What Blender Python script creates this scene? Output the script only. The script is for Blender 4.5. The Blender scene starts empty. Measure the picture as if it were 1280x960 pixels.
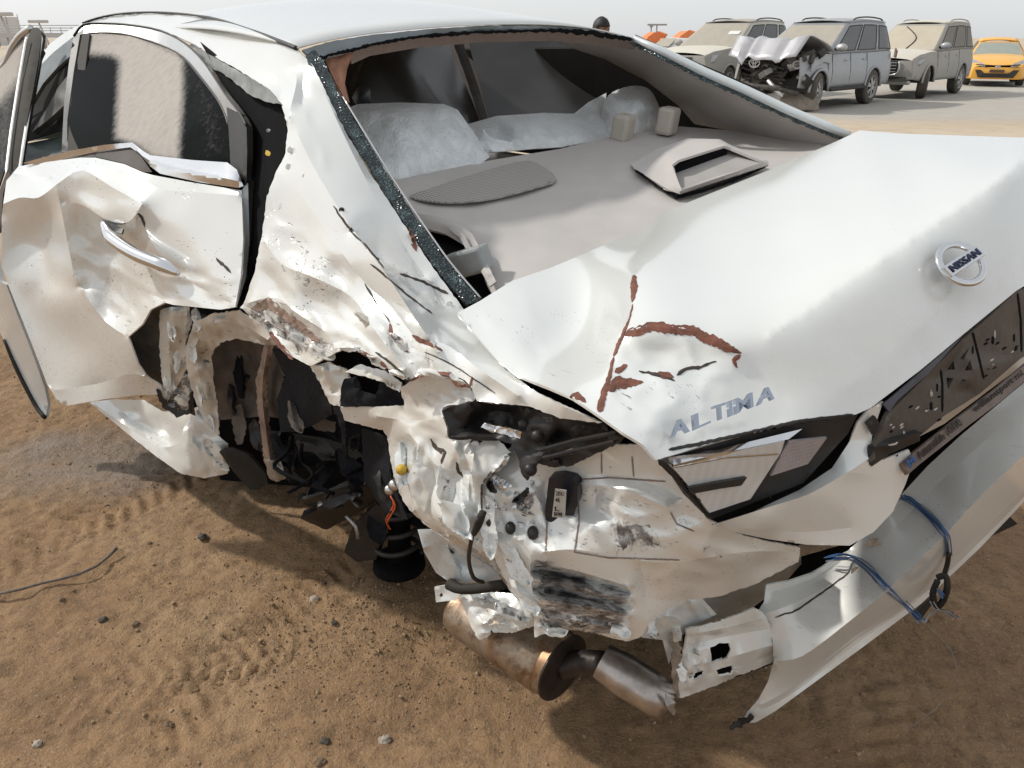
import bpy, bmesh, math, random
import numpy as np
from mathutils import Vector, Matrix, noise
from mathutils.geometry import delaunay_2d_cdt
from mathutils.bvhtree import BVHTree
SC = bpy.context.scene
COL = SC.collection
# ------------------------------------------------------------------ camera
CAM_H = 1.45
PITCH = math.radians(24.254)
FOC = 961.0 / 1280.0
cd = bpy.data.cameras.new('camera'); cam = bpy.data.objects.new('camera', cd); COL.objects.link(cam)
cd.sensor_width = 36.0; cd.lens = 36.0 * FOC; cd.clip_start = 0.02; cd.clip_end = 6000
cam.location = (0, 0, CAM_H); cam.rotation_euler = (math.pi / 2 - PITCH, 0, 0)
SC.camera = cam
# ------------------------------------------------------------------ sky and sun
SUN = Vector((-0.86, 0.30, 0.80)).normalized()
wd = bpy.data.worlds.new('World'); SC.world = wd; wd.use_nodes = True
wn = wd.node_tree.nodes; wl = wd.node_tree.links; wn.clear()
sky = wn.new('ShaderNodeTexSky'); sky.sky_type = 'NISHITA'; sky.sun_disc = False
sky.sun_elevation = math.asin(SUN.z); sky.sun_rotation = math.atan2(SUN.x, SUN.y)
sky.air_density = 1.0; sky.dust_density = 1.2; sky.ozone_density = 1.0; sky.altitude = 0
bwn = wn.new('ShaderNodeRGBToBW'); mxs = wn.new('ShaderNodeMix'); mxs.data_type = 'RGBA'; mxs.inputs[0].default_value = 0.70
bgn = wn.new('ShaderNodeBackground'); bgn.inputs[1].default_value = 0.15
won = wn.new('ShaderNodeOutputWorld')
wl.new(sky.outputs[0], bwn.inputs[0]); wl.new(sky.outputs[0], mxs.inputs[6]); wl.new(bwn.outputs[0], mxs.inputs[7])
hzm = wn.new('ShaderNodeMix'); hzm.data_type = 'RGBA'; hzm.inputs[0].default_value = 0.72; hzm.inputs[7].default_value = (4.85, 5.0, 5.12, 1)   # dust haze evens the whole dome out
wl.new(mxs.outputs[2], hzm.inputs[6]); wl.new(hzm.outputs[2], bgn.inputs[0]); wl.new(bgn.outputs[0], won.inputs[0])
sl = bpy.data.lights.new('sun', 'SUN'); sl.energy = 2.5; sl.angle = math.radians(2.5); sl.color = (1.0, 0.95, 0.87)
so = bpy.data.objects.new('sun', sl); COL.objects.link(so); so.rotation_euler = SUN.to_track_quat('Z', 'Y').to_euler(); so.location = (-6, 4, 8)
SC.view_settings.view_transform = 'Standard'; SC.view_settings.look = 'None'
SC.view_settings.exposure = 0.12; SC.view_settings.gamma = 1.0
SC.render.engine = 'CYCLES'
SC.cycles.use_denoising = True
SC.cycles.max_bounces = 5; SC.cycles.use_adaptive_sampling = True; SC.cycles.adaptive_threshold = .025; SC.cycles.transparent_max_bounces = 12
SC.cycles.caustics_reflective = False; SC.cycles.caustics_refractive = False
# ------------------------------------------------------------------ frames
FW = Vector((0, math.cos(PITCH), -math.sin(PITCH))); UP = Vector((0, math.sin(PITCH), math.cos(PITCH)))
CC = Vector((0, 0, CAM_H))
YAW = math.radians(37)
CR = Vector((math.cos(YAW), math.sin(YAW), 0)); CF = Vector((-math.sin(YAW), math.cos(YAW), 0))   # wreck: right, forward
CO = CC - CR * -1.25 - CF * -0.40; CO.z = 0                                                       # wreck: rear centre on the ground
def ray(px, py): return FW + Vector(((px - 640) / 961.0, 0, 0)) - UP * ((py - 480) / 961.0)
def W(px, py, d): return CC + ray(px, py) * d          # a measured spot of the place: bearing and distance in metres
def WZ(px, py, z):
    r = ray(px, py); return CC + r * ((z - CAM_H) / r.z)
def CP(x, y, z): return CO + CR * x + CF * y + Vector((0, 0, z))
# ------------------------------------------------------------------ object helpers
def link(name, me, mat=None, parent=None, smooth=True):
    o = bpy.data.objects.new(name, me); COL.objects.link(o)
    if mat is not None and not me.materials: me.materials.append(mat)
    if smooth and me.polygons:
        me.polygons.foreach_set('use_smooth', [True] * len(me.polygons))
    if parent is not None:
        o.parent = parent
        b = parent; t = Vector((0, 0, 0))
        if parent.get('_world'):                       # children given in world coordinates
            o.matrix_parent_inverse = parent.matrix_basis.inverted() if parent.parent is None else Matrix.Identity(4)
            o['_world'] = 1
    return o
def tag(o, label, cat, group=None, kind=None):
    o['label'] = label; o['category'] = cat
    if group: o['group'] = group
    if kind: o['kind'] = kind
    return o
def empty(name, loc, rz=0, world=False):
    o = bpy.data.objects.new(name, None); COL.objects.link(o); o.location = loc; o.rotation_euler = (0, 0, rz)
    o.empty_display_size = 0.2
    if world: o['_world'] = 1
    return o
def mesh_from(verts, faces):
    me = bpy.data.meshes.new('m'); me.from_pydata([tuple(v) for v in verts], [], faces); me.update(); return me
def bm_mesh(bm):
    me = bpy.data.meshes.new('m'); bm.normal_update(); bm.to_mesh(me); bm.free(); return me
def solid(o, t, off=-1):
    m = o.modifiers.new('thickness', 'SOLIDIFY'); m.thickness = t; m.offset = off; return o
def bevel(o, w, n=2, ang=35):
    m = o.modifiers.new('edge', 'BEVEL'); m.width = w; m.segments = n; m.limit_method = 'ANGLE'; m.angle_limit = math.radians(ang); return o
def sharp(o, ang=35):
    o.data.set_sharp_from_angle(angle=math.radians(ang)); return o
# ------------------------------------------------------------------ materials
def newmat(name):
    m = bpy.data.materials.new(name); m.use_nodes = True
    nt = m.node_tree; b = nt.nodes['Principled BSDF']; return m, nt, b
def lnk(nt, a, b): nt.links.new(a, b)
def nd(nt, t, **k):
    n = nt.nodes.new(t)
    for a, v in k.items(): setattr(n, a, v)
    return n
def noise_n(nt, scale, detail=4, rough=.55, vec=None, dist=0):
    n = nd(nt, 'ShaderNodeTexNoise'); n.inputs['Scale'].default_value = scale; n.inputs['Detail'].default_value = detail
    n.inputs['Roughness'].default_value = rough; n.inputs['Distortion'].default_value = dist
    if vec is not None: lnk(nt, vec, n.inputs['Vector'])
    return n
def ramp(nt, fac, stops):
    r = nd(nt, 'ShaderNodeValToRGB'); e = r.color_ramp.elements
    while len(e) < len(stops): e.new(0.5)
    for i, (p, c) in enumerate(stops):
        e[i].position = p; e[i].color = (c, c, c, 1) if not hasattr(c, '__len__') else (*c, 1)
    lnk(nt, fac, r.inputs[0]); return r
def mix(nt, fac, a, b, kind='MIX'):
    m = nd(nt, 'ShaderNodeMix', data_type='RGBA', blend_type=kind)
    for i, v in ((0, fac), (6, a), (7, b)):
        if hasattr(v, 'is_output'): lnk(nt, v, m.inputs[i])
        elif hasattr(v, '__len__'): m.inputs[i].default_value = (*v, 1)
        else: m.inputs[i].default_value = v
    return m.outputs[2]
def math_n(nt, op, a, b=0.0, clamp=False):
    m = nd(nt, 'ShaderNodeMath', operation=op); m.use_clamp = clamp
    for i, v in enumerate((a, b)):
        if hasattr(v, 'is_output'): lnk(nt, v, m.inputs[i])
        else: m.inputs[i].default_value = v
    return m.outputs[0]
def objco(nt, rot=None, scale=None):
    c = nd(nt, 'ShaderNodeTexCoord').outputs['Object']
    if rot is None and scale is None: return c
    mp = nd(nt, 'ShaderNodeMapping', vector_type='TEXTURE' if False else 'POINT'); lnk(nt, c, mp.inputs[0])
    if rot: mp.inputs['Rotation'].default_value = rot
    if scale: mp.inputs['Scale'].default_value = scale
    return mp.outputs[0]
def attr(nt, name):
    a = nd(nt, 'ShaderNodeAttribute'); a.attribute_name = name; return a.outputs['Fac']
def bump(nt, b, h, strength=.3, dist=.01):
    n = nd(nt, 'ShaderNodeBump'); n.inputs['Strength'].default_value = strength; n.inputs['Distance'].default_value = dist
    lnk(nt, h, n.inputs['Height']); lnk(nt, n.outputs[0], b.inputs['Normal']); return n
def plain(name, col, rough=.5, metal=0, var=.12, scale=30, bmp=0, coat=0, spec=.5, dust=0, dustcol=(.42, .36, .28)):
    m, nt, b = newmat(name); oc = objco(nt)
    n = noise_n(nt, scale, 5, .6, oc)
    c0 = tuple(max(0, c * (1 - var)) for c in col); c1 = tuple(min(1, c * (1 + var)) for c in col)
    c = ramp(nt, n.outputs[0], [(.3, c0), (.7, c1)]).outputs[0]
    if dust:
        n2 = noise_n(nt, 7, 6, .7, oc); geo = nd(nt, 'ShaderNodeNewGeometry')
        sx = nd(nt, 'ShaderNodeSeparateXYZ'); lnk(nt, geo.outputs['Normal'], sx.inputs[0])
        up = math_n(nt, 'MULTIPLY_ADD', sx.outputs[2], .45); nt.nodes[-1].inputs[2].default_value = .42
        f = math_n(nt, 'MULTIPLY', ramp(nt, n2.outputs[0], [(.3, .45), (.7, 1)]).outputs[0], up, True)
        f = math_n(nt, 'MULTIPLY', f, dust, True)
        c = mix(nt, f, c, dustcol)
        r = math_n(nt, 'MULTIPLY_ADD', f, .6); nt.nodes[-1].inputs[2].default_value = rough; nt.nodes[-1].use_clamp = True
        lnk(nt, r, b.inputs['Roughness'])
    else:
        b.inputs['Roughness'].default_value = rough
    lnk(nt, c, b.inputs['Base Color']); b.inputs['Metallic'].default_value = metal
    b.inputs['Coat Weight'].default_value = coat; b.inputs['Coat Roughness'].default_value = .08
    b.inputs['Specular IOR Level'].default_value = spec
    if bmp: bump(nt, b, n.outputs[0], bmp, .004)
    return m
def paint_mat(name, col=(.75, .75, .72), grime=.25, scuff_rot=0.0):
    """white pearl paint: thin dust film, scuffs where attribute 'scuff' says the metal was scraped, tan mud where 'mud' says so"""
    m, nt, b = newmat(name); oc = objco(nt)
    film = noise_n(nt, 3.2, 4, .65, oc); f1 = ramp(nt, film.outputs[0], [(.42, 0), (.75, grime)]).outputs[0]
    c = mix(nt, f1, col, (.50, .44, .35))
    spk = noise_n(nt, 150, 2, .5, oc); f2 = ramp(nt, spk.outputs[0], [(.73, 0), (.78, .4)]).outputs[0]
    sgate = noise_n(nt, 5, 2, .5, oc); f2 = math_n(nt, 'MULTIPLY', f2, ramp(nt, sgate.outputs[0], [(.5, 0), (.65, 1)]).outputs[0])
    c = mix(nt, f2, c, (.30, .24, .18))
    mud = attr(nt, 'mud'); mn = noise_n(nt, 14, 4, .7, oc)
    fm = math_n(nt, 'MULTIPLY', mud, ramp(nt, mn.outputs[0], [(.28, .25), (.62, 1)]).outputs[0], True)
    c = mix(nt, fm, c, (.44, .36, .26))
    # scrapes: streaks along the car and blotchy rubbed patches
    st = objco(nt, (0, math.radians(12), -YAW - math.radians(90) + scuff_rot), None)
    mp = nd(nt, 'ShaderNodeMapping'); lnk(nt, st, mp.inputs[0]); mp.inputs['Scale'].default_value = (5, 60, 60)
    s1 = noise_n(nt, 1.5, 4, .68, mp.outputs[0], .5); s2 = noise_n(nt, 16, 5, .75, oc, .8)
    sc = attr(nt, 'scuff')
    thr = math_n(nt, 'MULTIPLY', sc, .42)
    a = math_n(nt, 'MAXIMUM', math_n(nt, 'SUBTRACT', math_n(nt, 'ADD', s1.outputs[0], thr), .80), math_n(nt, 'SUBTRACT', math_n(nt, 'ADD', s2.outputs[0], thr), .80))
    fs = math_n(nt, 'MULTIPLY', math_n(nt, 'MULTIPLY', a, 14.0, True), math_n(nt, 'MULTIPLY', sc, 3.0, True), True)
    scol = ramp(nt, noise_n(nt, 40, 4, .6, oc).outputs[0], [(.36, (.045, .04, .04)), (.48, (.17, .16, .155)), (.58, (.34, .33, .33)), (.68, (.12, .10, .09))]).outputs[0]
    c = mix(nt, fs, c, scol)
    # hairline scratches everywhere there is any scuff
    mp2 = nd(nt, 'ShaderNodeMapping'); lnk(nt, st, mp2.inputs[0]); mp2.inputs['Scale'].default_value = (6, 240, 240)
    s3 = noise_n(nt, 1.2, 1, .5, mp2.outputs[0], .35)
    g3 = noise_n(nt, 9, 3, .5, oc)
    fh = math_n(nt, 'MULTIPLY', ramp(nt, s3.outputs[0], [(.69, 0), (.715, .85)]).outputs[0], ramp(nt, g3.outputs[0], [(.50, 0), (.58, 1)]).outputs[0])
    fh = math_n(nt, 'MULTIPLY', fh, math_n(nt, 'MULTIPLY', attr(nt, 'hair'), 1.0, True), True)
    c = mix(nt, fh, c, (.07, .055, .05))
    lnk(nt, c, b.inputs['Base Color'])
    rg = math_n(nt, 'MULTIPLY_ADD', math_n(nt, 'MAXIMUM', fs, math_n(nt, 'MAXIMUM', fm, f1)), .45); nt.nodes[-1].inputs[2].default_value = .22
    lnk(nt, math_n(nt, 'MULTIPLY', math_n(nt, 'SUBTRACT', 1.0, math_n(nt, 'MAXIMUM', fs, fm), True), .11), b.inputs['Metallic'])
    lnk(nt, rg, b.inputs['Roughness'])
    cw = math_n(nt, 'SUBTRACT', 1.0, math_n(nt, 'MAXIMUM', fs, fm), True); lnk(nt, cw, b.inputs['Coat Weight']); b.inputs['Coat Roughness'].default_value = .07
    bn = math_n(nt, 'ADD', math_n(nt, 'MULTIPLY', fs, -1.0), math_n(nt, 'MULTIPLY', fh, -.8))
    bump(nt, b, bn, .35, .0025)
    return m
# ------------------------------------------------------------------ bent sheet panels
def inpoly(P, poly):
    x, y = P[:, 0], P[:, 1]; c = np.zeros(len(P), bool); q = np.asarray(poly, float); n = len(q)
    for i in range(n):
        x1, y1 = q[i, :2]; x2, y2 = q[i - 1, :2]
        if y1 == y2: continue
        m = ((y1 > y) != (y2 > y)) & (x < (x2 - x1) * (y - y1) / (y2 - y1) + x1); c ^= m
    return c
def segdist(P, pts, closed=True):
    q = np.asarray(pts, float)[:, :2]; n = len(q); best = np.full(len(P), 1e9)
    for i in range(n if closed else n - 1):
        a = q[i]; b = q[(i + 1) % n]; ab = b - a; L = (ab @ ab) or 1e-9
        t = np.clip(((P - a) @ ab) / L, 0, 1); d = np.hypot(*(P - a - t[:, None] * ab).T); best = np.minimum(best, d)
    return best
def dens(pts, s, closed):
    out = []; n = len(pts)
    for i in range(n if closed else n - 1):
        a = np.array(pts[i], float); b = np.array(pts[(i + 1) % n], float); k = max(1, int(round(np.hypot(*(b - a)[:2]) / s)))
        for j in range(k): out.append(a + (b - a) * j / k)
    if not closed: out.append(np.array(pts[-1], float))
    return out
def smooth_line(pts, closed=True, n=3):
    """Catmull-Rom through the points"""
    p = [np.array(q, float) for q in pts]; out = []; N = len(p)
    for i in range(N if closed else N - 1):
        a = p[i - 1] if (closed or i > 0) else p[i]; b = p[i]; c = p[(i + 1) % N]; d = p[(i + 2) % N] if (closed or i + 2 < N) else c
        for k in range(n):
            t = k / n
            out.append(.5 * ((2 * b) + (c - a) * t + (2 * a - 5 * b + 4 * c - d) * t * t + (3 * b - a - 3 * c + d) * t ** 3))
    if not closed: out.append(p[-1])
    return [tuple(q) for q in out]
def tri_interp(pts, edges, Q):
    """piecewise linear interpolation of 1/d (or any value) on a constrained triangulation"""
    P2 = [Vector((p[0], p[1])) for p in pts]
    vo, eo, fo, ov, oe, of = delaunay_2d_cdt(P2, edges, [], 0, 1e-4)
    V = np.array([(v.x, v.y) for v in vo]); val = np.zeros(len(V)); src = np.asarray([p[2] for p in pts], float)
    for i, o in enumerate(ov):
        if o: val[i] = src[o[0]]
        else:
            dd = np.hypot(*(np.asarray([(p[0], p[1]) for p in pts]) - V[i]).T); k = np.argsort(dd)[:2]; w = 1 / (dd[k] + 1e-6); val[i] = (src[k] * w).sum() / w.sum()
    out = np.full(len(Q), np.nan)
    for f in fo:
        if len(f) != 3: continue
        a, b, c = V[f[0]], V[f[1]], V[f[2]]
        den = (b[1] - c[1]) * (a[0] - c[0]) + (c[0] - b[0]) * (a[1] - c[1])
        if abs(den) < 1e-9: continue
        lo = np.minimum(np.minimum(a, b), c) - .5; hi = np.maximum(np.maximum(a, b), c) + .5
        k = np.where((Q[:, 0] >= lo[0]) & (Q[:, 0] <= hi[0]) & (Q[:, 1] >= lo[1]) & (Q[:, 1] <= hi[1]))[0]
        if not len(k): continue
        q = Q[k]
        l1 = ((b[1] - c[1]) * (q[:, 0] - c[0]) + (c[0] - b[0]) * (q[:, 1] - c[1])) / den
        l2 = ((c[1] - a[1]) * (q[:, 0] - c[0]) + (a[0] - c[0]) * (q[:, 1] - c[1])) / den
        l3 = 1 - l1 - l2; ok = (l1 > -1e-3) & (l2 > -1e-3) & (l3 > -1e-3); kk = k[ok]
        out[kk] = l1[ok] * val[f[0]] + l2[ok] * val[f[1]] + l3[ok] * val[f[2]]
    bad = np.isnan(out)
    if bad.any():
        S = np.asarray([(p[0], p[1]) for p in pts])
        for i in np.where(bad)[0]: out[i] = src[np.argmin(((S - Q[i]) ** 2).sum(1))]
    return out
def softmask(Q, marks):
    v = np.zeros(len(Q))
    for mk in marks:
        poly, s, fe = mk[0], mk[1], mk[2]
        if len(poly) == 2:                                   # a streak: two end points
            v = np.maximum(v, s * np.clip(1 - segdist(Q, poly, False) / fe, 0, 1))
        else:
            ins = inpoly(Q, poly); dd = segdist(Q, poly); v = np.maximum(v, s * np.where(ins, np.clip(.5 + dd / fe / 2, 0, 1), np.clip(.5 - dd / fe / 2, 0, 1)))
    return v
def panel(name, outline, inner=(), folds=(), mat=None, parent=None, s=6.0, smooth=8, crump=(), holes=(), jag=0.0, thick=.003,
          scuff=(), mud=(), hair=None, wav=0.0, curve=False, fold_keep=.25, seed=1, crease=(), ridge=()):
    rs = np.random.RandomState(seed)
    if curve: outline = smooth_line(outline, True, 3)
    folds = [smooth_line(f, False, 4) if len(f) > 2 else f for f in folds]
    ctrl = [(p[0], p[1], 1.0 / p[2]) for p in outline]; edges = [(i, (i + 1) % len(outline)) for i in range(len(outline))]
    for h in holes:
        b0 = len(ctrl); ctrl += [(p[0], p[1], 1.0 / p[2]) for p in h]; edges += [(b0 + i, b0 + (i + 1) % len(h)) for i in range(len(h))]
    for p in inner: ctrl.append((p[0], p[1], 1.0 / p[2]))
    for fl in folds:
        b0 = len(ctrl); ctrl += [(p[0], p[1], 1.0 / p[2]) for p in fl]; edges += [(b0 + i, b0 + i + 1) for i in range(len(fl) - 1)]
    if crease:                                               # short random kinks pressed into the sheet
        folds = list(folds); taken = [np.array(dens(f, 4, False))[:, :2] for f in folds] + [np.array(dens(outline, 4, True))[:, :2]] + [np.array(dens(h, 4, True))[:, :2] for h in holes]; new = []
        for (poly, n, amp, ang, spread, ln, sd) in crease:
            r2 = np.random.RandomState(sd); B = np.array(poly, float)[:, :2]; l0, h0 = B.min(0), B.max(0); got = 0
            for tr in range(n * 40):
                if got >= n: break
                c = r2.uniform(l0, h0); a = math.radians(ang + r2.uniform(-spread, spread)); L = r2.uniform(*ln); t = np.array([math.cos(a), math.sin(a)]); nn = np.array([-t[1], t[0]]); bow = r2.uniform(-.18, .18) * L
                pl = [c - t * L * .5, c - t * L * .18 + nn * bow, c + t * L * .2 + nn * bow * r2.uniform(.3, 1), c + t * L * .5]
                P_ = np.array(dens([tuple(p) for p in pl], 4, False))
                if not inpoly(P_, B).all() or not inpoly(P_, np.array([q_[:2] for q_ in outline])).all(): continue
                if any(((T[None] - P_[:, None]) ** 2).sum(2).min() < 64 for T in taken): continue
                taken.append(P_); got += 1; sg = r2.choice([-1, 1]); k1, k2 = r2.uniform(.5, 1, 2) * amp * sg; new.append((pl, (0, k1, k2, 0)))
        if new:
            base = 1.0 / tri_interp(ctrl, edges, np.array([p for pl, k in new for p in pl])); i = 0
            for pl, k in new:
                f = [(p[0], p[1], base[i + j] + k[j]) for j, p in enumerate(pl)]; i += 4
                b0 = len(ctrl); ctrl += [(p[0], p[1], 1.0 / p[2]) for p in f]; edges += [(b0 + j, b0 + j + 1) for j in range(3)]; folds.append(f)
    # fine points
    base_l = [[np.array(p[:2]) for p in dens(q_, s, True)] for q_ in [outline] + list(holes)]
    loops = [[p + (rs.uniform(-jag, jag, 2) if jag else 0) for p in lp] for lp in base_l]; ol = loops[0]
    fl2 = [[np.array(p[:2]) for p in dens(f, s, False)] for f in folds]
    A = np.array(ol); lo, hi = A.min(0), A.max(0)
    gx = np.arange(lo[0], hi[0], s); gy = np.arange(lo[1], hi[1], s * .87)
    X, Y = np.meshgrid(gx, gy); X[1::2] += s * .5
    G = np.stack([X.ravel(), Y.ravel()], 1)
    keep = inpoly(G, A) & (segdist(G, A) > s * .55)
    for h in loops[1:]: keep &= ~inpoly(G, np.array(h)) & (segdist(G, np.array(h)) > s * .55)
    for f in fl2:
        if len(f) > 1: keep &= segdist(G, np.array(f), False) > s * .5
    G = G[keep]
    pts = []; eds = []; isfold = []; ev = [tuple(p) for lp in base_l for p in lp]
    for lp in loops:
        b0 = len(pts); n = len(lp); pts += [tuple(p) for p in lp]; eds += [(b0 + i, b0 + (i + 1) % n) for i in range(n)]; isfold += [2] * n
    for f in fl2:
        b0 = len(pts); pts += [tuple(p) for p in f]; eds += [(b0 + i, b0 + i + 1) for i in range(len(f) - 1)]; isfold += [1] * len(f)
    ev += [tuple(p) for f in fl2 for p in f]; pts += [tuple(p) for p in G]; ev += [tuple(p) for p in G]; isfold += [0] * len(G)
    vo, eo, fo, ov, oe, of = delaunay_2d_cdt([Vector(p) for p in pts], eds, [], 0, 1e-4)
    Q = np.array([(v.x, v.y) for v in vo]); QE = np.array([ev[o[0]] if o else (v.x, v.y) for v, o in zip(vo, ov)]); fl_ = np.array([max([isfold[k] for k in o]) if o else 1 for o in ov])
    F = np.array([f for f in fo if len(f) == 3]); cen = Q[F].mean(1); ok = inpoly(cen, A)
    for h in loops[1:]: ok &= ~inpoly(cen, np.array(h))
    F = F[ok]
    used = np.unique(F); rem = -np.ones(len(Q), int); rem[used] = np.arange(len(used)); F = rem[F]; Q = Q[used]; QE = QE[used]; fl_ = fl_[used]
    inv = tri_interp(ctrl, edges, QE)
    E = np.unique(np.sort(np.concatenate([F[:, [0, 1]], F[:, [1, 2]], F[:, [2, 0]]]), 1), axis=0)
    deg = np.zeros(len(Q)); np.add.at(deg, E[:, 0], 1); np.add.at(deg, E[:, 1], 1)
    I0 = np.concatenate([E[:, 0], E[:, 1]]); I1 = np.concatenate([E[:, 1], E[:, 0]]); DQ = QE[I1] - QE[I0]; n_ = len(Q)
    sm_ = lambda w: np.bincount(I0, w, n_)
    sxx, sxy, syy = sm_(DQ[:, 0] ** 2) + 1e-6, sm_(DQ[:, 0] * DQ[:, 1]), sm_(DQ[:, 1] ** 2) + 1e-6; det = sxx * syy - sxy ** 2 + 1e-9; mx, my = sm_(DQ[:, 0]) / deg, sm_(DQ[:, 1]) / deg
    def lap(v, n, kf):                                       # smoothing that leaves flat sheets flat
        wgt = np.where(fl_ == 0, .6, np.where(fl_ == 1, .6 * kf, 0.0))
        for _ in range(n):
            dv = v[I1] - v[I0]; bx, by = sm_(DQ[:, 0] * dv), sm_(DQ[:, 1] * dv); gx_ = (syy * bx - sxy * by) / det; gy2 = (sxx * by - sxy * bx) / det
            v = v + wgt * (sm_(dv) / deg - gx_ * mx - gy2 * my)
        return v
    inv = lap(inv, smooth, fold_keep)
    d = 1.0 / inv
    for (poly, n, amp, sd, sm) in crump:                     # hammered facets: random points, triangulated, added to the depth
        r2 = np.random.RandomState(sd); pl = outline if poly is None else poly
        B = np.array([p[:2] for p in pl], float); l0, h0 = B.min(0), B.max(0); pp = []
        while len(pp) < n:
            c = r2.uniform(l0, h0, (n * 3, 2)); c = c[inpoly(c, B)]; pp += [tuple(x) for x in c]
        pp = pp[:n]; cp = [(x, y, r2.uniform(-1, 1)) for x, y in pp]
        bb = dens([(p[0], p[1]) for p in pl], 30, True); e2 = [(n + i, n + (i + 1) % len(bb)) for i in range(len(bb))]
        cp += [(p[0], p[1], 0.0) for p in bb]
        o2 = tri_interp(cp, e2, QE); o2 = np.where(inpoly(QE, B) & (fl_ != 2), o2, 0.0)
        o2 = lap(o2, sm, 1.0); d = d + o2 * amp
    for (poly, amp, wl, ang, stretch, sd) in ridge:          # folded-sheet relief: V-shaped kinks running mostly one way
        B = np.array(poly, float)[:, :2]; dd_ = segdist(QE, B); k_ = np.where(inpoly(QE, B), np.clip(dd_ / (wl * .35), 0, 1), 0.0); k_ *= np.clip(segdist(QE, np.array([p[:2] for p in outline])) / (wl * .22), 0.15, 1); k_[fl_ == 2] *= .3
        ca, sa = math.cos(math.radians(ang)), math.sin(math.radians(ang)); u_ = (QE[:, 0] * ca + QE[:, 1] * sa) / (wl * stretch); v_ = (-QE[:, 0] * sa + QE[:, 1] * ca) / wl
        h_ = np.array([abs(noise.noise(Vector((a + .35 * noise.noise(Vector((a * 1.7, b * 1.7, sd + 9))), b + .35 * noise.noise(Vector((a * 1.7, b * 1.7, sd + 5))), sd)))) * 1.0 + .32 * abs(noise.noise(Vector((a * 2.3, b * 2.3, sd + 3)))) for a, b in zip(u_, v_)]); d = d + (h_ - .28) * 2.4 * amp * k_
    P3 = np.array([tuple(W(q[0], q[1], dd)) for q, dd in zip(Q, d)])
    if wav:
        for i, p in enumerate(P3):
            dd = d[i] + wav * noise.noise(Vector(p) * 7.0); P3[i] = W(Q[i, 0], Q[i, 1], dd)
    me = bpy.data.meshes.new('m'); me.from_pydata(P3.tolist(), [], F.tolist()); me.update()
    nrm = np.zeros(3)                                        # make faces look at the viewer side
    p0 = P3[F[:, 0]]; nn = np.cross(P3[F[:, 1]] - p0, P3[F[:, 2]] - p0); s_ = (nn * (p0 - np.array(CC))).sum(1)
    if np.sign(s_).sum() > 0: me.flip_normals()
    for an, mk in (('scuff', scuff), ('mud', mud)):
        at = me.attributes.new(an, 'FLOAT', 'POINT'); at.data.foreach_set('value', softmask(Q, mk) if len(mk) else np.zeros(len(Q)))
    if hair is not None:
        at = me.attributes.new('hair', 'FLOAT', 'POINT'); at.data.foreach_set('value', softmask(Q, hair) if hasattr(hair, '__len__') else np.full(len(Q), float(hair)))
    SURF.append(BVHTree.FromPolygons(P3.tolist(), F.tolist()))
    if folds and fold_keep <= .03:                           # creases stay crisp
        ev_ = np.zeros(len(me.edges) * 2, np.int32); me.edges.foreach_get('vertices', ev_); ev_ = ev_.reshape(-1, 2)
        at = me.attributes.new('sharp_edge', 'BOOLEAN', 'EDGE'); at.data.foreach_set('value', (fl_[ev_] == 1).all(1))
    o = link(name, me, mat, parent)
    if thick: solid(o, thick, -1)
    es = o.modifiers.new('crisp', 'EDGE_SPLIT'); es.split_angle = math.radians(48)
    return o
SURF = []
def onsurf(px, py, d0, lift):
    """distance of the sheet metal under a mark"""
    r = ray(px, py); L = r.length; best = None
    for t in SURF:
        h = t.ray_cast(CC, r / L)
        if h[3] is not None:
            d = h[3] / L
            if abs(d - d0) < .10 and (best is None or d < best): best = d
    return W(px, py, (best if best is not None else d0) - lift)
def ribbon(name, pts, w, mat, parent, jag=.4, lift=.004, thick=.002, seed=3, step=4.0, stick=True):
    """ragged strip lying on a surface: a torn edge, a scrape, a seam. pts (px,py,d), w width in the same units (number or list)"""
    rs = np.random.RandomState(seed); n0 = len(pts)
    if name == 'torn_edge' and stick: step = 3.0; jag = .24
    ww = [w] * n0 if not hasattr(w, '__len__') else list(w)
    q = dens([(p[0], p[1], p[2], ww[i]) for i, p in enumerate(pts)], step, False); V = []; Fc = []
    if name in ('crack', 'torn_edge') and stick:
        wob = np.cumsum(rs.uniform(-.8, .8, (len(q), 2)), 0); wob -= wob.mean(0); q = [np.array([p[0] + wob[i, 0] * .7, p[1] + wob[i, 1] * .7, p[2], p[3]]) for i, p in enumerate(q)]
    def put(x, y, d, l): return onsurf(x, y, d, l) if stick else W(x, y, d - lift - l)
    for i, p in enumerate(q):
        a = q[max(0, i - 1)]; b = q[min(len(q) - 1, i + 1)]; t = (b - a)[:2]; L = np.hypot(*t) or 1; nx, ny = -t[1] / L, t[0] / L
        k = p[3] * .5
        if i in (0, len(q) - 1): k *= .3
        j1, j2 = rs.uniform(1 - jag, 1 + jag, 2)
        V += [put(p[0] + nx * k * j1, p[1] + ny * k * j1, p[2], .0007), put(p[0], p[1], p[2], .0013), put(p[0] - nx * k * j2, p[1] - ny * k * j2, p[2], .0008)]
        if i:
            m = 3 * i
            Fc += [(m - 3, m - 2, m + 1, m), (m - 2, m - 1, m + 2, m + 1)]
    o = link(name, mesh_from(V, Fc), mat, parent, False)
    if thick: solid(o, .0008 if stick else thick, 0)
    return o
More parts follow.
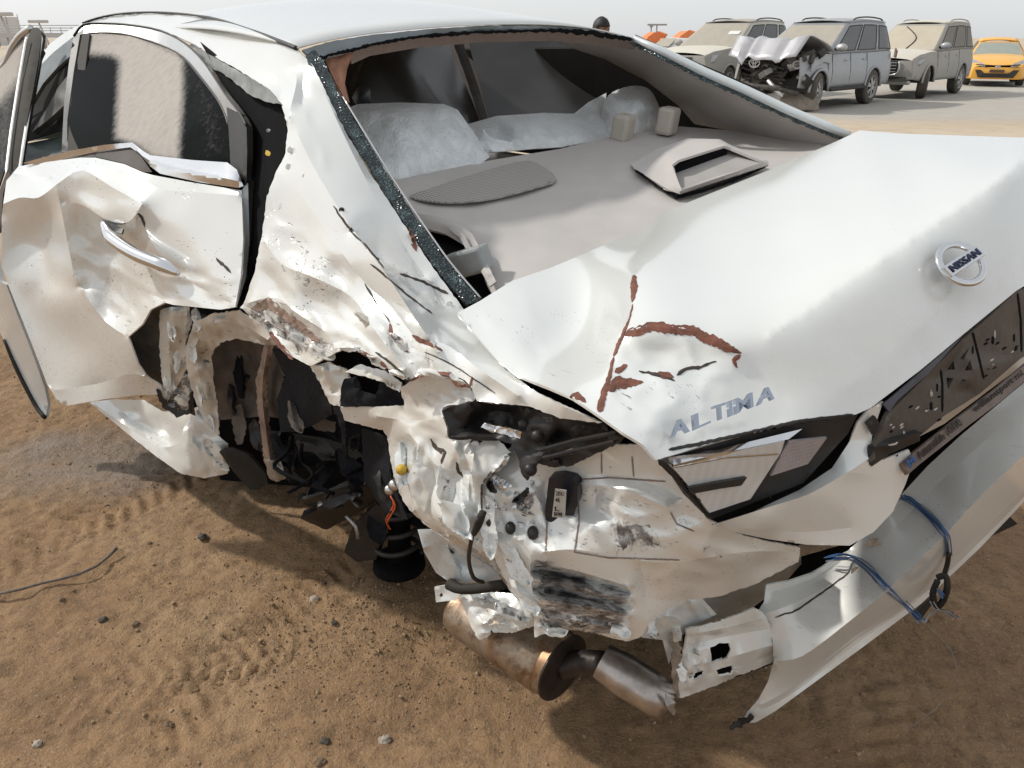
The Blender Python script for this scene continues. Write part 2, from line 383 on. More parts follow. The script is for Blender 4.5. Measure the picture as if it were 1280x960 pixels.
def tube_mesh(pts, r, n=8, caps=True, bm=None):
    own = bm is None
    if own: bm = bmesh.new()
    P = [Vector(p) for p in pts]; rr = [r] * len(P) if not hasattr(r, '__len__') else r; rings = []; nrm = None
    for i, p in enumerate(P):
        t = (P[min(i + 1, len(P) - 1)] - P[max(i - 1, 0)])
        t = t.normalized() if t.length > 1e-9 else Vector((0, 0, 1))
        if nrm is None: nrm = t.orthogonal().normalized()
        else:
            nrm = nrm - t * nrm.dot(t); nrm = nrm.normalized() if nrm.length > 1e-6 else t.orthogonal().normalized()
        b = t.cross(nrm)
        rings.append([bm.verts.new(p + (nrm * math.cos(a) + b * math.sin(a)) * rr[i]) for a in [2 * math.pi * k / n for k in range(n)]])
    for i in range(len(rings) - 1):
        for k in range(n): bm.faces.new((rings[i][k], rings[i][(k + 1) % n], rings[i + 1][(k + 1) % n], rings[i + 1][k]))
    if caps: bm.faces.new(rings[0][::-1]); bm.faces.new(rings[-1])
    return bm_mesh(bm) if own else None
def tube(name, pts, r, mat, parent, n=8, sm=0):
    if sm:
        if hasattr(r, '__len__'): k = len(r); N = (k - 1) * sm + 1; r = [float(np.interp(i / sm, range(k), r)) for i in range(N)]
        pts = [Vector(p) for p in smooth_line([tuple(p) for p in pts], False, sm)]
    return link(name, tube_mesh(pts, r, n), mat, parent)
def add_box(bm, c, s, rot=None):
    c = Vector(c); vs = []
    for dx, dy, dz in ((-1, -1, -1), (1, -1, -1), (1, 1, -1), (-1, 1, -1), (-1, -1, 1), (1, -1, 1), (1, 1, 1), (-1, 1, 1)):
        v = Vector((dx * s[0] / 2, dy * s[1] / 2, dz * s[2] / 2))
        if rot is not None: v = rot @ v
        vs.append(bm.verts.new(c + v))
    for f in ((0, 3, 2, 1), (4, 5, 6, 7), (0, 1, 5, 4), (1, 2, 6, 5), (2, 3, 7, 6), (3, 0, 4, 7)): bm.faces.new([vs[i] for i in f])
def box(name, c, s, mat, parent, rot=None, bev=0):
    bm = bmesh.new(); add_box(bm, c, s, rot); o = link(name, bm_mesh(bm), mat, parent, False)
    if bev: bevel(o, bev)
    return o
def slab(name, pts, mat, parent, t, bev=0, smooth=False):
    """flat plate: polygon of world points given thickness t away from the viewer"""
    P = [Vector(p) for p in pts]; n = Vector((0, 0, 0)); c = sum(P, Vector()) / len(P)
    for i in range(len(P)): n += (P[i] - c).cross(P[(i + 1) % len(P)] - c)
    n.normalize()
    if n.dot(CC - c) < 0: P = P[::-1]; n = -n
    bm = bmesh.new(); a = [bm.verts.new(p) for p in P]; b = [bm.verts.new(p - n * t) for p in P]; k = len(P)
    bm.faces.new(a); bm.faces.new(b[::-1])
    for i in range(k): bm.faces.new((a[i], b[i], b[(i + 1) % k], a[(i + 1) % k]))
    o = link(name, bm_mesh(bm), mat, parent, smooth)
    if bev: bevel(o, bev)
    return o
def grid_mesh(rows):
    V = [p for r in rows for p in r]; n = len(rows[0]); Fc = []
    for i in range(len(rows) - 1):
        for j in range(n - 1): Fc.append((i * n + j, i * n + j + 1, (i + 1) * n + j + 1, (i + 1) * n + j))
    return mesh_from(V, Fc)
def text_mesh(txt, ext=.01, bev=0.0, bold=0.0):
    cu = bpy.data.curves.new('t', 'FONT'); cu.body = txt; cu.extrude = ext; cu.bevel_depth = bev; cu.offset = bold; cu.resolution_u = 3
    to = bpy.data.objects.new('t', cu); COL.objects.link(to); dg = bpy.context.evaluated_depsgraph_get()
    me = bpy.data.meshes.new_from_object(to.evaluated_get(dg)); bpy.data.objects.remove(to); return me
def letters(name, txt, o, u, v, mat, parent, depth=.003, bold=.02):
    """text with its origin at o, u = vector over the whole width, v = vector of a capital's height"""
    me = text_mesh(txt, .5, 0, bold); co = np.array([tuple(q.co) for q in me.vertices]); lo, hi = co.min(0), co.max(0)
    u, v, o = Vector(u), Vector(v), Vector(o); n = u.cross(v).normalized()
    if n.dot(CC - o) < 0: n = -n
    for q in me.vertices:
        a = (q.co.x - lo[0]) / (hi[0] - lo[0]); b_ = (q.co.y - lo[1]) / (hi[1] - lo[1]); c = q.co.z + .5
        q.co = o + u * a + v * b_ + n * (c * depth)
    return link(name, me, mat, parent, False)
# ------------------------------------------------------------------ ground: one sheet, fine near the wreck, coarse to the horizon
def axis(lo, hi, step, far_lo, far_hi, g=1.12):
    a = list(np.arange(lo, hi, step)); st = step; x = a[-1]
    while x < far_hi: st = min(st * g, 120); x += st; a.append(x)
    st = step; x = lo; b = []
    while x > far_lo: st = min(st * g, 120); x -= st; b.append(x)
    return np.array(b[::-1] + a)
gx = axis(-2.9, 2.4, .0125, -1800, 1800); gy = axis(.9, 4.2, .0125, -300, 2600)
GX, GY = np.meshgrid(gx, gy)
def vnoise(x, y, seed):
    xi = np.floor(x).astype(int); yi = np.floor(y).astype(int); fx = x - xi; fy = y - yi; fx = fx * fx * (3 - 2 * fx); fy = fy * fy * (3 - 2 * fy)
    def h(a, b):
        v = np.sin(a * 127.1 + b * 311.7 + seed * 74.7) * 43758.5453; return v - np.floor(v)
    return (h(xi, yi) * (1 - fx) + h(xi + 1, yi) * fx) * (1 - fy) + (h(xi, yi + 1) * (1 - fx) + h(xi + 1, yi + 1) * fx) * fy
def fb(x, y, f, n, seed, gain=.5):
    o = 0; a = 1; t = 0
    for k in range(n): o = o + a * (vnoise(x * f, y * f, seed + k) - .5); t += a; a *= gain; f *= 2.03
    return o / t
near = np.clip(1.6 - np.maximum(np.abs(GX) - 2.4, np.maximum(GY - 4.0, 0)) / 2.5, 0, 1)
hz = fb(GX, GY, 1.1, 4, 1) * .05 * near
hz += (fb(GX, GY, 9, 4, 7, .6) * .022 + np.abs(fb(GX, GY, 20, 3, 17, .6)) * .020 - .004) * near
# ruts and tread prints left by machines: bands with cross bars
def tread(cx, cy, ang, wid, per, dep, lo, hi, chev=.6):
    u = (GX - cx) * math.cos(ang) + (GY - cy) * math.sin(ang); v = -(GX - cx) * math.sin(ang) + (GY - cy) * math.cos(ang)
    m = np.clip((wid - np.abs(v)) / .03, 0, 1) * np.clip((u - lo) / .1, 0, 1) * np.clip((hi - u) / .1, 0, 1) * np.clip(.45 + 3.0 * (fb(GX, GY, 3, 2, 40 + per * 100) + .15), 0, 1)
    w = np.sin(2 * math.pi * (u + chev * np.abs(v)) / per); return -m * 1.25 * (dep * .6 + dep * np.clip(w * 1.6, -1, 1))
hz += tread(-.62, 1.75, 1.15, .10, .052, .006, -.6, .75) + tread(-.95, 1.45, .35, .11, .045, .005, -.7, .5) + tread(-.28, 1.45, 1.3, .06, .03, .005, -.16, .25, 0) + tread(-1.3, 2.3, 1.0, .12, .06, .006, -.8, .8) + tread(1.0, 1.5, 1.2, .12, .06, .004, -.6, .6)
bank = np.exp(-(((GX + .42) / .22) ** 2 + ((GY - 1.72) / .11) ** 2)) * .028; hz += bank * (1 + 1.2 * fb(GX, GY, 22, 3, 70))
far = np.clip((GY - 6) / 5, 0, 1) * np.clip((60 - GY) / 30, 0, 1); hz += far * (fb(GX, GY, .7, 3, 90) * .05 - .0)
pud = np.clip(1 - np.hypot((GX + 1.62) / .30, (GY - 2.52) / .16), 0, 1); hz = hz * (1 - .8 * np.clip(pud * 3, 0, 1)) - .012 * np.clip(pud * 3, 0, 1)
hz -= .012
nX, nY = len(gx), len(gy)
idx = np.arange(nX * nY).reshape(nY, nX); fc = np.stack([idx[:-1, :-1], idx[:-1, 1:], idx[1:, 1:], idx[1:, :-1]], -1).reshape(-1, 4)
me = bpy.data.meshes.new('ground'); me.vertices.add(nX * nY); me.vertices.foreach_set('co', np.stack([GX, GY, hz], -1).astype(np.float32).ravel())
me.loops.add(fc.size); me.loops.foreach_set('vertex_index', fc.ravel().astype(np.int32)); me.polygons.add(len(fc)); me.polygons.foreach_set('loop_start', np.arange(0, fc.size, 4, dtype=np.int32)); me.polygons.foreach_set('loop_total', np.full(len(fc), 4, dtype=np.int32))
me.update(calc_edges=True); me.validate()
wetv = np.clip(np.clip(1 - np.hypot((GX + 1.60) / .55, (GY - 2.55) / .34), 0, 1) * 2.2 * (.55 + 1.6 * (fb(GX, GY, 6, 4, 55) + .15)), 0, 1)
grey = np.clip((GY - 15.2 - .9 * fb(GX, GY, .35, 3, 33)) / .8, 0, 1) * np.clip((46 - GY) / 12, 0, 1)
for an, v in (('wet', wetv), ('grey', grey)):
    at = me.attributes.new(an, 'FLOAT', 'POINT'); at.data.foreach_set('value', v.astype(np.float32).ravel())
m, nt, b = newmat('sandy_ground'); oc = objco(nt)
n1 = noise_n(nt, 1.6, 4, .6, oc); n2 = noise_n(nt, 26, 5, .7, oc); n3 = noise_n(nt, 160, 4, .7, oc); n4 = noise_n(nt, .35, 4, .55, oc)
c = ramp(nt, n1.outputs[0], [(.32, (.255, .155, .084)), (.5, (.345, .216, .116)), (.68, (.41, .275, .158))]).outputs[0]
c = mix(nt, ramp(nt, n2.outputs[0], [(.34, .65), (.55, 0)]).outputs[0], c, (.15, .095, .058))
c = mix(nt, ramp(nt, n3.outputs[0], [(.57, 0), (.68, .8)]).outputs[0], c, (.47, .37, .26))
c = mix(nt, ramp(nt, n3.outputs[0], [(.26, .7), (.38, 0)]).outputs[0], c, (.11, .075, .05))
gy_ = nd(nt, 'ShaderNodeSeparateXYZ'); lnk(nt, oc, gy_.inputs[0])
fy = nd(nt, 'ShaderNodeMapRange'); lnk(nt, gy_.outputs[1], fy.inputs[0]); fy.inputs[1].default_value = 3.5; fy.inputs[2].default_value = 8.0
pale = ramp(nt, n4.outputs[0], [(.35, (.52, .42, .31)), (.65, (.60, .50, .38))]).outputs[0]
n5 = noise_n(nt, 1.0, 5, .65, objco(nt, (0, 0, .5), (2.2, 7, 1)), .7)
pale = mix(nt, ramp(nt, n5.outputs[0], [(.40, .35), (.5, 0)]).outputs[0], pale, (.36, .28, .20))
c = mix(nt, fy.outputs[0], c, pale)
c = mix(nt, attr(nt, 'grey'), c, ramp(nt, n5.outputs[0], [(.35, (.42, .39, .345)), (.65, (.50, .465, .415))]).outputs[0])
wet = attr(nt, 'wet'); wn_ = ramp(nt, noise_n(nt, 60, 5, .7, oc).outputs[0], [(.35, 0), (.6, 1)]).outputs[0]
c = mix(nt, math_n(nt, 'MULTIPLY', wet, .6), c, (.125, .085, .055))
c = mix(nt, math_n(nt, 'MULTIPLY', math_n(nt, 'MULTIPLY', wet, wn_), .28), c, (.45, .40, .34))
lnk(nt, c, b.inputs['Base Color'])
rr = math_n(nt, 'MULTIPLY_ADD', wet, -.6); nt.nodes[-1].inputs[2].default_value = .92; lnk(nt, rr, b.inputs['Roughness']); b.inputs['Specular IOR Level'].default_value = .3
h_ = math_n(nt, 'ADD', math_n(nt, 'MULTIPLY', n3.outputs[0], .35), n2.outputs[0]); bump(nt, b, h_, .75, .018)
ground = link('ground', me, m, None); ground['kind'] = 'structure'
# gravel grains: too many to count
rs = np.random.RandomState(12); V = []; Fc = []
ico = [(0, 0, 1), (.89, 0, .45), (.28, .85, .45), (-.72, .53, .45), (-.72, -.53, .45), (.28, -.85, .45), (.72, .53, -.45), (-.28, .85, -.45), (-.89, 0, -.45), (-.28, -.85, -.45), (.72, -.53, -.45), (0, 0, -1)]
icf = [(0, 1, 2), (0, 2, 3), (0, 3, 4), (0, 4, 5), (0, 5, 1), (1, 6, 2), (2, 7, 3), (3, 8, 4), (4, 9, 5), (5, 10, 1), (2, 6, 7), (3, 7, 8), (4, 8, 9), (5, 9, 10), (1, 10, 6), (6, 11, 7), (7, 11, 8), (8, 11, 9), (9, 11, 10), (10, 11, 6)]
def gz(x, y):
    i = min(max(np.searchsorted(gx, x), 1), nX - 1); j = min(max(np.searchsorted(gy, y), 1), nY - 1); return float(hz[j, i])
for k in range(10000):
    if k % 3: x = rs.uniform(-2.4, 2.2); y = rs.uniform(1.0, 3.4)
    else: x = rs.normal(-.4, .3); y = rs.normal(1.65, .2)
    r = min(.0012 + rs.exponential(.0009), .006); z = gz(x, y); st = len(V); j = rs.uniform(.6, 1.35, (12, 3)) * r
    for i, q in enumerate(ico): V.append((x + q[0] * j[i, 0], y + q[1] * j[i, 1], z + r * .3 + q[2] * j[i, 2] * .8))
    Fc += [(a + st, b_ + st, c_ + st) for a, b_, c_ in icf]
o = link('gravel', mesh_from(V, Fc), plain('gravel_grains', (.31, .215, .13), .9, 0, .4, 14, .3), None, False); o['kind'] = 'stuff'; tag(o, 'loose sandy grit strewn over the brown ground', 'gravel')
# ------------------------------------------------------------------ material set
PAINT = paint_mat('white_pearl_paint', (.79, .805, .785), .08)
PAINT_IN = paint_mat('inner_white_paint', (.64, .69, .71), .20)
PRIMER = plain('brown_body_filler', (.165, .062, .038), .75, 0, .45, 60, .5)
MUDPINK = plain('mud_caked_metal', (.33, .24, .19), .8, 0, .35, 45, .6)
BLACKP = plain('black_plastic', (.013, .013, .015), .42, 0, .3, 50, .15, spec=.35, dust=.07)
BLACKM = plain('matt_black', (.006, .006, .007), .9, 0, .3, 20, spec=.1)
RUBBER = plain('black_rubber', (.012, .012, .012), .7, 0, .3, 60, .2, spec=.25, dust=.12)
LINER = plain('wheel_liner_felt', (.014, .015, .018), .9, 0, .35, 90, .5, spec=.15)
CHROME = plain('chrome', (.72, .73, .75), .12, 1, .05, 20)
SATIN = plain('satin_trim', (.62, .61, .60), .3, 1, .06, 30)
STEEL = plain('raw_steel', (.36, .35, .34), .45, .8, .35, 40, .3)
FOIL = plain('torn_foil_metal', (.75, .76, .78), .25, 1, .2, 60, .6)
TRIM = plain('grey_beige_trim', (.49, .465, .445), .72, 0, .07, 9, .1, dust=.35, dustcol=(.55, .52, .49))
TRIMD = plain('grey_trim_shade', (.36, .34, .32), .8, 0, .1, 9, .1)
HEADL = plain('headliner_cloth', (.30, .235, .205), .9, 0, .1, 80, .2)
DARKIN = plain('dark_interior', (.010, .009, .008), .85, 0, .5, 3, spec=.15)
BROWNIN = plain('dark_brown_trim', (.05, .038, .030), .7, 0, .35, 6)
WHEELHOUSE = plain('muddy_wheelhouse', (.12, .104, .092), .8, 0, .4, 18, .4)
COPPER = plain('orange_wire', (.8, .16, .05), .4, 0, .1, 40)
BLUEW = plain('blue_wire', (.05, .13, .30), .4, 0, .25, 60)
GREYW = plain('grey_wire', (.25, .25, .26), .5, 0, .25, 60)
YELLOW = plain('yellow_clip', (.55, .36, .03), .5)
def glass_edge_mat():
    m, nt, b = newmat('crazed_tinted_glass'); oc = objco(nt)
    v = nd(nt, 'ShaderNodeTexVoronoi', feature='DISTANCE_TO_EDGE'); v.inputs['Scale'].default_value = 190; lnk(nt, oc, v.inputs['Vector'])
    e = ramp(nt, v.outputs[0], [(.02, 1), (.12, 0)]).outputs[0]
    v2 = nd(nt, 'ShaderNodeTexVoronoi'); v2.inputs['Scale'].default_value = 190; lnk(nt, oc, v2.inputs['Vector'])
    n = noise_n(nt, 35, 3, .6, oc)
    c = mix(nt, math_n(nt, 'MULTIPLY', e, ramp(nt, n.outputs[0], [(.48, .0), (.70, .9)]).outputs[0]), (.010, .024, .028), (.26, .37, .39))
    lnk(nt, c, b.inputs['Base Color']); b.inputs['Roughness'].default_value = .18; b.inputs['Specular IOR Level'].default_value = .6
    bump(nt, b, v2.outputs[0], .8, .004); return m
CRAZED = glass_edge_mat()
GREYGLASS = plain('grey_tinted_glass_band', (.15, .185, .20), .12, 0, .2, 8, .1, coat=.5, dust=.3, dustcol=(.4, .42, .42))
def window_mat(name, tint=(.012, .014, .014)):
    """tinted side window; attribute 'mud' says where dust still sticks to the glass"""
    m, nt, b = newmat(name); oc = objco(nt); mud = attr(nt, 'mud')
    n = noise_n(nt, 70, 6, .7, oc); st = noise_n(nt, 1.0, 4, .6, objco(nt, None, (55, 55, 4)))
    f = math_n(nt, 'ADD', math_n(nt, 'MULTIPLY', mud, 1.5), math_n(nt, 'MULTIPLY', math_n(nt, 'SUBTRACT', n.outputs[0], .5), .9)); f = math_n(nt, 'SUBTRACT', f, .18, True)
    f = math_n(nt, 'MULTIPLY', f, ramp(nt, st.outputs[0], [(.3, .82), (.6, 1)]).outputs[0], True)
    lnk(nt, mix(nt, f, tint, (.46, .42, .38)), b.inputs['Base Color']); b.inputs['Specular IOR Level'].default_value = .06
    r = math_n(nt, 'MULTIPLY_ADD', f, .7); nt.nodes[-1].inputs[2].default_value = .06; lnk(nt, r, b.inputs['Roughness'])
    # clear where no dust: a thin tinted pane
    tr = nd(nt, 'ShaderNodeBsdfTransparent'); tr.inputs[0].default_value = (.035, .04, .04, 1)
    ms = nd(nt, 'ShaderNodeMixShader'); k = math_n(nt, 'MULTIPLY_ADD', f, .75); nt.nodes[-1].inputs[2].default_value = .40; nt.nodes[-1].use_clamp = True
    lnk(nt, k, ms.inputs[0]); lnk(nt, tr.outputs[0], ms.inputs[1]); lnk(nt, b.outputs[0], ms.inputs[2])
    lnk(nt, ms.outputs[0], nt.nodes['Material Output'].inputs[0]); return m
WINDOW = window_mat('dusty_tinted_window')
def film_mat():
    m, nt, b = newmat('thin_plastic_film'); oc = objco(nt)
    n = noise_n(nt, 1.3, 6, .7, objco(nt, (0, 0, .5), (22, 22, 5)), 1.2)
    lnk(nt, ramp(nt, n.outputs[0], [(.3, (.80, .81, .82)), (.7, (.95, .96, .97))]).outputs[0], b.inputs['Base Color'])
    b.inputs['Roughness'].default_value = .28; b.inputs['Transmission Weight'].default_value = 0.0; b.inputs['Subsurface Weight'].default_value = .1
    bump(nt, b, n.outputs[0], .9, .012); return m
FILM = film_mat()
def mesh_grille_mat():
    m, nt, b = newmat('speaker_cloth'); oc = objco(nt, (0, 0, -YAW))
    v = nd(nt, 'ShaderNodeTexVoronoi'); v.voronoi_dimensions = '2D'; v.inputs['Scale'].default_value = 150; v.inputs['Randomness'].default_value = 0.0; lnk(nt, oc, v.inputs['Vector'])
    lnk(nt, ramp(nt, v.outputs[0], [(.26, (.24, .225, .21)), (.5, (.44, .415, .39))]).outputs[0], b.inputs['Base Color']); b.inputs['Roughness'].default_value = .8
    bump(nt, b, v.outputs[0], .6, .002); return m
GRILLE = mesh_grille_mat()
def lens_mat(name, col, scale=420):
    m, nt, b = newmat(name); oc = objco(nt, (0, 0, -YAW))
    v = nd(nt, 'ShaderNodeTexVoronoi'); v.inputs['Scale'].default_value = scale; v.inputs['Randomness'].default_value = .0; lnk(nt, oc, v.inputs['Vector'])
    lnk(nt, ramp(nt, v.outputs[0], [(.1, tuple(c * .88 for c in col)), (.6, col)]).outputs[0], b.inputs['Base Color'])
    b.inputs['Roughness'].default_value = .16; b.inputs['Coat Weight'].default_value = 1; b.inputs['Metallic'].default_value = .15
    bump(nt, b, v.outputs[0], .5, .002); return m
LENS = lens_mat('clear_reversing_lens', (.66, .66, .65)); LENS2 = lens_mat('reflector_lens', (.34, .33, .36), 160)
def rust_muffler_mat():
    m, nt, b = newmat('heat_stained_muffler'); oc = objco(nt)
    n = noise_n(nt, 9, 8, .7, oc, .6); n2 = noise_n(nt, 34, 6, .7, oc)
    c = ramp(nt, n.outputs[0], [(.30, (.12, .06, .03)), (.45, (.24, .14, .075)), (.58, (.34, .27, .20)), (.72, (.16, .09, .05))]).outputs[0]
    c = mix(nt, ramp(nt, n2.outputs[0], [(.52, 0), (.66, .7)]).outputs[0], c, (.10, .055, .03))
    lnk(nt, c, b.inputs['Base Color']); b.inputs['Metallic'].default_value = .65; b.inputs['Roughness'].default_value = .42
    bump(nt, b, n2.outputs[0], .25, .003); return m
MUFF = rust_muffler_mat()

# ------------------------------------------------------------------ the wrecked white sedan
car = empty('wrecked_sedan', CP(0, 2.2, 0), YAW, world=True)
tag(car, 'crushed white sedan with its rear left wheel torn off, filling the foreground', 'car')
# roof: dome running forward from the rear header
rear = smooth_line([(372, 61, 1.60), (412, 51, 1.63), (460, 43, 1.68), (540, 35, 1.76), (610, 31.5, 1.84), (670, 31, 1.92), (720, 34, 2.0), (755, 40, 2.06), (792, 49, 2.12)], False, 3)
rows = []
for k in range(15):
    s = k / 14 * 1.55
    row = []
    for i, p in enumerate(rear):
        t = i / (len(rear) - 1); arch = .035 * (1 - (2 * t - 1) ** 2)
        row.append(W(*p) + CF * s + CR * (.03 * s * (.5 - t)) + Vector((0, 0, .105 * s - .060 * s * s + arch * min(1, s * 1.4))))
    rows.append(row)
roof = link('roof', grid_mesh(rows), PAINT, car); solid(roof, .004, 1)
for an in ('scuff', 'mud', 'hair'): roof.data.attributes.new(an, 'FLOAT', 'POINT')
mold = [(103, 29, 2.60), (130, 20.5, 2.60), (165, 16, 2.53), (210, 16, 2.38), (260, 22, 2.13), (310, 37, 1.86), (350, 52, 1.67), (371, 60.5, 1.60)]
tube('roof_moulding', [W(*p) for p in smooth_line(mold, False, 4)], [.0035] * 16 + [.005] * 13, BLACKP, car, 6)
# rear left quarter and pillar, one sheet from roof rail to the torn arch
qo = [(103, 29.5, 2.61), (130, 21, 2.61), (165, 17, 2.54), (210, 17, 2.39), (260, 23, 2.14), (310, 38, 1.87), (350, 53, 1.68), (372, 63, 1.60),
      (390, 80, 1.58), (403, 105, 1.555), (424, 150, 1.525), (458, 210, 1.49), (498, 270, 1.45), (538, 330, 1.405), (578, 384, 1.36),
      (590, 405, 1.28), (600, 425, 1.235), (628, 455, 1.15), (662, 485, 1.09), (705, 508, 1.03), (752, 529, .995), (700, 523, 1.05), (662, 508, 1.085), (630, 505, 1.105), (596, 501, 1.13),
      (588, 482, 1.135), (577, 473, 1.15), (560, 469, 1.165), (537, 466, 1.185), (512, 476, 1.215), (495, 467, 1.23), (478, 456, 1.25), (455, 441, 1.29), (431, 434, 1.33),
      (408, 447, 1.39), (387, 458, 1.44), (362, 443, 1.51), (337, 415, 1.575), (318, 398, 1.6), (304, 383, 1.615),
      (318, 340, 1.57), (328, 290, 1.55), (334, 245, 1.545), (345, 214, 1.535), (356, 195, 1.53), (360, 160, 1.535), (352, 131, 1.565), (338, 113, 1.63), (300, 89, 1.80),
      (262, 67, 1.98), (237, 52, 2.10), (200, 37, 2.32), (162, 30, 2.48)]
qf = [[(345, 98, 1.655), (352, 112, 1.62), (347, 122, 1.60)], [(366, 86, 1.615), (371, 100, 1.572), (364, 132, 1.535), (360, 152, 1.53)], [(380, 85, 1.59), (376, 130, 1.55)],
      [(362, 145, 1.52), (385, 195, 1.462), (412, 243, 1.405), (445, 292, 1.345), (482, 342, 1.275), (515, 392, 1.215), (548, 440, 1.165)],
      [(347, 214, 1.53), (372, 240, 1.478), (402, 280, 1.42), (432, 322, 1.36), (455, 352, 1.34), (488, 384, 1.29), (527, 432, 1.205)],
      [(440, 286, 1.375), (470, 318, 1.36), (500, 338, 1.35), (540, 352, 1.375)],
      [(330, 300, 1.535), (352, 330, 1.50), (395, 348, 1.40), (440, 372, 1.355), (468, 412, 1.27), (505, 462, 1.20)],
      [(312, 378, 1.575), (345, 372, 1.52), (372, 392, 1.455), (410, 416, 1.395)], [(365, 405, 1.51), (400, 430, 1.43), (432, 424, 1.345)],
      [(530, 425, 1.20), (560, 432, 1.185), (600, 462, 1.135), (648, 495, 1.085)], [(486, 408, 1.275), (492, 430, 1.262), (512, 452, 1.235), (524, 462, 1.215)],
      [(405, 115, 1.548), (440, 190, 1.478), (478, 262, 1.435), (520, 330, 1.40), (556, 378, 1.365)]]
qi = [(384, 118, 1.552), (352, 250, 1.525), (375, 300, 1.485), (345, 345, 1.535), (420, 345, 1.415), (515, 365, 1.34), (560, 420, 1.24), (470, 440, 1.28), (430, 400, 1.395), (390, 375, 1.46), (575, 440, 1.20), (620, 480, 1.15)]
low = [(300, 385), (345, 260), (430, 300), (560, 385), (600, 440), (560, 500), (470, 450), (380, 455)]
panel('quarter_panel', qo, qi, qf, PAINT, car, ridge=[([(332, 250), (400, 296), (455, 362), (525, 440), (562, 472), (470, 452), (380, 458), (303, 386)], .013, 50, 42, 2.8, 7), ([(470, 315), (590, 395), (610, 450), (560, 440), (500, 370)], .008, 44, 48, 3.0, 17), ([(305, 385), (345, 355), (480, 430), (590, 475), (480, 475), (380, 462)], .012, 26, 32, 2.2, 9), ([(340, 90), (400, 90), (420, 220), (360, 200)], .010, 60, 70, 2, 3)], s=4.4, smooth=16, jag=.7, fold_keep=0, hair=[([(330, 240), (420, 300), (520, 400), (610, 470), (560, 500), (470, 460), (380, 460), (300, 385)], 1.0, 30)], seed=4,
      
      scuff=[([(300, 380), (345, 372), (420, 425), (440, 440), (388, 460), (330, 415)], .75, 14), ([(320, 250), (345, 235), (430, 330), (470, 400), (330, 360)], .47, 24), ([(470, 395), (500, 410), (600, 470), (560, 480), (480, 440)], .55, 20),
             ([(440, 285), (520, 330), (575, 380), (555, 395), (480, 340)], .50, 18), ([(600, 440), (700, 505), (620, 500)], .35, 20)],
      mud=[([(305, 385), (340, 380), (440, 440), (390, 460)], .75, 25), ([(500, 465), (590, 470), (750, 530), (600, 502)], .55, 20), ([(330, 260), (360, 250), (420, 340), (400, 380), (330, 350)], .25, 40), ([(470, 280), (560, 370), (540, 380), (460, 310)], .3, 20)])
QB = [(312, 388, 1.60), (335, 378, 1.58), (352, 392, 1.53), (375, 407, 1.49), (398, 428, 1.43)]
ribbon('torn_edge', QB, [7, 12, 9, 10, 6], MUDPINK, car, .5, .012, .004, 5)
ribbon('torn_edge', [(337, 416, 1.57), (350, 432, 1.54), (366, 448, 1.51)], [5, 6, 4], PRIMER, car, .5, .006, .003, 6)
ribbon('torn_edge', [(431, 434, 1.33), (452, 440, 1.30), (478, 455, 1.26), (484, 462, 1.25)], [2, 4, 6, 4], PRIMER, car, .5, .006, .003, 7)
ribbon('torn_edge', [(487, 404, 1.272), (489, 420, 1.262), (500, 432, 1.25), (512, 440, 1.235)], [2, 6, 3, 2], PRIMER, car, .6, .007, .003, 8)
ribbon('torn_edge', [(515, 418, 1.222), (524, 425, 1.21), (538, 430, 1.20), (552, 438, 1.19)], [2, 6, 5, 2], PRIMER, car, .6, .012, .003, 9)
ribbon('torn_edge', [(512, 477, 1.212), (535, 466, 1.185), (560, 468, 1.162), (572, 480, 1.152), (588, 483, 1.136), (590, 470, 1.14)], [3, 3, 5, 6, 3, 2], PRIMER, car, .6, .006, .003, 10)
ribbon('torn_edge', [(512, 285, 1.425), (520, 312, 1.408), (514, 306, 1.41)], [3, 5, 2], PRIMER, car, .6, .012, .003, 12)
for k, (c, w) in enumerate([([(417, 258, 1.40), (440, 290, 1.36), (456, 306, 1.335), (480, 335, 1.29)], 2), ([(462, 330, 1.345), (490, 352, 1.335), (515, 372, 1.31), (540, 392, 1.275)], 1.8),
                           ([(455, 355, 1.33), (475, 385, 1.30), (487, 402, 1.27)], 1.8), ([(500, 342, 1.345), (530, 352, 1.37), (560, 368, 1.36)], 2.6), ([(470, 440, 1.25), (490, 455, 1.23), (512, 475, 1.21)], 2.4),
                           ([(530, 440, 1.19), (575, 462, 1.165), (620, 490, 1.12)], 1.2)]):
    ribbon('crack', c, w, BROWNIN, car, .6, .010, .001, 20 + k, 5)
for px, py, d, r in ((363, 187, 1.512, 4.5), (361, 208, 1.513, 4.5), (382, 220, 1.475, 5), (427, 263, 1.388, 4), (470, 326, 1.335, 5), (561, 381, 1.352, 5)):
    c = W(px, py, d); n = (CC - c).normalized(); q = n.to_track_quat('Z', 'Y').to_matrix(); rr = r * d / 961
    bm = bmesh.new(); bmesh.ops.create_cone(bm, cap_ends=True, segments=14, radius1=rr, radius2=rr * .75, depth=.006, matrix=Matrix.Translation(c + n * .004) @ q.to_4x4())
    o = link('spot_plug', bm_mesh(bm), PAINT if px not in (427, 470) else BLACKP, car); sharp(o)
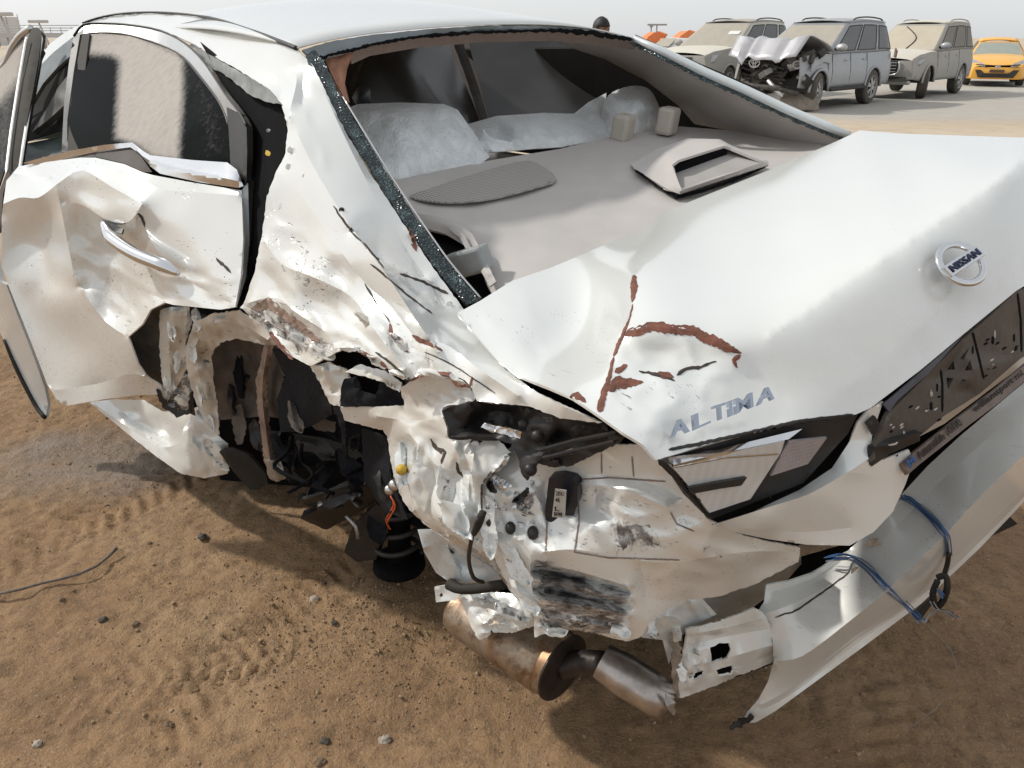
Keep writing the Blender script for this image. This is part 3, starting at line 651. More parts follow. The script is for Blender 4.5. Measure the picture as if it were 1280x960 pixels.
# strip of crazed glass left round the rear opening
ge = [(388, 66, 1.585), (402, 88, 1.572), (420, 126, 1.545), (446, 170, 1.515), (480, 226, 1.485), (512, 275, 1.45), (550, 330, 1.41), (590, 378, 1.372)]
gp = smooth_line(ge, False, 4); go = [(p[0] - 7, p[1] + 3, p[2]) for p in gp]; gi = [(p[0] + 6 + 3 * i / len(gp), p[1] - 4, p[2] + .012) for i, p in enumerate(gp)][::-1]
panel('rear_glass_remnant', go + gi, (), (), CRAZED, car, s=5, smooth=1, jag=1.0, thick=.006, seed=6, crump=[(None, 60, .004, 3, 0)])
tube('window_seal', [W(p[0] + 8 + 3 * i / len(gp), p[1] - 5, p[2] + .004) for i, p in enumerate(gp)][8:], .0022, SATIN, car, 6)
hb = [(378, 62, 1.60), (412, 52, 1.632), (460, 44, 1.682), (540, 36, 1.762), (610, 32.5, 1.842), (670, 32, 1.922), (720, 35, 2.0), (752, 40, 2.055), (770, 46, 2.09),
      (740, 41, 2.035), (700, 38, 1.975), (660, 38, 1.915), (600, 40, 1.84), (560, 43, 1.79), (520, 46, 1.745), (490, 51, 1.71), (462, 56, 1.68), (440, 62, 1.655), (412, 69, 1.635), (398, 82, 1.60)]
panel('rear_glass_remnant', hb, (), (), GREYGLASS, car, s=5, smooth=1, jag=.5, thick=.005, seed=7)
ribbon('glass_adhesive', [(398, 74, 1.60), (412, 69, 1.635), (440, 63, 1.655), (465, 56, 1.68), (492, 51, 1.712), (520, 46.5, 1.745), (560, 43, 1.79), (600, 40.5, 1.84), (660, 38.5, 1.915), (700, 38.5, 1.975), (745, 42, 2.04), (790, 50, 2.12)],
       [5, 3, 4, 3, 3.5, 3, 4, 3, 3, 4, 6, 4], BLACKM, car, .6, .006, .004, 31, 3.0, False)
panel('pillar_padding', [(406, 74, 1.64), (424, 70, 1.66), (441, 65, 1.67), (434, 86, 1.67), (431, 104, 1.66), (437, 128, 1.645), (428, 118, 1.63), (418, 100, 1.63)], (), [[(428, 76, 1.652), (426, 100, 1.642)]],
      plain('torn_pink_foam', (.34, .17, .11), .9, 0, .35, 40, .5), car, s=4, smooth=3, thick=.006)
# right rear pillar rail with its glass edge
rp = [(792, 48, 2.125), (830, 65, 2.10), (880, 90, 2.075), (930, 112, 2.05), (985, 138, 2.02), (1030, 157, 2.0), (1062, 170, 1.985)]
tube('rear_pillar_rail', [W(*p) for p in rp], [.009, .011, .012, .012, .012, .012, .010], PAINT_IN, car, 10, 0)
ribbon('rear_glass_remnant', [(p[0] - 4, p[1] + 5.5, p[2] + .004) for p in rp], [3, 5, 6, 6, 6, 6, 4], CRAZED, car, .45, 0, .004, 33, 3, False)
tube('window_seal', [W(p[0] + 2, p[1] - 3.5, p[2] - .0) for p in rp], .003, BLACKP, car, 6)
# cabin seen through the empty rear window
panel('header_trim', [(436, 66, 1.70), (465, 58, 1.74), (520, 48, 1.80), (600, 41, 1.90), (680, 39, 1.99), (745, 43, 2.08), (800, 53, 2.16), (792, 62, 2.2), (745, 56, 2.14), (690, 51, 2.06), (600, 53, 1.95), (520, 60, 1.84), (462, 70, 1.76), (440, 80, 1.72)], (), (), HEADL, car, s=7, smooth=2, thick=.006)
panel('pillar_trim', [(740, 43, 2.10), (800, 53, 2.145), (850, 79, 2.11), (900, 104, 2.085), (960, 132, 2.05), (1050, 172, 2.0), (1044, 184, 2.02), (985, 178, 2.16), (925, 166, 2.32), (868, 155, 2.44), (848, 132, 2.50), (806, 100, 2.55), (756, 74, 2.50), (700, 55, 2.30), (690, 45, 2.06)],
      [(850, 110, 2.22), (930, 140, 2.14), (790, 75, 2.28)], [[(808, 56, 2.155), (812, 100, 2.42), (860, 150, 2.44)]], TRIM, car, s=8, smooth=6, thick=.006)
sh = [(478, 222, 1.74), (500, 224, 1.76), (575, 208, 1.90), (615, 200, 1.96), (700, 186, 2.09), (760, 172, 2.18), (850, 158, 2.30), (925, 164, 2.30), (985, 176, 2.15), (1055, 176, 2.03), (1000, 205, 1.97), (960, 222, 1.90), (850, 268, 1.74), (740, 322, 1.55), (690, 345, 1.475), (650, 365, 1.42), (618, 372, 1.42), (606, 350, 1.49),
      (600, 330, 1.55), (585, 305, 1.585), (560, 292, 1.60), (528, 284, 1.61), (508, 258, 1.65)]
panel('parcel_shelf', sh, [(560, 262, 1.66), (620, 270, 1.66), (700, 260, 1.76), (780, 225, 1.92), (900, 190, 2.10), (1000, 180, 2.12), (650, 310, 1.58), (750, 290, 1.66)],
      [[(520, 268, 1.632), (560, 276, 1.632), (610, 278, 1.64), (680, 262, 1.725), (760, 230, 1.86), (800, 205, 1.97)], [(502, 240, 1.68), (600, 215, 1.90), (720, 195, 2.05), (850, 172, 2.2)]], TRIM, car, s=7, smooth=7, thick=.006)
panel('speaker_grille', smooth_line([(512, 246, 1.675), (535, 236, 1.70), (590, 218, 1.80), (648, 202, 1.92), (672, 204, 1.935), (696, 224, 1.87), (670, 234, 1.805), (620, 247, 1.725), (580, 252, 1.685), (548, 252, 1.668)], True, 3), (), (), GRILLE, car, s=6, smooth=2, thick=.004)
panel('shelf_edge_trim', [(500, 262, 1.62), (530, 268, 1.60), (565, 274, 1.58), (590, 292, 1.545), (605, 320, 1.49), (620, 352, 1.43), (612, 358, 1.43), (596, 330, 1.49), (582, 308, 1.54), (556, 292, 1.575), (520, 282, 1.60)], (), [[(515, 272, 1.605), (560, 282, 1.57), (590, 310, 1.52), (610, 345, 1.44)]], TRIM, car, s=4, smooth=2, thick=.004)
panel('shelf_cavity', [(525, 278, 1.66), (560, 282, 1.66), (590, 300, 1.62), (612, 350, 1.52), (640, 362, 1.48), (606, 378, 1.46), (560, 330, 1.55)], (), (), BLACKM, car, s=10, smooth=0, thick=.004)  # shade below the shelf edge, coloured in as a black sheet
bm = bmesh.new(); q = Matrix((CR, CF, Vector((0, 0, 1)))).transposed(); add_box(bm, W(585, 328, 1.50), (.045, .09, .05), q @ Matrix.Rotation(.5, 3, 'Z') @ Matrix.Rotation(-.35, 3, 'X')); o = link('seat_belt_reel', bm_mesh(bm), plain('grey_metal_bracket', (.34, .36, .36), .45, .2), car, False); bevel(o, .006)
ribbon('trim_bracket', [(562, 282, 1.575), (578, 296, 1.55), (588, 315, 1.52), (594, 328, 1.50)], [7, 7, 6, 3], TRIM, car, .1, .012, .006, 5, 4.0, False)
# centre stop lamp housing
def hsg(px, py, d, up=0.0): return W(px, py, d) + Vector((0, 0, up))
hv = [(788, 205, 1.95), (800, 196, 1.965), (860, 172, 2.06), (898, 172, 2.065), (962, 202, 1.945), (848, 241, 1.815), (834, 238, 1.83)]
hood_o = [(788, 205, 1.95), (822, 186, 1.99), (860, 173, 2.03), (900, 174, 2.03), (915, 182, 2.01), (960, 200, 1.93), (961, 206, 1.915), (850, 243, 1.79), (835, 237, 1.805), (795, 212, 1.91)]
op = [(840, 206, 1.855), (848, 200, 1.86), (905, 182, 1.945), (911, 184, 1.95), (955, 202, 1.912), (852, 238, 1.775)]
panel('stop_lamp_housing', hood_o, [(832, 200, 1.90)], (), TRIM, car, s=4, smooth=2, holes=[op], thick=.006)
panel('stop_lamp_tray', [(838, 214, 1.90), (842, 205, 1.93), (910, 185, 2.0), (958, 203, 1.92), (852, 240, 1.785)], (), (), TRIMD, car, s=8, smooth=1, thick=.004)
slab('stop_lamp_lens', [W(842, 207, 1.868), W(908, 184.5, 1.955), W(909, 193, 1.965), W(843, 217, 1.878)], BLACKM, car, .012)
ribbon('housing_gap', [(794, 213, 1.905), (820, 230, 1.845), (846, 246, 1.795), (880, 238, 1.81), (920, 224, 1.87), (958, 208, 1.92)], [3, 5, 5, 4, 4, 2], BLACKM, car, .2, -.004, .003, 9, 4.0, False)
# film-wrapped seat tops and belt guides
panel('seat_cover', [(437, 134, 1.93), (448, 130, 1.95), (500, 128, 1.99), (555, 130, 2.03), (572, 137, 2.03), (592, 165, 2.0), (612, 196, 1.965), (600, 206, 1.93), (545, 216, 1.86), (498, 226, 1.80), (478, 212, 1.80)], [(500, 160, 1.86), (540, 165, 1.91), (520, 195, 1.83), (575, 185, 1.93), (465, 160, 1.88)],
      [[(450, 142, 1.90), (500, 137, 1.925), (560, 140, 1.97), (600, 198, 1.925)]], FILM, car, s=5, smooth=6, crump=[(None, 50, .008, 5, 2)], thick=.003)
panel('seat_cover', [(582, 156, 2.16), (620, 145, 2.2), (680, 141, 2.27), (745, 143, 2.34), (775, 160, 2.34), (762, 173, 2.25), (700, 184, 2.14), (640, 188, 2.05), (612, 190, 2.02), (598, 178, 2.06)], [(650, 165, 2.07), (700, 165, 2.15)], (), FILM, car, s=5, smooth=6, crump=[(None, 50, .012, 6, 2)], thick=.003)
panel('film_scrap', [(597, 178, 1.99), (603, 160, 2.02), (613, 172, 1.99), (640, 178, 2.0), (644, 188, 1.99), (610, 190, 1.97)], (), [[(603, 162, 2.0), (612, 186, 1.96)]], FILM, car, s=4, smooth=1, crump=[(None, 14, .008, 8, 0)], thick=.001)
panel('headrest_cover', smooth_line([(752, 150, 2.36), (757, 124, 2.38), (772, 112, 2.40), (795, 107, 2.42), (812, 112, 2.43), (822, 128, 2.43), (828, 146, 2.40), (832, 160, 2.36), (800, 168, 2.28), (765, 170, 2.26)], True, 3), [(790, 135, 2.24), (770, 140, 2.27), (812, 145, 2.29)], [[(758, 140, 2.30), (775, 128, 2.27), (800, 128, 2.27), (815, 138, 2.30)]], FILM, car, s=4, smooth=4, crump=[(None, 50, .014, 9, 1)], thick=.003)
panel('headrest_cover', [(714, 145, 2.40), (735, 128, 2.42), (758, 116, 2.44), (756, 148, 2.38), (740, 160, 2.34)], (), (), FILM, car, s=5, smooth=3, crump=[(None, 12, .01, 4, 1)], thick=.003)
BEIGE = plain('beige_belt_guide', (.48, .44, .39), .6, 0, .05, 30)
for px, py, d in ((779, 160, 2.17), (835, 151, 2.2)):
    o = box('belt_guide', W(px, py, d), (.062, .05, .075), BEIGE, car, Matrix.Rotation(YAW + .35, 3, 'Z') @ Matrix.Rotation(.12, 3, 'X'), .010)
    box('belt_slot', W(px, py - 10, d - .012), (.040, .022, .02), TRIMD, o, Matrix.Rotation(YAW + .35, 3, 'Z'), 0)
# dark far side of the cabin
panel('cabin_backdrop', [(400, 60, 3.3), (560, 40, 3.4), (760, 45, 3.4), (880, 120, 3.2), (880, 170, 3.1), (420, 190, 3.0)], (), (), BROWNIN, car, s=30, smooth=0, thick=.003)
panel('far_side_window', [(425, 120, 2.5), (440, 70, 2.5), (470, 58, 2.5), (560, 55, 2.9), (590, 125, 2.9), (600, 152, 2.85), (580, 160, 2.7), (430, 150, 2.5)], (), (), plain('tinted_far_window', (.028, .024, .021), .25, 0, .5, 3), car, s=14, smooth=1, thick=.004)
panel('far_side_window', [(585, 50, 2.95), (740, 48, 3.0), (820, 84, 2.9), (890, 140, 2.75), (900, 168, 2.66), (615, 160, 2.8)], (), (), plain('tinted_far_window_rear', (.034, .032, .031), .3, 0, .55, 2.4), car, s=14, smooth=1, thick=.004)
ribbon('door_pillar_trim', [(572, 52, 2.75), (584, 85, 2.72), (596, 120, 2.68), (606, 156, 2.6)], [12, 11, 11, 12], plain('pillar_grey', (.085, .08, .075), .6), car, .05, .01, .006, 3, 4.0, False)
ribbon('door_pillar_trim', [(455, 72, 2.4), (446, 90, 2.38), (437, 112, 2.36)], [4, 4, 5], BROWNIN, car, .05, .01, .006, 4, 4.0, False)
panel('front_headrest', [(440, 122, 2.3), (446, 110, 2.3), (462, 104, 2.32), (464, 130, 2.3), (446, 134, 2.28)], [(452, 118, 2.24)], (), plain('dark_blue_grey_leather', (.04, .05, .058), .4), car, s=4, smooth=3, thick=.02)
# cabin shell (floor, far wall, dash) so that no daylight leaks in
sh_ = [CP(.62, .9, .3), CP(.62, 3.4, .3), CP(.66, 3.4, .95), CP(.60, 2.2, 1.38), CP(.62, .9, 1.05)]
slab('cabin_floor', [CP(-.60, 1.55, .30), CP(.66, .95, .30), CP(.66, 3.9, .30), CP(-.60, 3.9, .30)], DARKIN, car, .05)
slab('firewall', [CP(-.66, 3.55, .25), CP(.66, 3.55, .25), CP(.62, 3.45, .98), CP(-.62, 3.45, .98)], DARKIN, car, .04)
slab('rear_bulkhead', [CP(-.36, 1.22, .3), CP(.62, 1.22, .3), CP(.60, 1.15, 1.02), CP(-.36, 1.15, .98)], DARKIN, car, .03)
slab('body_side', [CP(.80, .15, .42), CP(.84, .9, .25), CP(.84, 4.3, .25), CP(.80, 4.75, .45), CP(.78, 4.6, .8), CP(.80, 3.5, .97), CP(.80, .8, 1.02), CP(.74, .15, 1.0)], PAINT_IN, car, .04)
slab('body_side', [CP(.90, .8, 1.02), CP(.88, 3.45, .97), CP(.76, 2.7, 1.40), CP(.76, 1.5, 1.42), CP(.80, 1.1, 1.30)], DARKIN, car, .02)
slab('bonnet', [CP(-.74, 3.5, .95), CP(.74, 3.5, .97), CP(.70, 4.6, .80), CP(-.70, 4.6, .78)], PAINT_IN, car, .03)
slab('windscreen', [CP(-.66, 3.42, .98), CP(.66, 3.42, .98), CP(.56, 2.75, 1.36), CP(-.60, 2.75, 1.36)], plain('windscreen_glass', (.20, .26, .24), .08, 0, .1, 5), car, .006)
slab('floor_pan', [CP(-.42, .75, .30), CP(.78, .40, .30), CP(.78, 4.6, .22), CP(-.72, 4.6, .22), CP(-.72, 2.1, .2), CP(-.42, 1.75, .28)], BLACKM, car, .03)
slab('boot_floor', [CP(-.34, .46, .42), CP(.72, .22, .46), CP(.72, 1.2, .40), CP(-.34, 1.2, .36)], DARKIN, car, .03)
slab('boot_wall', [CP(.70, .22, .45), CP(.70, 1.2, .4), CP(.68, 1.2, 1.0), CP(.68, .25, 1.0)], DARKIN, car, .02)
for yy in (1.05, 3.83):
    bm = bmesh.new(); bmesh.ops.create_cone(bm, cap_ends=True, segments=28, radius1=.32, radius2=.32, depth=.2, matrix=Matrix.Translation(CP(.72, yy, .32)) @ Matrix.Rotation(YAW, 4, 'Z') @ Matrix.Rotation(math.pi / 2, 4, 'Y')); o = link('wheel', bm_mesh(bm), RUBBER, car); bevel(o, .03, 3); sharp(o, 40)
# ------------------------------------------------------------------ boot lid
lo_ = [(572, 391, 1.235), (600, 376, 1.27), (640, 351, 1.34), (690, 334, 1.42), (735, 315, 1.49), (790, 291, 1.58), (850, 257, 1.68), (960, 213, 1.84), (1040, 179, 1.93), (1075, 163, 1.965), (1130, 167, 1.90), (1280, 172, 1.74), (1335, 180, 1.70),
       (1345, 205, 1.60), (1395, 320, 1.60), (1340, 322, 1.44), (1271, 363, 1.292), (1204, 418, 1.205), (1150, 463, 1.15), (1117, 488, 1.125), (1088, 510, 1.108), (1070, 518, 1.098), (1000, 525, 1.06), (960, 536, 1.035), (900, 551, .99), (862, 562, .965), (820, 575, .94),
       (804, 556, .94), (779, 541, .945), (744, 516, .97), (716, 497, 1.0), (685, 484, 1.045), (647, 470, 1.10), (622, 450, 1.14), (594, 417, 1.19)]
lf = [[(1345, 205, 1.60), (1280, 201, 1.42), (1254, 220, 1.372), (1200, 258, 1.298), (1140, 299, 1.232), (1087, 334, 1.185), (1040, 366, 1.15), (1000, 394, 1.118), (960, 420, 1.092)],
      [(1390, 285, 1.60), (1282, 312, 1.335), (1215, 358, 1.245), (1150, 410, 1.172), (1100, 455, 1.13), (1060, 485, 1.10)],
      [(790, 343, 1.262), (791, 372, 1.20), (781, 404, 1.125), (768, 448, 1.065), (748, 512, .972)],
      [(781, 414, 1.09), (816, 407, 1.09), (866, 413, 1.085), (907, 432, 1.078), (928, 441, 1.082)],
      [(928, 444, 1.08), (916, 453, 1.075), (935, 468, 1.085), (985, 500, 1.075)]]
li = [(640, 400, 1.205), (700, 385, 1.30), (735, 345, 1.40), (705, 428, 1.235), (740, 402, 1.30), (762, 372, 1.27), (748, 440, 1.15), (720, 475, 1.06), (655, 428, 1.165),
      (815, 455, 1.085), (860, 447, 1.105), (830, 492, 1.01), (885, 505, 1.035), (945, 505, 1.06), (905, 478, 1.06)]
LID = panel('boot_lid', lo_, li, lf, PAINT, car, s=5.5, smooth=40, fold_keep=.2, thick=.004, hair=[([(575, 392), (690, 340), (770, 440), (750, 515), (640, 465)], 1.0, 40), ([(760, 420), (920, 445), (820, 570)], .8, 30)], seed=8,
      ridge=[([(770, 420), (866, 418), (925, 445), (905, 520), (830, 560), (752, 516)], .010, 56, 20, 1.7, 21), ([(572, 391), (660, 345), (700, 430), (680, 480), (594, 417)], .007, 70, 35, 1.8, 22)], crump=[([(790, 520), (1000, 505), (1000, 525), (862, 560), (820, 574)], 14, .004, 23, 2)],
      scuff=[([(600, 380), (665, 365), (670, 400), (610, 412)], .42, 25), ([(752, 515), (775, 440), (800, 470), (812, 545)], .5, 20), ([(640, 440), (720, 490), (700, 492), (640, 468)], .25, 20)],
      mud=[([(930, 440), (1060, 395), (1290, 320), (1290, 350), (1070, 510), (940, 475)], .22, 60), ([(785, 415), (860, 416), (915, 440), (860, 450), (790, 440)], .35, 20)])
TE = [(792, 343, 1.247), (793, 360, 1.215), (790, 378, 1.175)]
ribbon('torn_edge', TE, [6, 9, 3], PRIMER, LID, .35, .016, .004, 41)
ribbon('torn_edge', [(779, 420, 1.085), (784, 416, 1.087), (800, 412, 1.088), (816, 408, 1.088), (840, 412, 1.085), (866, 413, 1.083), (890, 424, 1.077), (910, 435, 1.073), (928, 442, 1.075)], [6, 9, 11, 12, 12, 12, 13, 10, 3], PRIMER, LID, .25, .012, .006, 42)
ribbon('torn_edge', [(790, 378, 1.18), (787, 396, 1.14), (781, 414, 1.09), (773, 432, 1.075), (768, 446, 1.062)], [1.6, 1.8, 4, 4, 3.5], PRIMER, LID, .3, .012, .004, 143)
ribbon('torn_edge', [(925, 444, 1.075), (917, 450, 1.073), (922, 460, 1.075)], [6, 5, 2], PRIMER, LID, .3, .012, .004, 43)
ribbon('torn_edge', [(768, 446, 1.062), (762, 470, 1.03), (755, 492, 1.0), (747, 515, .972)], [3, 5, 8, 9], PRIMER, LID, .5, .012, .004, 44)
ribbon('torn_edge', [(762, 488, 1.005), (772, 478, 1.015), (785, 478, 1.02), (803, 479, 1.022)], [7, 16, 12, 3], PRIMER, LID, .45, .014, .004, 45)
ribbon('torn_edge', [(768, 465, 1.035), (776, 462, 1.04), (784, 456, 1.05)], [6, 8, 4], PRIMER, LID, .5, .014, .004, 46)
ribbon('torn_edge', [(822, 466, 1.05), (830, 468, 1.05), (842, 472, 1.055)], [5, 9, 4], PRIMER, LID, .5, .014, .004, 47)
ribbon('crack', [(846, 468, 1.06), (858, 461, 1.068), (876, 459, 1.07), (896, 452, 1.072)], [5, 4, 3, 2], BROWNIN, LID, .6, .014, .002, 48)
ribbon('crack', [(800, 464, 1.05), (822, 468, 1.05), (842, 476, 1.05)], [2, 3, 2], BROWNIN, LID, .6, .014, .002, 49)
ribbon('torn_edge', [(712, 497, 1.0), (722, 494, 1.01), (732, 502, .99)], [5, 9, 4], PRIMER, LID, .5, .012, .004, 50)
# badge: ring with bar and letters
bc = W(1195, 335, 1.226); bu = (W(1215, 322, 1.240) - W(1175, 348, 1.208)); bu.normalize(); bv = (W(1186, 312, 1.248) - W(1203, 358, 1.216)); bv -= bu * bv.dot(bu); bv.normalize(); bn_ = bu.cross(bv)
if bn_.dot(CC - bc) < 0: bn_ = -bn_
bc = bc + bn_ * .012
badge = empty('x', (0, 0, 0)); bpy.data.objects.remove(badge)
bm = bmesh.new(); rings = []
for k in range(40):
    a = 2 * math.pi * k / 40; cdir = bu * math.cos(a) * .040 + bv * math.sin(a) * .036; ring = []
    for j in range(8):
        b_ = 2 * math.pi * j / 8; ring.append(bm.verts.new(bc + cdir * (1 + .17 * math.cos(b_)) + bn_ * .005 * math.sin(b_)))
    rings.append(ring)
for k in range(40):
    for j in range(8): bm.faces.new((rings[k][j], rings[k][(j + 1) % 8], rings[(k + 1) % 40][(j + 1) % 8], rings[(k + 1) % 40][j]))
BADGE = link('badge', bm_mesh(bm), CHROME, LID)
rm = Matrix((bu, bv, bn_)).transposed(); o = box('badge_bar', bc + bn_ * .005, (.090, .021, .008), CHROME, BADGE, rm, .002)
letters('badge_lettering', 'NISSAN', bc + bn_ * .0095 - bu * .037 - bv * .0062, bu * .074, bv * .0125, plain('dark_blue_print', (.012, .018, .06), .4), BADGE, .0012, .02)
# model lettering, each letter its own piece
base = [(837, 548, .962), (865, 539, .978), (890, 528, .995), (909, 522, 1.007), (917, 519, 1.012), (944, 508, 1.03), (970, 498, 1.045)]
LCHR = plain('letter_chrome', (.42, .46, .54), .16, 1, .05, 20)
for k, ch in enumerate('ALTIMA'):
    a = base[k]; b_ = base[k + 1]; o_ = W(a[0], a[1], a[2] - .012); u_ = (W(b_[0], b_[1], b_[2] - .012) - o_) * .80
    if ch == 'I': u_ *= .62
    up_ = W(a[0] - 1.5 + (3 if k == 5 else 0), a[1] - 19, a[2] - .005) - o_
    letters('model_letter', ch, o_, u_, up_, LCHR, LID, .006, .012)
# rear lamp in the lid
def WL(p, off=0.0): return W(p[0], p[1], p[2] - off)
LB = [(833, 566, .955), (900, 553, 1.0), (960, 538, 1.045), (1072, 519, 1.105), (1060, 542, 1.12), (1004, 604, 1.115), (890, 649, 1.035), (884, 644, 1.025)]
lamp = panel('rear_lamp', LB, (), (), BLACKP, LID, s=8, smooth=1, thick=.03)
panel('lamp_chrome_strip', [(837, 571, .955), (900, 561, .995), (1003, 536, 1.06), (986, 549, 1.045), (905, 566, .985), (842, 581, .945)], (), (), CHROME, lamp, s=6, smooth=1, thick=.004, crump=[(None, 12, .003, 2, 0)])
panel('lamp_lens', [(840, 583, .948), (905, 568, .987), (981, 551, 1.038), (976, 566, 1.045), (955, 598, 1.05), (938, 624, 1.045), (887, 641, 1.01), (868, 616, .985)], [(905, 600, 1.003)], (), LENS, lamp, s=6, smooth=2, thick=.006)
ribbon('lamp_seam', [(842, 584, .945), (905, 572, .985), (975, 567, 1.038)], 2.2, CHROME, lamp, .15, .006, .002, 4)
panel('lamp_bar', [(861, 610, .968), (900, 603, .99), (934, 597, 1.02), (927, 607, 1.02), (900, 611, .995), (868, 617, .975)], (), (), BLACKP, lamp, s=6, smooth=0, thick=.005)
panel('lamp_reflector', [(987, 552, 1.045), (1034, 547, 1.075), (1010, 580, 1.085), (964, 595, 1.055), (979, 563, 1.05)], (), (), LENS2, lamp, s=6, smooth=0, thick=.004)
ribbon('lamp_surround', [(836, 562, .95), (870, 556, .975), (900, 549, .99), (950, 538, 1.03), (1000, 526, 1.06), (1066, 518, 1.098)], [3, 5, 4, 5, 4, 3], BLACKP, LID, .3, .008, .006, 13)
ribbon('lamp_surround', [(823, 575, .945), (845, 595, .965), (868, 622, 1.0), (888, 648, 1.03)], [7, 8, 8, 5], BLACKP, LID, .15, .008, .006, 14)
# folded lower skin under the lamp
panel('boot_lid_lower_skin', [(889, 656, 0.996), (940, 640, 1.043), (1000, 612, 1.108), (1040, 585, 1.125), (1062, 552, 1.125), (1072, 528, 1.115), (1086, 512, 1.112), (1104, 502, 1.125), (1098, 520, 1.130), (1090, 545, 1.130), (1090, 566, 1.135), (1104, 575, 1.145), (1136, 562, 1.170), (1142, 576, 1.185), (1132, 605, 1.200), (1116, 640, 1.188), (1092, 665, 1.176), (1062, 682, 1.165), (1010, 681, 1.150), (960, 674, 1.111), (927, 667, 1.059)],
      [(1000, 645, 1.102), (1060, 640, 1.138), (1090, 610, 1.155), (960, 655, 1.052), (1060, 600, 1.120), (1040, 665, 1.156)], [[(892, 656, 0.991), (960, 634, 1.049), (1010, 618, 1.081), (1060, 590, 1.105), (1090, 570, 1.125)], [(1060, 590, 1.105), (1110, 600, 1.165), (1118, 636, 1.187)], [(930, 660, 1.046), (1000, 665, 1.131), (1062, 660, 1.161)]], PAINT, car, s=4.5, smooth=16, fold_keep=.03, thick=.003, hair=.2, mud=[([(980, 620), (1070, 620), (1060, 650), (970, 645)], .18, 25)])
# number plate carrier
pl = [(1088, 578, 1.12), (1098, 545, 1.125), (1110, 517, 1.13), (1150, 478, 1.165), (1204, 424, 1.215), (1240, 393, 1.255), (1271, 364, 1.295), (1320, 350, 1.40), (1310, 430, 1.42), (1276, 448, 1.345), (1225, 492, 1.275), (1180, 520, 1.22), (1150, 545, 1.19), (1110, 562, 1.155)]
holes = []
def hq(cx, cy, w, h, dd=1.2): return [(cx - w, cy + h * .4, dd), (cx + w * .5, cy - h, dd), (cx + w, cy - h * .3, dd), (cx - w * .4, cy + h, dd)]
tri = [[(1184, 462, 1.22), (1192, 451, 1.22), (1194, 462, 1.22)], [(1200, 448, 1.22), (1212, 434, 1.23), (1205, 450, 1.22)], [(1206, 463, 1.23), (1213, 450, 1.23), (1216, 463, 1.23)], [(1183, 472, 1.22), (1192, 473, 1.22), (1185, 487, 1.22)], [(1203, 474, 1.23), (1209, 476, 1.23), (1199, 480, 1.23)]]
PLC = panel('plate_carrier', pl, (), (), plain('dusty_black_plastic', (.035, .030, .028), .5, 0, .35, 60, .3, dust=.25), car, s=5, smooth=0, holes=tri, thick=.006)
panel('plate_recess', [(1092, 575, 1.16), (1112, 512, 1.165), (1204, 418, 1.25), (1275, 360, 1.33), (1300, 440, 1.42), (1180, 530, 1.27)], (), (), PAINT_IN, car, s=14, smooth=0, thick=.003)
for c in ([(1176, 462, 1.19), (1178, 480, 1.195), (1178, 515, 1.20)], [(1215, 412, 1.222), (1222, 440, 1.232), (1230, 474, 1.255)], [(1272, 366, 1.29), (1276, 400, 1.305), (1277, 440, 1.325)]):
    ribbon('carrier_rib', c, 2.4, BLACKM, PLC, .1, .004, .008, 3)
rp_ = random.Random(5)
for k in range(64):
    t = rp_.random(); u = rp_.random(); cx = 1112 + 165 * t; ya = 520 - 150 * t; cy = ya + 10 + u * 52; d = 1.13 + .175 * t + .03 * u
    if 1176 < cx < 1224 and 438 < cy < 495: continue
    if cx > 1272: continue
    w = rp_.uniform(1.2, 2.6)
    vert = rp_.random() < .25
    ribbon('carrier_slot', [(cx - (0 if vert else w), cy + (5 if vert else w * .7), d), (cx + (0 if vert else w), cy - (5 if vert else w * .7), d)], rp_.uniform(1.6, 3), BLACKM if rp_.random() < .62 else TRIM, PLC, .2, .004, .001, k, 2)
panel('plate_carrier_lip', [(1082, 578, 1.125), (1092, 560, 1.12), (1110, 556, 1.13), (1150, 540, 1.17), (1150, 551, 1.18), (1112, 568, 1.15), (1090, 583, 1.13)], (), (), BLACKP, PLC, s=5, smooth=0, thick=.01)
ribbon('carrier_slot', [(1110, 556, 1.13), (1122, 553, 1.14)], 4, PAINT_IN, PLC, .2, .01, .001, 5, 3)
panel('carrier_wing', [(1084, 530, 1.11), (1094, 520, 1.11), (1100, 530, 1.115), (1092, 545, 1.12)], (), (), BLACKP, PLC, s=5, smooth=0, thick=.006)
panel('carrier_flap', [(1104, 505, 1.12), (1150, 466, 1.15), (1204, 419, 1.205), (1160, 468, 1.16), (1122, 500, 1.13), (1112, 515, 1.125)], (), (), plain('blue_grey_plastic', (.05, .052, .07), .4), PLC, s=5, smooth=0, thick=.003)
fr = [(1126, 580, 1.165), (1142, 566, 1.175), (1170, 544, 1.205), (1200, 520, 1.24), (1240, 490, 1.29), (1285, 452, 1.36)]
lowe = [(p[0] + 8, p[1] + 14, p[2] + .005) for p in fr][::-1]
FR = panel('plate_frame_strip', fr + lowe, (), (), plain('brown_dusty_plastic', (.16, .12, .10), .5, 0, .2, 50, .2), car, s=5, smooth=0, thick=.005)
FRL = plain('worn_black_print', (.03, .024, .02), .6); FRB = plain('blue_print', (.02, .10, .30), .5)
letters('frame_emblem', 'M', W(1137, 585, 1.164), W(1145, 577, 1.172) - W(1137, 585, 1.164), W(1132, 576, 1.158) - W(1137, 585, 1.164), FRB, FR, .001, .03)
def strip_text(t, a, b_):
    o_ = W(*a); letters('frame_lettering', t, o_, W(*b_) - o_, W(a[0] - 5, a[1] - 9, a[2] - .004) - o_, FRL, FR, .001, .012)
strip_text('Automobile', (1150, 575, 1.178), (1182, 548, 1.212)); strip_text('.one', (1185, 545, 1.214), (1203, 531, 1.236)); strip_text('williamsport ml.', (1220, 518, 1.259), (1282, 469, 1.345))
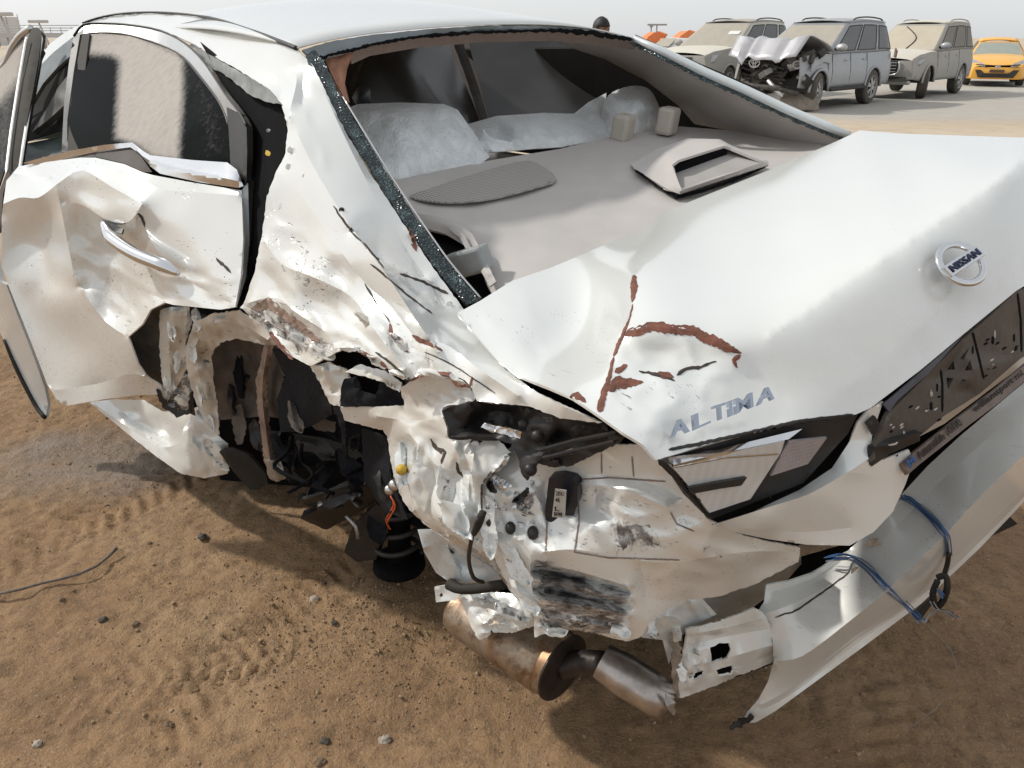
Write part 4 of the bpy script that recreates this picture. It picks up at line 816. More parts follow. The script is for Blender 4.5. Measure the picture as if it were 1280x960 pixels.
# sheet metal behind: rear panel, corner, brackets
ql = [(425, 509, 1.42), (445, 509, 1.40), (506, 507, 1.31), (500, 486, 1.285), (512, 477, 1.235), (537, 468, 1.205), (560, 471, 1.185), (588, 484, 1.165), (596, 502, 1.155), (560, 513, 1.19), (554, 522, 1.195), (561, 546, 1.18), (600, 545, 1.17), (624, 550, 1.155), (640, 566, 1.15), (618, 588, 1.15), (603, 605, 1.16), (603, 640, 1.20), (611, 680, 1.26), (626, 715, 1.33), (646, 746, 1.39), (668, 771, 1.43),
      (640, 742, 1.43), (615, 707, 1.39), (569, 681, 1.36), (533, 657, 1.36), (512, 638, 1.37), (500, 618, 1.385), (494, 602, 1.395), (488, 575, 1.40), (484, 546, 1.40), (478, 538, 1.40), (456, 533, 1.42), (431, 525, 1.44)]
qlf = [[(484, 546, 1.39), (512, 560, 1.30), (520, 580, 1.27), (530, 600, 1.27), (545, 640, 1.27), (560, 672, 1.30)], [(510, 540, 1.28), (535, 570, 1.24), (552, 585, 1.22), (590, 592, 1.20)], [(560, 546, 1.195), (575, 575, 1.17), (566, 600, 1.24), (580, 640, 1.21), (600, 668, 1.26)], [(596, 548, 1.19), (590, 590, 1.155), (596, 640, 1.22)],
       [(495, 605, 1.37), (520, 600, 1.30), (515, 640, 1.345)], [(540, 600, 1.27), (560, 625, 1.235), (552, 655, 1.27), (600, 690, 1.31)], [(470, 520, 1.36), (505, 525, 1.31), (540, 525, 1.22)]]
qli = [(520, 500, 1.26), (545, 500, 1.235), (540, 545, 1.235), (500, 560, 1.36), (505, 590, 1.335), (535, 615, 1.30), (545, 585, 1.27), (575, 610, 1.21), (588, 625, 1.18), (570, 655, 1.25), (600, 700, 1.335), (450, 520, 1.41)]
def stand(pts, y0=620, k=.19, h=160): return [(x, y, d - k * min(1, max(0, (y - y0) / h))) for x, y, d in pts]     # the sheet stands upright here
ql = stand(ql); qlf = [stand(f) for f in qlf]; qli = stand(qli)
cz = [(486, 545), (560, 547), (630, 550), (604, 605), (612, 680), (600, 690), (533, 655), (500, 615)]
panel('quarter_lower_panel', ql, qli, qlf, PAINT, car, ridge=[(cz, .024, 40, 82, 2.6, 5), ([(500, 478), (592, 475), (555, 548), (480, 545)], .010, 36, 35, 2.0, 6), ([(560, 672), (612, 682), (662, 766), (600, 702)], .012, 30, 55, 2.0, 8)], s=3.6, smooth=10, fold_keep=0, jag=.8, thick=.003, hair=.8, seed=15,
      
      scuff=[([(560, 545), (630, 552), (604, 600), (580, 590)], .4, 20), ([(500, 550), (540, 560), (560, 640), (520, 630)], .32, 30), ([(425, 505), (470, 510), (480, 535), (430, 525)], .3, 12)],
      mud=[([(430, 505), (595, 475), (595, 505), (560, 520), (560, 545), (480, 540)], .55, 20), ([(560, 545), (635, 552), (600, 600), (575, 590)], .5, 20), ([(560, 670), (610, 680), (660, 765), (600, 700)], .25, 20)])
for k, (c, w) in enumerate([([(538, 548, 1.225), (545, 560, 1.215), (556, 566, 1.205), (552, 580, 1.22)], [2, 5, 5, 2]), ([(571, 578, 1.195), (573, 590, 1.20), (582, 596, 1.19)], [2, 4, 3]), ([(550, 626, 1.235), (560, 632, 1.23), (563, 640, 1.24)], [4, 7, 2]), ([(588, 552, 1.165), (600, 550, 1.155), (612, 548, 1.15)], [3, 5, 2]), ([(640, 565, 1.135), (626, 580, 1.13), (610, 598, 1.14), (604, 604, 1.145)], [4, 4, 5, 4]), ([(603, 606, 1.145), (602, 640, 1.185), (606, 662, 1.22), (612, 684, 1.255), (626, 716, 1.32)], 2.5)]):
    ribbon('crack', c, w, BROWNIN, car, .5, .018, .002, 70 + k, 4)
re_ = [(640, 555, 1.19), (680, 556, 1.14), (740, 556, 1.08), (800, 556, 1.03), (826, 576, 1.0), (856, 612, 1.03), (884, 648, 1.065), (930, 670, 1.15), (1000, 685, 1.26), (998, 702, 1.30), (945, 730, 1.34), (900, 745, 1.36), (862, 750, 1.36), (832, 764, 1.37), (812, 778, 1.385), (802, 796, 1.41), (786, 802, 1.42), (755, 795, 1.42), (728, 789, 1.42), (700, 785, 1.42), (668, 797, 1.44), (668, 771, 1.43), (646, 746, 1.385), (626, 716, 1.335), (612, 681, 1.265), (604, 641, 1.205), (603, 606, 1.175)]
rf_ = [[(690, 600, 1.16), (720, 592, 1.12), (800, 600, 1.055), (850, 622, 1.045)], [(678, 690, 1.22), (721, 687, 1.20), (781, 698, 1.195), (845, 703, 1.20), (930, 690, 1.20), (995, 690, 1.27)], [(668, 704, 1.285), (700, 709, 1.27), (740, 719, 1.26), (786, 733, 1.26)], [(667, 714, 1.335), (700, 719, 1.325), (740, 729, 1.315), (786, 742, 1.31)], [(666, 724, 1.31), (700, 728, 1.30), (740, 739, 1.29), (786, 750, 1.29)], [(667, 736, 1.365), (700, 740, 1.35), (740, 750, 1.345), (786, 759, 1.345)], [(669, 748, 1.345), (720, 756, 1.325), (786, 769, 1.33)], [(670, 760, 1.39), (720, 768, 1.375), (786, 780, 1.38)], [(670, 772, 1.405), (720, 776, 1.385), (786, 790, 1.395)], [(690, 598, 1.15), (684, 640, 1.185), (680, 676, 1.215)], [(724, 604, 1.115), (780, 612, 1.06), (835, 634, 1.04)], [(745, 612, 1.125), (742, 668, 1.17)], [(724, 600, 1.13), (722, 640, 1.16), (718, 680, 1.195)],
       [(640, 640, 1.205), (660, 690, 1.25), (668, 770, 1.40)], [(800, 705, 1.22), (806, 730, 1.285), (812, 775, 1.375)]]
ri_ = [(650, 620, 1.165), (680, 660, 1.195), (640, 700, 1.29), (760, 640, 1.13), (800, 650, 1.11), (850, 670, 1.11), (900, 690, 1.185), (830, 730, 1.285), (880, 725, 1.29), (760, 665, 1.15), (640, 590, 1.165), (950, 705, 1.29)]
re_ = stand(re_); ri_ = stand(ri_); rf_ = [stand(f) for f in rf_]
panel('rear_panel', re_, ri_, rf_, PAINT, car, ridge=[([(603, 606), (690, 598), (692, 690), (668, 775), (626, 716)], .018, 32, 70, 1.8, 5), ([(690, 598), (850, 618), (995, 688), (820, 768), (790, 700), (690, 692)], .019, 70, 12, 2.2, 6), ([(666, 700), (790, 735), (790, 800), (668, 796)], .008, 24, 18, 2.4, 7)], s=4.2, smooth=14, fold_keep=0, jag=.7, thick=.003, hair=.8, seed=16,
      
      scuff=[([(664, 692), (700, 705), (788, 735), (790, 800), (668, 795)], .86, 14), ([(712, 645), (732, 610), (745, 690), (720, 692)], .68, 18), ([(755, 650), (800, 640), (850, 690), (765, 695)], .8, 18), ([(735, 560), (790, 565), (800, 600), (740, 600)], .58, 18), ([(800, 590), (835, 600), (850, 640), (805, 625)], .5, 14), ([(612, 604), (640, 600), (645, 655), (610, 655)], .62, 14), ([(636, 610), (676, 605), (678, 655), (640, 655)], .72, 14), ([(780, 575), (840, 600), (820, 620), (780, 610)], .45, 18), ([(640, 690), (668, 690), (668, 760), (640, 730)], .5, 18), ([(860, 655), (970, 688), (900, 725), (840, 705)], .52, 22), ([(690, 600), (760, 605), (740, 650), (700, 660)], .45, 18), ([(690, 690), (850, 705), (830, 760), (800, 740)], .45, 18)],
      mud=[([(664, 692), (790, 735), (790, 800), (668, 795)], .3, 20)])
for k, (px, py, d) in enumerate([(638, 660, 1.205), (666, 666, 1.205), (612, 652, 1.215)]):
    c = onsurf(px, py, d, .006); n = (CC - c).normalized(); rr = (6.5, 7, 5, 4, 3)[k] * d / 961
    bm = bmesh.new(); bmesh.ops.create_uvsphere(bm, u_segments=12, v_segments=8, radius=rr, matrix=Matrix.Translation(c) @ n.to_track_quat('Z', 'Y').to_matrix().to_4x4() @ Matrix.Diagonal((1, 1.25, .8, 1))); link('rubber_grommet', bm_mesh(bm), BLACKP, car)
for k, (poly, d) in enumerate([([(612, 592), (628, 597), (640, 606), (633, 614), (618, 606)], 1.15), ([(640, 628), (652, 616), (668, 602), (664, 612), (650, 632)], 1.155), ([(640, 634), (655, 628), (676, 636), (680, 644), (660, 642)], 1.165), ([(606, 598), (616, 602), (622, 616), (612, 614)], 1.15), ([(607, 628), (618, 622), (622, 634), (612, 640)], 1.175)]):
    panel('torn_foil', [(x, y, d) for x, y in poly], (), (), FOIL if k in (0, 4, 2) else BLACKP, car, s=3, smooth=0, jag=1.2, crump=[(None, 12, .012, 50 + k, 0)], thick=.001)
SEAM = plain('seam_sealer', (.26, .21, .185), .7, 0, .3, 50)
for k, (c, w) in enumerate([([(688, 602, 1.16), (760, 597, 1.10), (832, 602, 1.05)], 1.6), ([(690, 606, 1.16), (684, 645, 1.18), (682, 690, 1.18)], 1.8), ([(722, 612, 1.13), (724, 650, 1.14), (718, 690, 1.15), (760, 697, 1.13), (850, 700, 1.12)], 1.6), ([(838, 640, 1.05), (846, 655, 1.06), (868, 664, 1.07)], 1.6), ([(752, 566, 1.10), (752, 592, 1.11)], 1.4), ([(790, 570, 1.07), (792, 596, 1.08)], 1.4)]): ribbon('seam', c, w, SEAM if k < 6 else BROWNIN, car, .35, .006, .001, 90 + k, 3)
# control unit with its sticker
cu_o = [(686, 598, 1.125), (700, 596, 1.115), (716, 599, 1.105), (722, 606, 1.105), (722, 630, 1.12), (716, 648, 1.14), (700, 664, 1.155), (684, 666, 1.165), (681, 640, 1.15)]
ECU = panel('control_unit', cu_o, (), (), plain('navy_black_plastic', (.016, .018, .026), .35, 0, .2, 60), car, s=5, smooth=0, thick=.03)
slab('sticker', [W(694, 611, 1.105), W(708, 613, 1.098), W(706, 648, 1.13), W(690, 646, 1.137)], plain('grey_label_paper', (.50, .49, .46), .6), ECU, .001)
for k, t in enumerate(('285K1', '4R', 'L', 'BH98')):
    y0 = (619, 627, 638, 645)[k]; o_ = W(695 - k * .8, y0, 1.101 + .01 * k); letters('sticker_print', t, o_, W(705 - k * .8 - (4 if k in (1, 2) else 0), y0 + 1, 1.097 + .01 * k) - o_, W(695 - k * .8, y0 - 5, 1.097 + .01 * k) - o_, BLACKM, ECU, .0006, .01)
# outer lamp remains
ol_ = [(553, 514, 1.165), (570, 506, 1.16), (594, 500, 1.15), (630, 506, 1.12), (662, 510, 1.10), (700, 523, 1.06), (752, 531, 1.005), (782, 548, 1.0), (770, 556, 1.02), (740, 570, 1.06), (712, 583, 1.09), (690, 584, 1.10), (672, 580, 1.10), (658, 600, 1.115), (650, 590, 1.12), (648, 572, 1.125), (640, 556, 1.13), (620, 547, 1.14), (590, 545, 1.155), (562, 546, 1.165), (560, 534, 1.165)]
OL = panel('outer_lamp_shell', ol_, [(600, 525, 1.19), (640, 530, 1.17), (700, 545, 1.12), (680, 560, 1.10)], [[(560, 520, 1.16), (600, 512, 1.16), (640, 516, 1.16)], [(680, 562, 1.09), (720, 552, 1.07), (770, 545, 1.005)], [(575, 535, 1.17), (620, 535, 1.17), (650, 545, 1.13)]], BLACKP, car, s=4, smooth=1, jag=1.0, crump=[(None, 60, .014, 61, 0)], thick=.006)
panel('lamp_chip', [(601, 534, 1.125), (606, 529, 1.125), (640, 536, 1.105), (652, 540, 1.10), (650, 548, 1.105), (625, 542, 1.115)], (), (), FOIL, OL, s=3, smooth=0, jag=.5, crump=[(None, 26, .006, 62, 0)], thick=.003)
ribbon('lamp_rib', [(676, 562, 1.075), (720, 550, 1.055), (772, 540, .995)], 3, BLACKP, OL, .1, .006, .01, 5, 4.0, False)
ribbon('lamp_rib', [(680, 572, 1.075), (722, 562, 1.055), (770, 551, .995)], 2.5, BLACKP, OL, .1, .006, .01, 6, 4.0, False)
panel('lamp_chip', [(704, 564, 1.07), (716, 560, 1.06), (714, 568, 1.065)], (), (), FOIL, OL, s=3, smooth=0, thick=.002)
for k, (px, py, d) in enumerate([(663, 587, 1.09), (672, 545, 1.10), (655, 530, 1.12)]):
    bm = bmesh.new(); c = W(px, py, d); n = (CC - c).normalized(); bmesh.ops.create_cone(bm, cap_ends=True, segments=14, radius1=.010, radius2=.008, depth=.02, matrix=Matrix.Translation(c) @ n.to_track_quat('Z', 'Y').to_matrix().to_4x4()); link('bulb_socket', bm_mesh(bm), BLACKP, OL)
panel('lamp_aperture', [(620, 452, 1.22), (660, 480, 1.20), (720, 505, 1.14), (790, 550, 1.08), (760, 560, 1.12), (660, 560, 1.2), (600, 530, 1.25), (600, 505, 1.25)], (), (), BLACKM, car, s=12, smooth=0, thick=.003)  # black sheet gives the lamp opening its darkness
# bracket, crush can and boot corner in blue-white inner paint
panel('boot_corner', [(832, 764, 1.40), (850, 742, 1.43), (880, 722, 1.44), (915, 700, 1.43), (960, 684, 1.40), (1000, 688, 1.44), (1002, 705, 1.58), (975, 735, 1.66), (940, 760, 1.66), (900, 775, 1.62), (862, 785, 1.55)], [(930, 720, 1.52), (890, 750, 1.55)], [[(870, 735, 1.46), (930, 712, 1.48), (985, 705, 1.52)], [(858, 758, 1.47), (900, 748, 1.56), (960, 740, 1.62)]], PAINT_IN, car, s=4.5, smooth=5, fold_keep=0, ridge=[([(832, 764), (880, 720), (960, 682), (1003, 688), (975, 740), (862, 786)], .014, 44, -25, 2, 63)], thick=.003, scuff=[([(840, 750), (900, 720), (960, 700), (940, 750)], .35, 20)])
panel('boot_hole', [(930, 735, 1.72), (990, 700, 1.72), (1060, 680, 1.7), (1130, 600, 1.6), (1140, 640, 1.7), (1050, 740, 1.75), (960, 770, 1.75), (890, 780, 1.72)], (), (), BLACKM, car, s=14, smooth=0, thick=.003)  # black sheet standing for the dark inside the torn boot
panel('crush_can', [(803, 797, 1.40), (812, 772, 1.375), (838, 742, 1.385), (858, 735, 1.39), (872, 742, 1.39), (896, 768, 1.42), (862, 785, 1.43), (846, 800, 1.435), (836, 830, 1.47), (828, 800, 1.43)], [(845, 765, 1.385)], [[(838, 745, 1.37), (868, 748, 1.385), (890, 770, 1.415)], [(812, 776, 1.365), (840, 770, 1.375), (862, 784, 1.42)]], PAINT_IN, car, s=3.6, smooth=5, fold_keep=0, ridge=[([(803, 797), (838, 740), (872, 740), (896, 768), (836, 832)], .010, 26, 40, 1.6, 64)], thick=.003, scuff=[([(803, 797), (815, 775), (830, 790), (830, 825)], .8, 10)], mud=[([(850, 745), (890, 765), (860, 780)], .35, 15)])
h1 = [(888, 810, 1.44), (900, 804, 1.45), (911, 803, 1.455), (913, 812, 1.46), (910, 822, 1.465), (890, 828, 1.46)]; h2 = [(895, 837, 1.47), (915, 832, 1.48), (918, 838, 1.48), (914, 843, 1.485), (898, 845, 1.48)]; h3 = [(867, 843, 1.455), (880, 838, 1.46), (880, 845, 1.465), (868, 850, 1.46)]
panel('crash_beam', [(858, 787, 1.39), (900, 776, 1.41), (945, 760, 1.43), (958, 770, 1.46), (968, 800, 1.51), (966, 828, 1.55), (920, 846, 1.52), (888, 860, 1.505), (850, 873, 1.49), (847, 850, 1.465), (852, 820, 1.44), (858, 800, 1.41)], (), [[(864, 793, 1.395), (910, 784, 1.415), (955, 772, 1.45)], [(866, 806, 1.44), (910, 795, 1.455), (962, 786, 1.49)], [(864, 832, 1.435), (910, 822, 1.45), (966, 806, 1.50)], [(862, 846, 1.475), (918, 834, 1.49), (966, 818, 1.54)]], PAINT, car, s=3.6, smooth=4, fold_keep=0, jag=.8, holes=[h1, h2, h3], thick=.004, scuff=[([(855, 790), (890, 790), (885, 860), (850, 870)], .62, 18), ([(900, 845), (960, 822), (960, 832), (890, 860)], .6, 10)], mud=[([(860, 786), (950, 762), (950, 775), (870, 795)], .5, 12)], ridge=[([(848, 786), (885, 786), (885, 868), (846, 874)], .012, 22, 80, 1.6, 65)], hair=.6)
panel('beam_cavity', [(855, 795, 1.47), (945, 775, 1.50), (966, 830, 1.60), (850, 872, 1.54)], (), (), BLACKM, car, s=20, smooth=0, thick=.003)  # black sheet for the shade seen through the beam's holes
ribbon('torn_edge', [(840, 790, 1.42), (846, 815, 1.44), (842, 845, 1.46), (848, 872, 1.485)], [8, 12, 10, 4], STEEL, car, .5, .012, .004, 66, 4.0, False)
# rear bumper skin hanging on its wires
bo = [(958, 731, 1.50), (985, 727, 1.50), (1015, 717, 1.50), (1060, 688, 1.50), (1096, 655, 1.50), (1124, 621, 1.505), (1160, 582, 1.525), (1200, 545, 1.545), (1290, 470, 1.61), (1390, 398, 1.74), (1400, 530, 1.80), (1290, 617, 1.60), (1224, 686, 1.535), (1152, 754, 1.515), (1077, 810, 1.525), (1010, 859, 1.56), (969, 889, 1.59), (945, 903, 1.615), (926, 905, 1.63), (934, 890, 1.61), (948, 874, 1.585), (960, 852, 1.555), (967, 826, 1.52), (966, 800, 1.50), (957, 783, 1.50), (944, 769, 1.50), (955, 752, 1.50)]
bf = [[(946, 770, 1.495), (985, 757, 1.482), (1030, 735, 1.47), (1064, 711, 1.465), (1110, 668, 1.465), (1150, 628, 1.475), (1200, 578, 1.49), (1290, 503, 1.55), (1392, 425, 1.69)], [(968, 826, 1.475), (1003, 820, 1.45), (1060, 778, 1.40), (1111, 736, 1.37), (1179, 671, 1.37), (1224, 622, 1.385), (1290, 560, 1.44), (1396, 470, 1.60)], [(948, 882, 1.58), (985, 862, 1.555), (1070, 797, 1.50), (1145, 742, 1.485), (1218, 674, 1.50), (1290, 605, 1.565), (1400, 515, 1.76)],
      [(965, 740, 1.51), (1018, 722, 1.505), (1062, 694, 1.50)], [(942, 890, 1.595), (990, 868, 1.575), (1073, 803, 1.527), (1149, 748, 1.513), (1222, 680, 1.53), (1290, 611, 1.592)]]
BUMP = panel('rear_bumper', bo, (), bf, PAINT, car, s=5, smooth=14, fold_keep=.03, thick=.004, hair=.35, seed=18, mud=[([(960, 740), (1290, 470), (1290, 500), (1060, 712), (950, 770)], .14, 20), ([(940, 890), (1100, 795), (1290, 612), (1290, 580), (1100, 745), (970, 850)], .10, 40)], scuff=[([(930, 905), (940, 885), (985, 865), (985, 880), (950, 903)], .55, 14)])
ribbon('splintered_edge', [(912, 911, 1.625), (925, 903, 1.625), (942, 897, 1.60)], [3, 10, 8], BLACKP, BUMP, .6, .008, .006, 67, 3, False)
ribbon('crack', [(970, 772, 1.48), (990, 766, 1.47), (1015, 750, 1.465), (1063, 714, 1.458)], [1, 2, 2.2, 1.4], BROWNIN, BUMP, .3, .008, .001, 68)
for k, (px, py, r) in enumerate([(1092, 678, 9), (1070, 713, 6), (1043, 752, 4), (1148, 707, 4)]):
    panel('mud_splash', [(px + r * math.cos(a) * (1 + .3 * math.sin(3 * a + k)), py + r * .8 * math.sin(a) * (1 + .3 * math.cos(2 * a + k)), 1.455 if k < 2 else (1.452, 1.425)[k - 2]) for a in [2 * math.pi * i / 12 for i in range(12)]], (), (), plain('dried_mud_' + 'abcd'[k], (.38, .30, .22), .9, 0, .3, 80, .6), BUMP, s=3, smooth=1, jag=1.2, thick=.001)
panel('undertray_tongue', [(1225, 680, 1.66), (1262, 645, 1.68), (1272, 655, 1.70), (1240, 670, 1.69)], (), (), RUBBER, car, s=5, smooth=0, thick=.004)
panel('undertray_tongue', [(1140, 770, 1.58), (1170, 740, 1.58), (1168, 752, 1.60), (1150, 776, 1.60)], (), (), RUBBER, car, s=5, smooth=0, thick=.004)
# blue tie wires
def wires(pts, n, spread, mats, seed, r=.0011):
    rr = random.Random(seed)
    for k in range(n):
        oo = Vector([rr.uniform(-1, 1) for _ in range(3)]) * spread
        pp = [onsurf(p[0], p[1], p[2], .009) + oo * (.4 + .9 * abs(math.sin(i * 1.3 + k))) for i, p in enumerate(pts)]
        tube('tie_wire', pp, r * rr.uniform(.8, 1.2), mats[k % len(mats)], car, 5, 5)
wires([(1033, 700, 1.50), (1046, 696, 1.475), (1065, 697, 1.455), (1084, 710, 1.44), (1106, 732, 1.395), (1130, 755, 1.42), (1150, 774, 1.47)], 7, .006, [BLUEW, BLUEW, BLUEW, GREYW, BLUEW], 4)
wires([(1126, 621, 1.505), (1138, 625, 1.48), (1158, 642, 1.455), (1178, 662, 1.41), (1184, 674, 1.40), (1186, 695, 1.42)], 8, .005, [BLUEW, BLUEW, GREYW, BLUEW], 5)
tube('wire_loom', [W(1186, 692, 1.42), W(1184, 706, 1.44), W(1179, 722, 1.45)], .0045, RUBBER, car, 8, 3)
knot = [W(1172, 722, 1.45), W(1182, 720, 1.44), W(1184, 735, 1.44), W(1178, 752, 1.46), W(1170, 758, 1.47), W(1166, 742, 1.46), W(1172, 726, 1.45)]
tube('wire_loom', knot, .006, RUBBER, car, 8, 4)
wires([(1166, 752, 1.46), (1172, 762, 1.46), (1182, 764, 1.455), (1192, 770, 1.455), (1198, 773, 1.455)], 4, .004, [RUBBER, GREYW], 6)
wires([(1174, 738, 1.44), (1178, 745, 1.445)], 4, .004, [BLUEW, BLUEW], 9, .002)
for k in range(7):
    c = W(1196 + 4 * math.sin(k * 2.1), 770 + 4 * math.cos(k * 1.7), 1.45); tube('frayed_end', [c, c + Vector((random.Random(k).uniform(-.006, .006), 0, random.Random(k + 9).uniform(-.006, .006)))], .0014, plain('frayed_red', (.45, .22, .17), .6) if k == 0 else bpy.data.materials['frayed_red'], car, 5)
tube('loose_strand', [W(1152, 776, 1.47), W(1168, 790, 1.55), W(1188, 812, 1.60), W(1196, 838, 1.63), W(1190, 862, 1.65), (W(1170, 885, 1.0) - CC) * 1.66 + CC, (W(1130, 915, 1.0) - CC) * 1.66 + CC], .0006, GREYW, car, 5, 5)
tube('wire_loom', [W(1150, 774, 1.47), W(1156, 778, 1.47), W(1160, 770, 1.47), W(1170, 764, 1.465)], .002, GREYW, car, 6, 3)
# ------------------------------------------------------------------ exhaust
def canister(name, a, b, r, mat, mend, parent, flat=1.0):
    ax = (b - a).normalized(); s_ = ax.cross(Vector((0, 0, 1))).normalized(); u_ = s_.cross(ax); L = (b - a).length
    prof = [(0.0, .0), (.002, .55), (.01, .9), (.04, 1.0), (.12, 1.0), (.125, 1.02), (.86, 1.02), (.865, 1.0), (.93, 1.0), (.935, 1.06), (.95, 1.06), (.955, .98), (.96, .9), (.955, .5), (.95, 0.0)]
    bm = bmesh.new(); rings = []; n = 40
    for t, k in prof:
        rings.append([bm.verts.new(a + ax * (t * L) + (s_ * math.cos(2 * math.pi * j / n) + u_ * math.sin(2 * math.pi * j / n) * flat) * (r * max(k, .02) * (1 + .05 * math.sin(3 * t * 4 + j * .3)))) for j in range(n)])
    for i in range(len(rings) - 1):
        for j in range(n):
            f = bm.faces.new((rings[i][j], rings[i][(j + 1) % n], rings[i + 1][(j + 1) % n], rings[i + 1][j])); f.material_index = 1 if i >= 8 else 0
    me = bm_mesh(bm); me.materials.append(mat); me.materials.append(mend); o = link(name, me, None, parent); sharp(o, 40); return o
SOOT = plain('sooty_steel', (.045, .036, .032), .45, .5, .5, 14, .3)
MU = canister('muffler', W(580, 756, 1.80), W(712, 840, 1.60), .076, MUFF, SOOT, car, .82)
tp_a, tp_b = W(752, 826, 1.55), W(838, 880, 1.50)
bm = bmesh.new(); tube_mesh([tp_a, tp_a.lerp(tp_b, .3), tp_a.lerp(tp_b, .7), tp_b, tp_b.lerp(tp_a, .04), tp_a.lerp(tp_b, .5)], [.036, .042, .041, .043, .037, .034], 24, False, bm)
TIPM = plain('dirty_chrome_tip', (.42, .38, .35), .33, .9, .4, 22, .3)
tip = link('exhaust_tip', bm_mesh(bm), TIPM, car)
tube('exhaust_pipe', [W(700, 835, 1.62), W(725, 828, 1.60), W(757, 830, 1.56)], .026, SOOT, car, 14, 3)
ribbon('torn_edge', [(832, 868, 1.455), (838, 880, 1.455), (842, 893, 1.47)], [4, 9, 5], STEEL, car, .5, .01, .004, 71, 4.0, False)
# heat shield scraps over the muffler
panel('heat_shield', [(575, 745, 1.66), (600, 738, 1.64), (640, 742, 1.60), (668, 760, 1.56), (672, 782, 1.57), (640, 790, 1.58), (618, 775, 1.60), (612, 795, 1.62), (598, 800, 1.63), (585, 775, 1.65)], (), [[(580, 750, 1.65), (604, 785, 1.615)], [(600, 742, 1.63), (665, 772, 1.555)]], PAINT, car, s=3.6, smooth=2, jag=1, ridge=[([(572, 742), (672, 750), (676, 792), (598, 804)], .02, 26, 25, 2.0, 72)], thick=.002, scuff=[([(590, 745), (668, 765), (660, 788), (600, 780)], .6, 12)], mud=[([(590, 745), (668, 765), (660, 788), (600, 780)], .4, 12)])
panel('mount_tab', [(543, 734, 1.66), (562, 731, 1.65), (576, 742, 1.64), (570, 750, 1.645), (545, 753, 1.665)], (), (), PAINT, car, s=4, smooth=0, thick=.004, holes=[[(549, 744, 1.66), (552, 741, 1.66), (554, 744, 1.66), (551, 747, 1.66)]])
tube('exhaust_hanger', [W(562, 730, 1.46), W(575, 736, 1.44), W(600, 735, 1.41), W(632, 730, 1.36)], [.012, .010, .010, .009], RUBBER, car, 10, 4)
panel('inner_quarter', [(522, 662, 1.429), (540, 662, 1.409), (569, 682, 1.390), (612, 708, 1.396), (634, 728, 1.397), (622, 738, 1.425), (590, 736, 1.455), (561, 727, 1.478), (545, 716, 1.488), (530, 690, 1.462)], [(575, 705, 1.468)], [[(528, 685, 1.427), (552, 680, 1.432), (565, 690, 1.452)], [(560, 684, 1.408), (580, 728, 1.457)]], PAINT_IN, car, s=4, smooth=3, fold_keep=0, ridge=[([(518, 660), (636, 725), (600, 742), (540, 715)], .008, 34, 60, 1.6, 73)], thick=.003, hair=.6)
tube('hose', [W(598, 648, 1.15), W(590, 672, 1.17), W(586, 700, 1.23), W(592, 722, 1.28), W(604, 728, 1.31)], .0035, BLACKP, car, 7, 5)
tube('hose', [W(604, 640, 1.15), W(598, 655, 1.16), W(592, 668, 1.19)], [.006, .007, .004], RUBBER, car, 7, 3)
# ------------------------------------------------------------------ open wheel well
panel('wheelhouse', [(252, 420, 2.12), (275, 412, 2.1), (300, 408, 2.08), (340, 420, 1.95), (390, 450, 1.80), (420, 500, 1.85), (400, 530, 2.0), (330, 520, 2.2), (275, 525, 2.28), (262, 470, 2.22)], [(320, 460, 2.18)], [[(300, 412, 2.1), (310, 460, 2.2), (300, 520, 2.25)], [(275, 430, 2.14), (268, 480, 2.2)]], WHEELHOUSE, car, s=6, smooth=3, thick=.004, crump=[(None, 24, .012, 81, 2)], holes=[[(303, 472, 2.2), (307, 467, 2.2), (313, 469, 2.2), (312, 474, 2.2), (306, 475, 2.2)]])
panel('wheelhouse_cavity', [(262, 410, 2.45), (400, 420, 2.3), (500, 480, 2.2), (560, 560, 2.1), (560, 640, 2.2), (400, 610, 2.5), (275, 600, 2.6)], (), (), BLACKM, car, s=20, smooth=0, thick=.003)  # black backing sheet: darkness of the wheel well put into its colour
panel('arch_flange', [(241, 405, 1.90), (265, 392, 1.82), (298, 388, 1.68), (330, 408, 1.62), (352, 432, 1.60), (334, 431, 1.70), (294, 423, 1.84), (276, 428, 1.93), (264, 444, 1.99), (267, 474, 2.04), (272, 505, 2.09), (274, 544, 2.13), (259, 536, 2.12), (247, 508, 2.08), (235, 470, 2.03), (231, 440, 1.97)], [(250, 470, 2.02)], [[(240, 410, 1.91), (250, 425, 1.94), (246, 450, 1.98), (256, 500, 2.06)], [(262, 400, 1.84), (300, 405, 1.72), (335, 425, 1.62)]], PAINT, car, s=3.6, smooth=3, jag=1, thick=.003, fold_keep=0, ridge=[([(229, 398), (300, 384), (356, 434), (276, 432), (276, 547), (233, 480)], .014, 22, 75, 1.8, 82)], mud=[([(235, 400), (300, 385), (350, 430), (275, 430), (275, 545), (235, 480)], .85, 10)], scuff=[([(235, 400), (300, 385), (350, 430), (275, 430), (275, 545), (235, 480)], .45, 10)])
panel('lock_pillar', [(200, 388, 1.96), (216, 383, 1.92), (236, 383, 1.90), (240, 402, 1.93), (232, 430, 1.99), (233, 462, 2.05), (222, 482, 2.10), (208, 490, 2.12), (202, 470, 2.1), (199, 430, 2.04)], (), [[(214, 388, 1.90), (212, 440, 2.0), (214, 485, 2.08)]], PAINT, car, s=3.4, smooth=3, jag=.8, thick=.003, fold_keep=0, ridge=[([(196, 383), (242, 381), (235, 467), (204, 494)], .016, 18, 85, 2.2, 83)], mud=[([(198, 385), (240, 383), (232, 465), (205, 492)], .7, 10)], scuff=[([(198, 385), (240, 383), (232, 465), (205, 492)], .4, 10)])
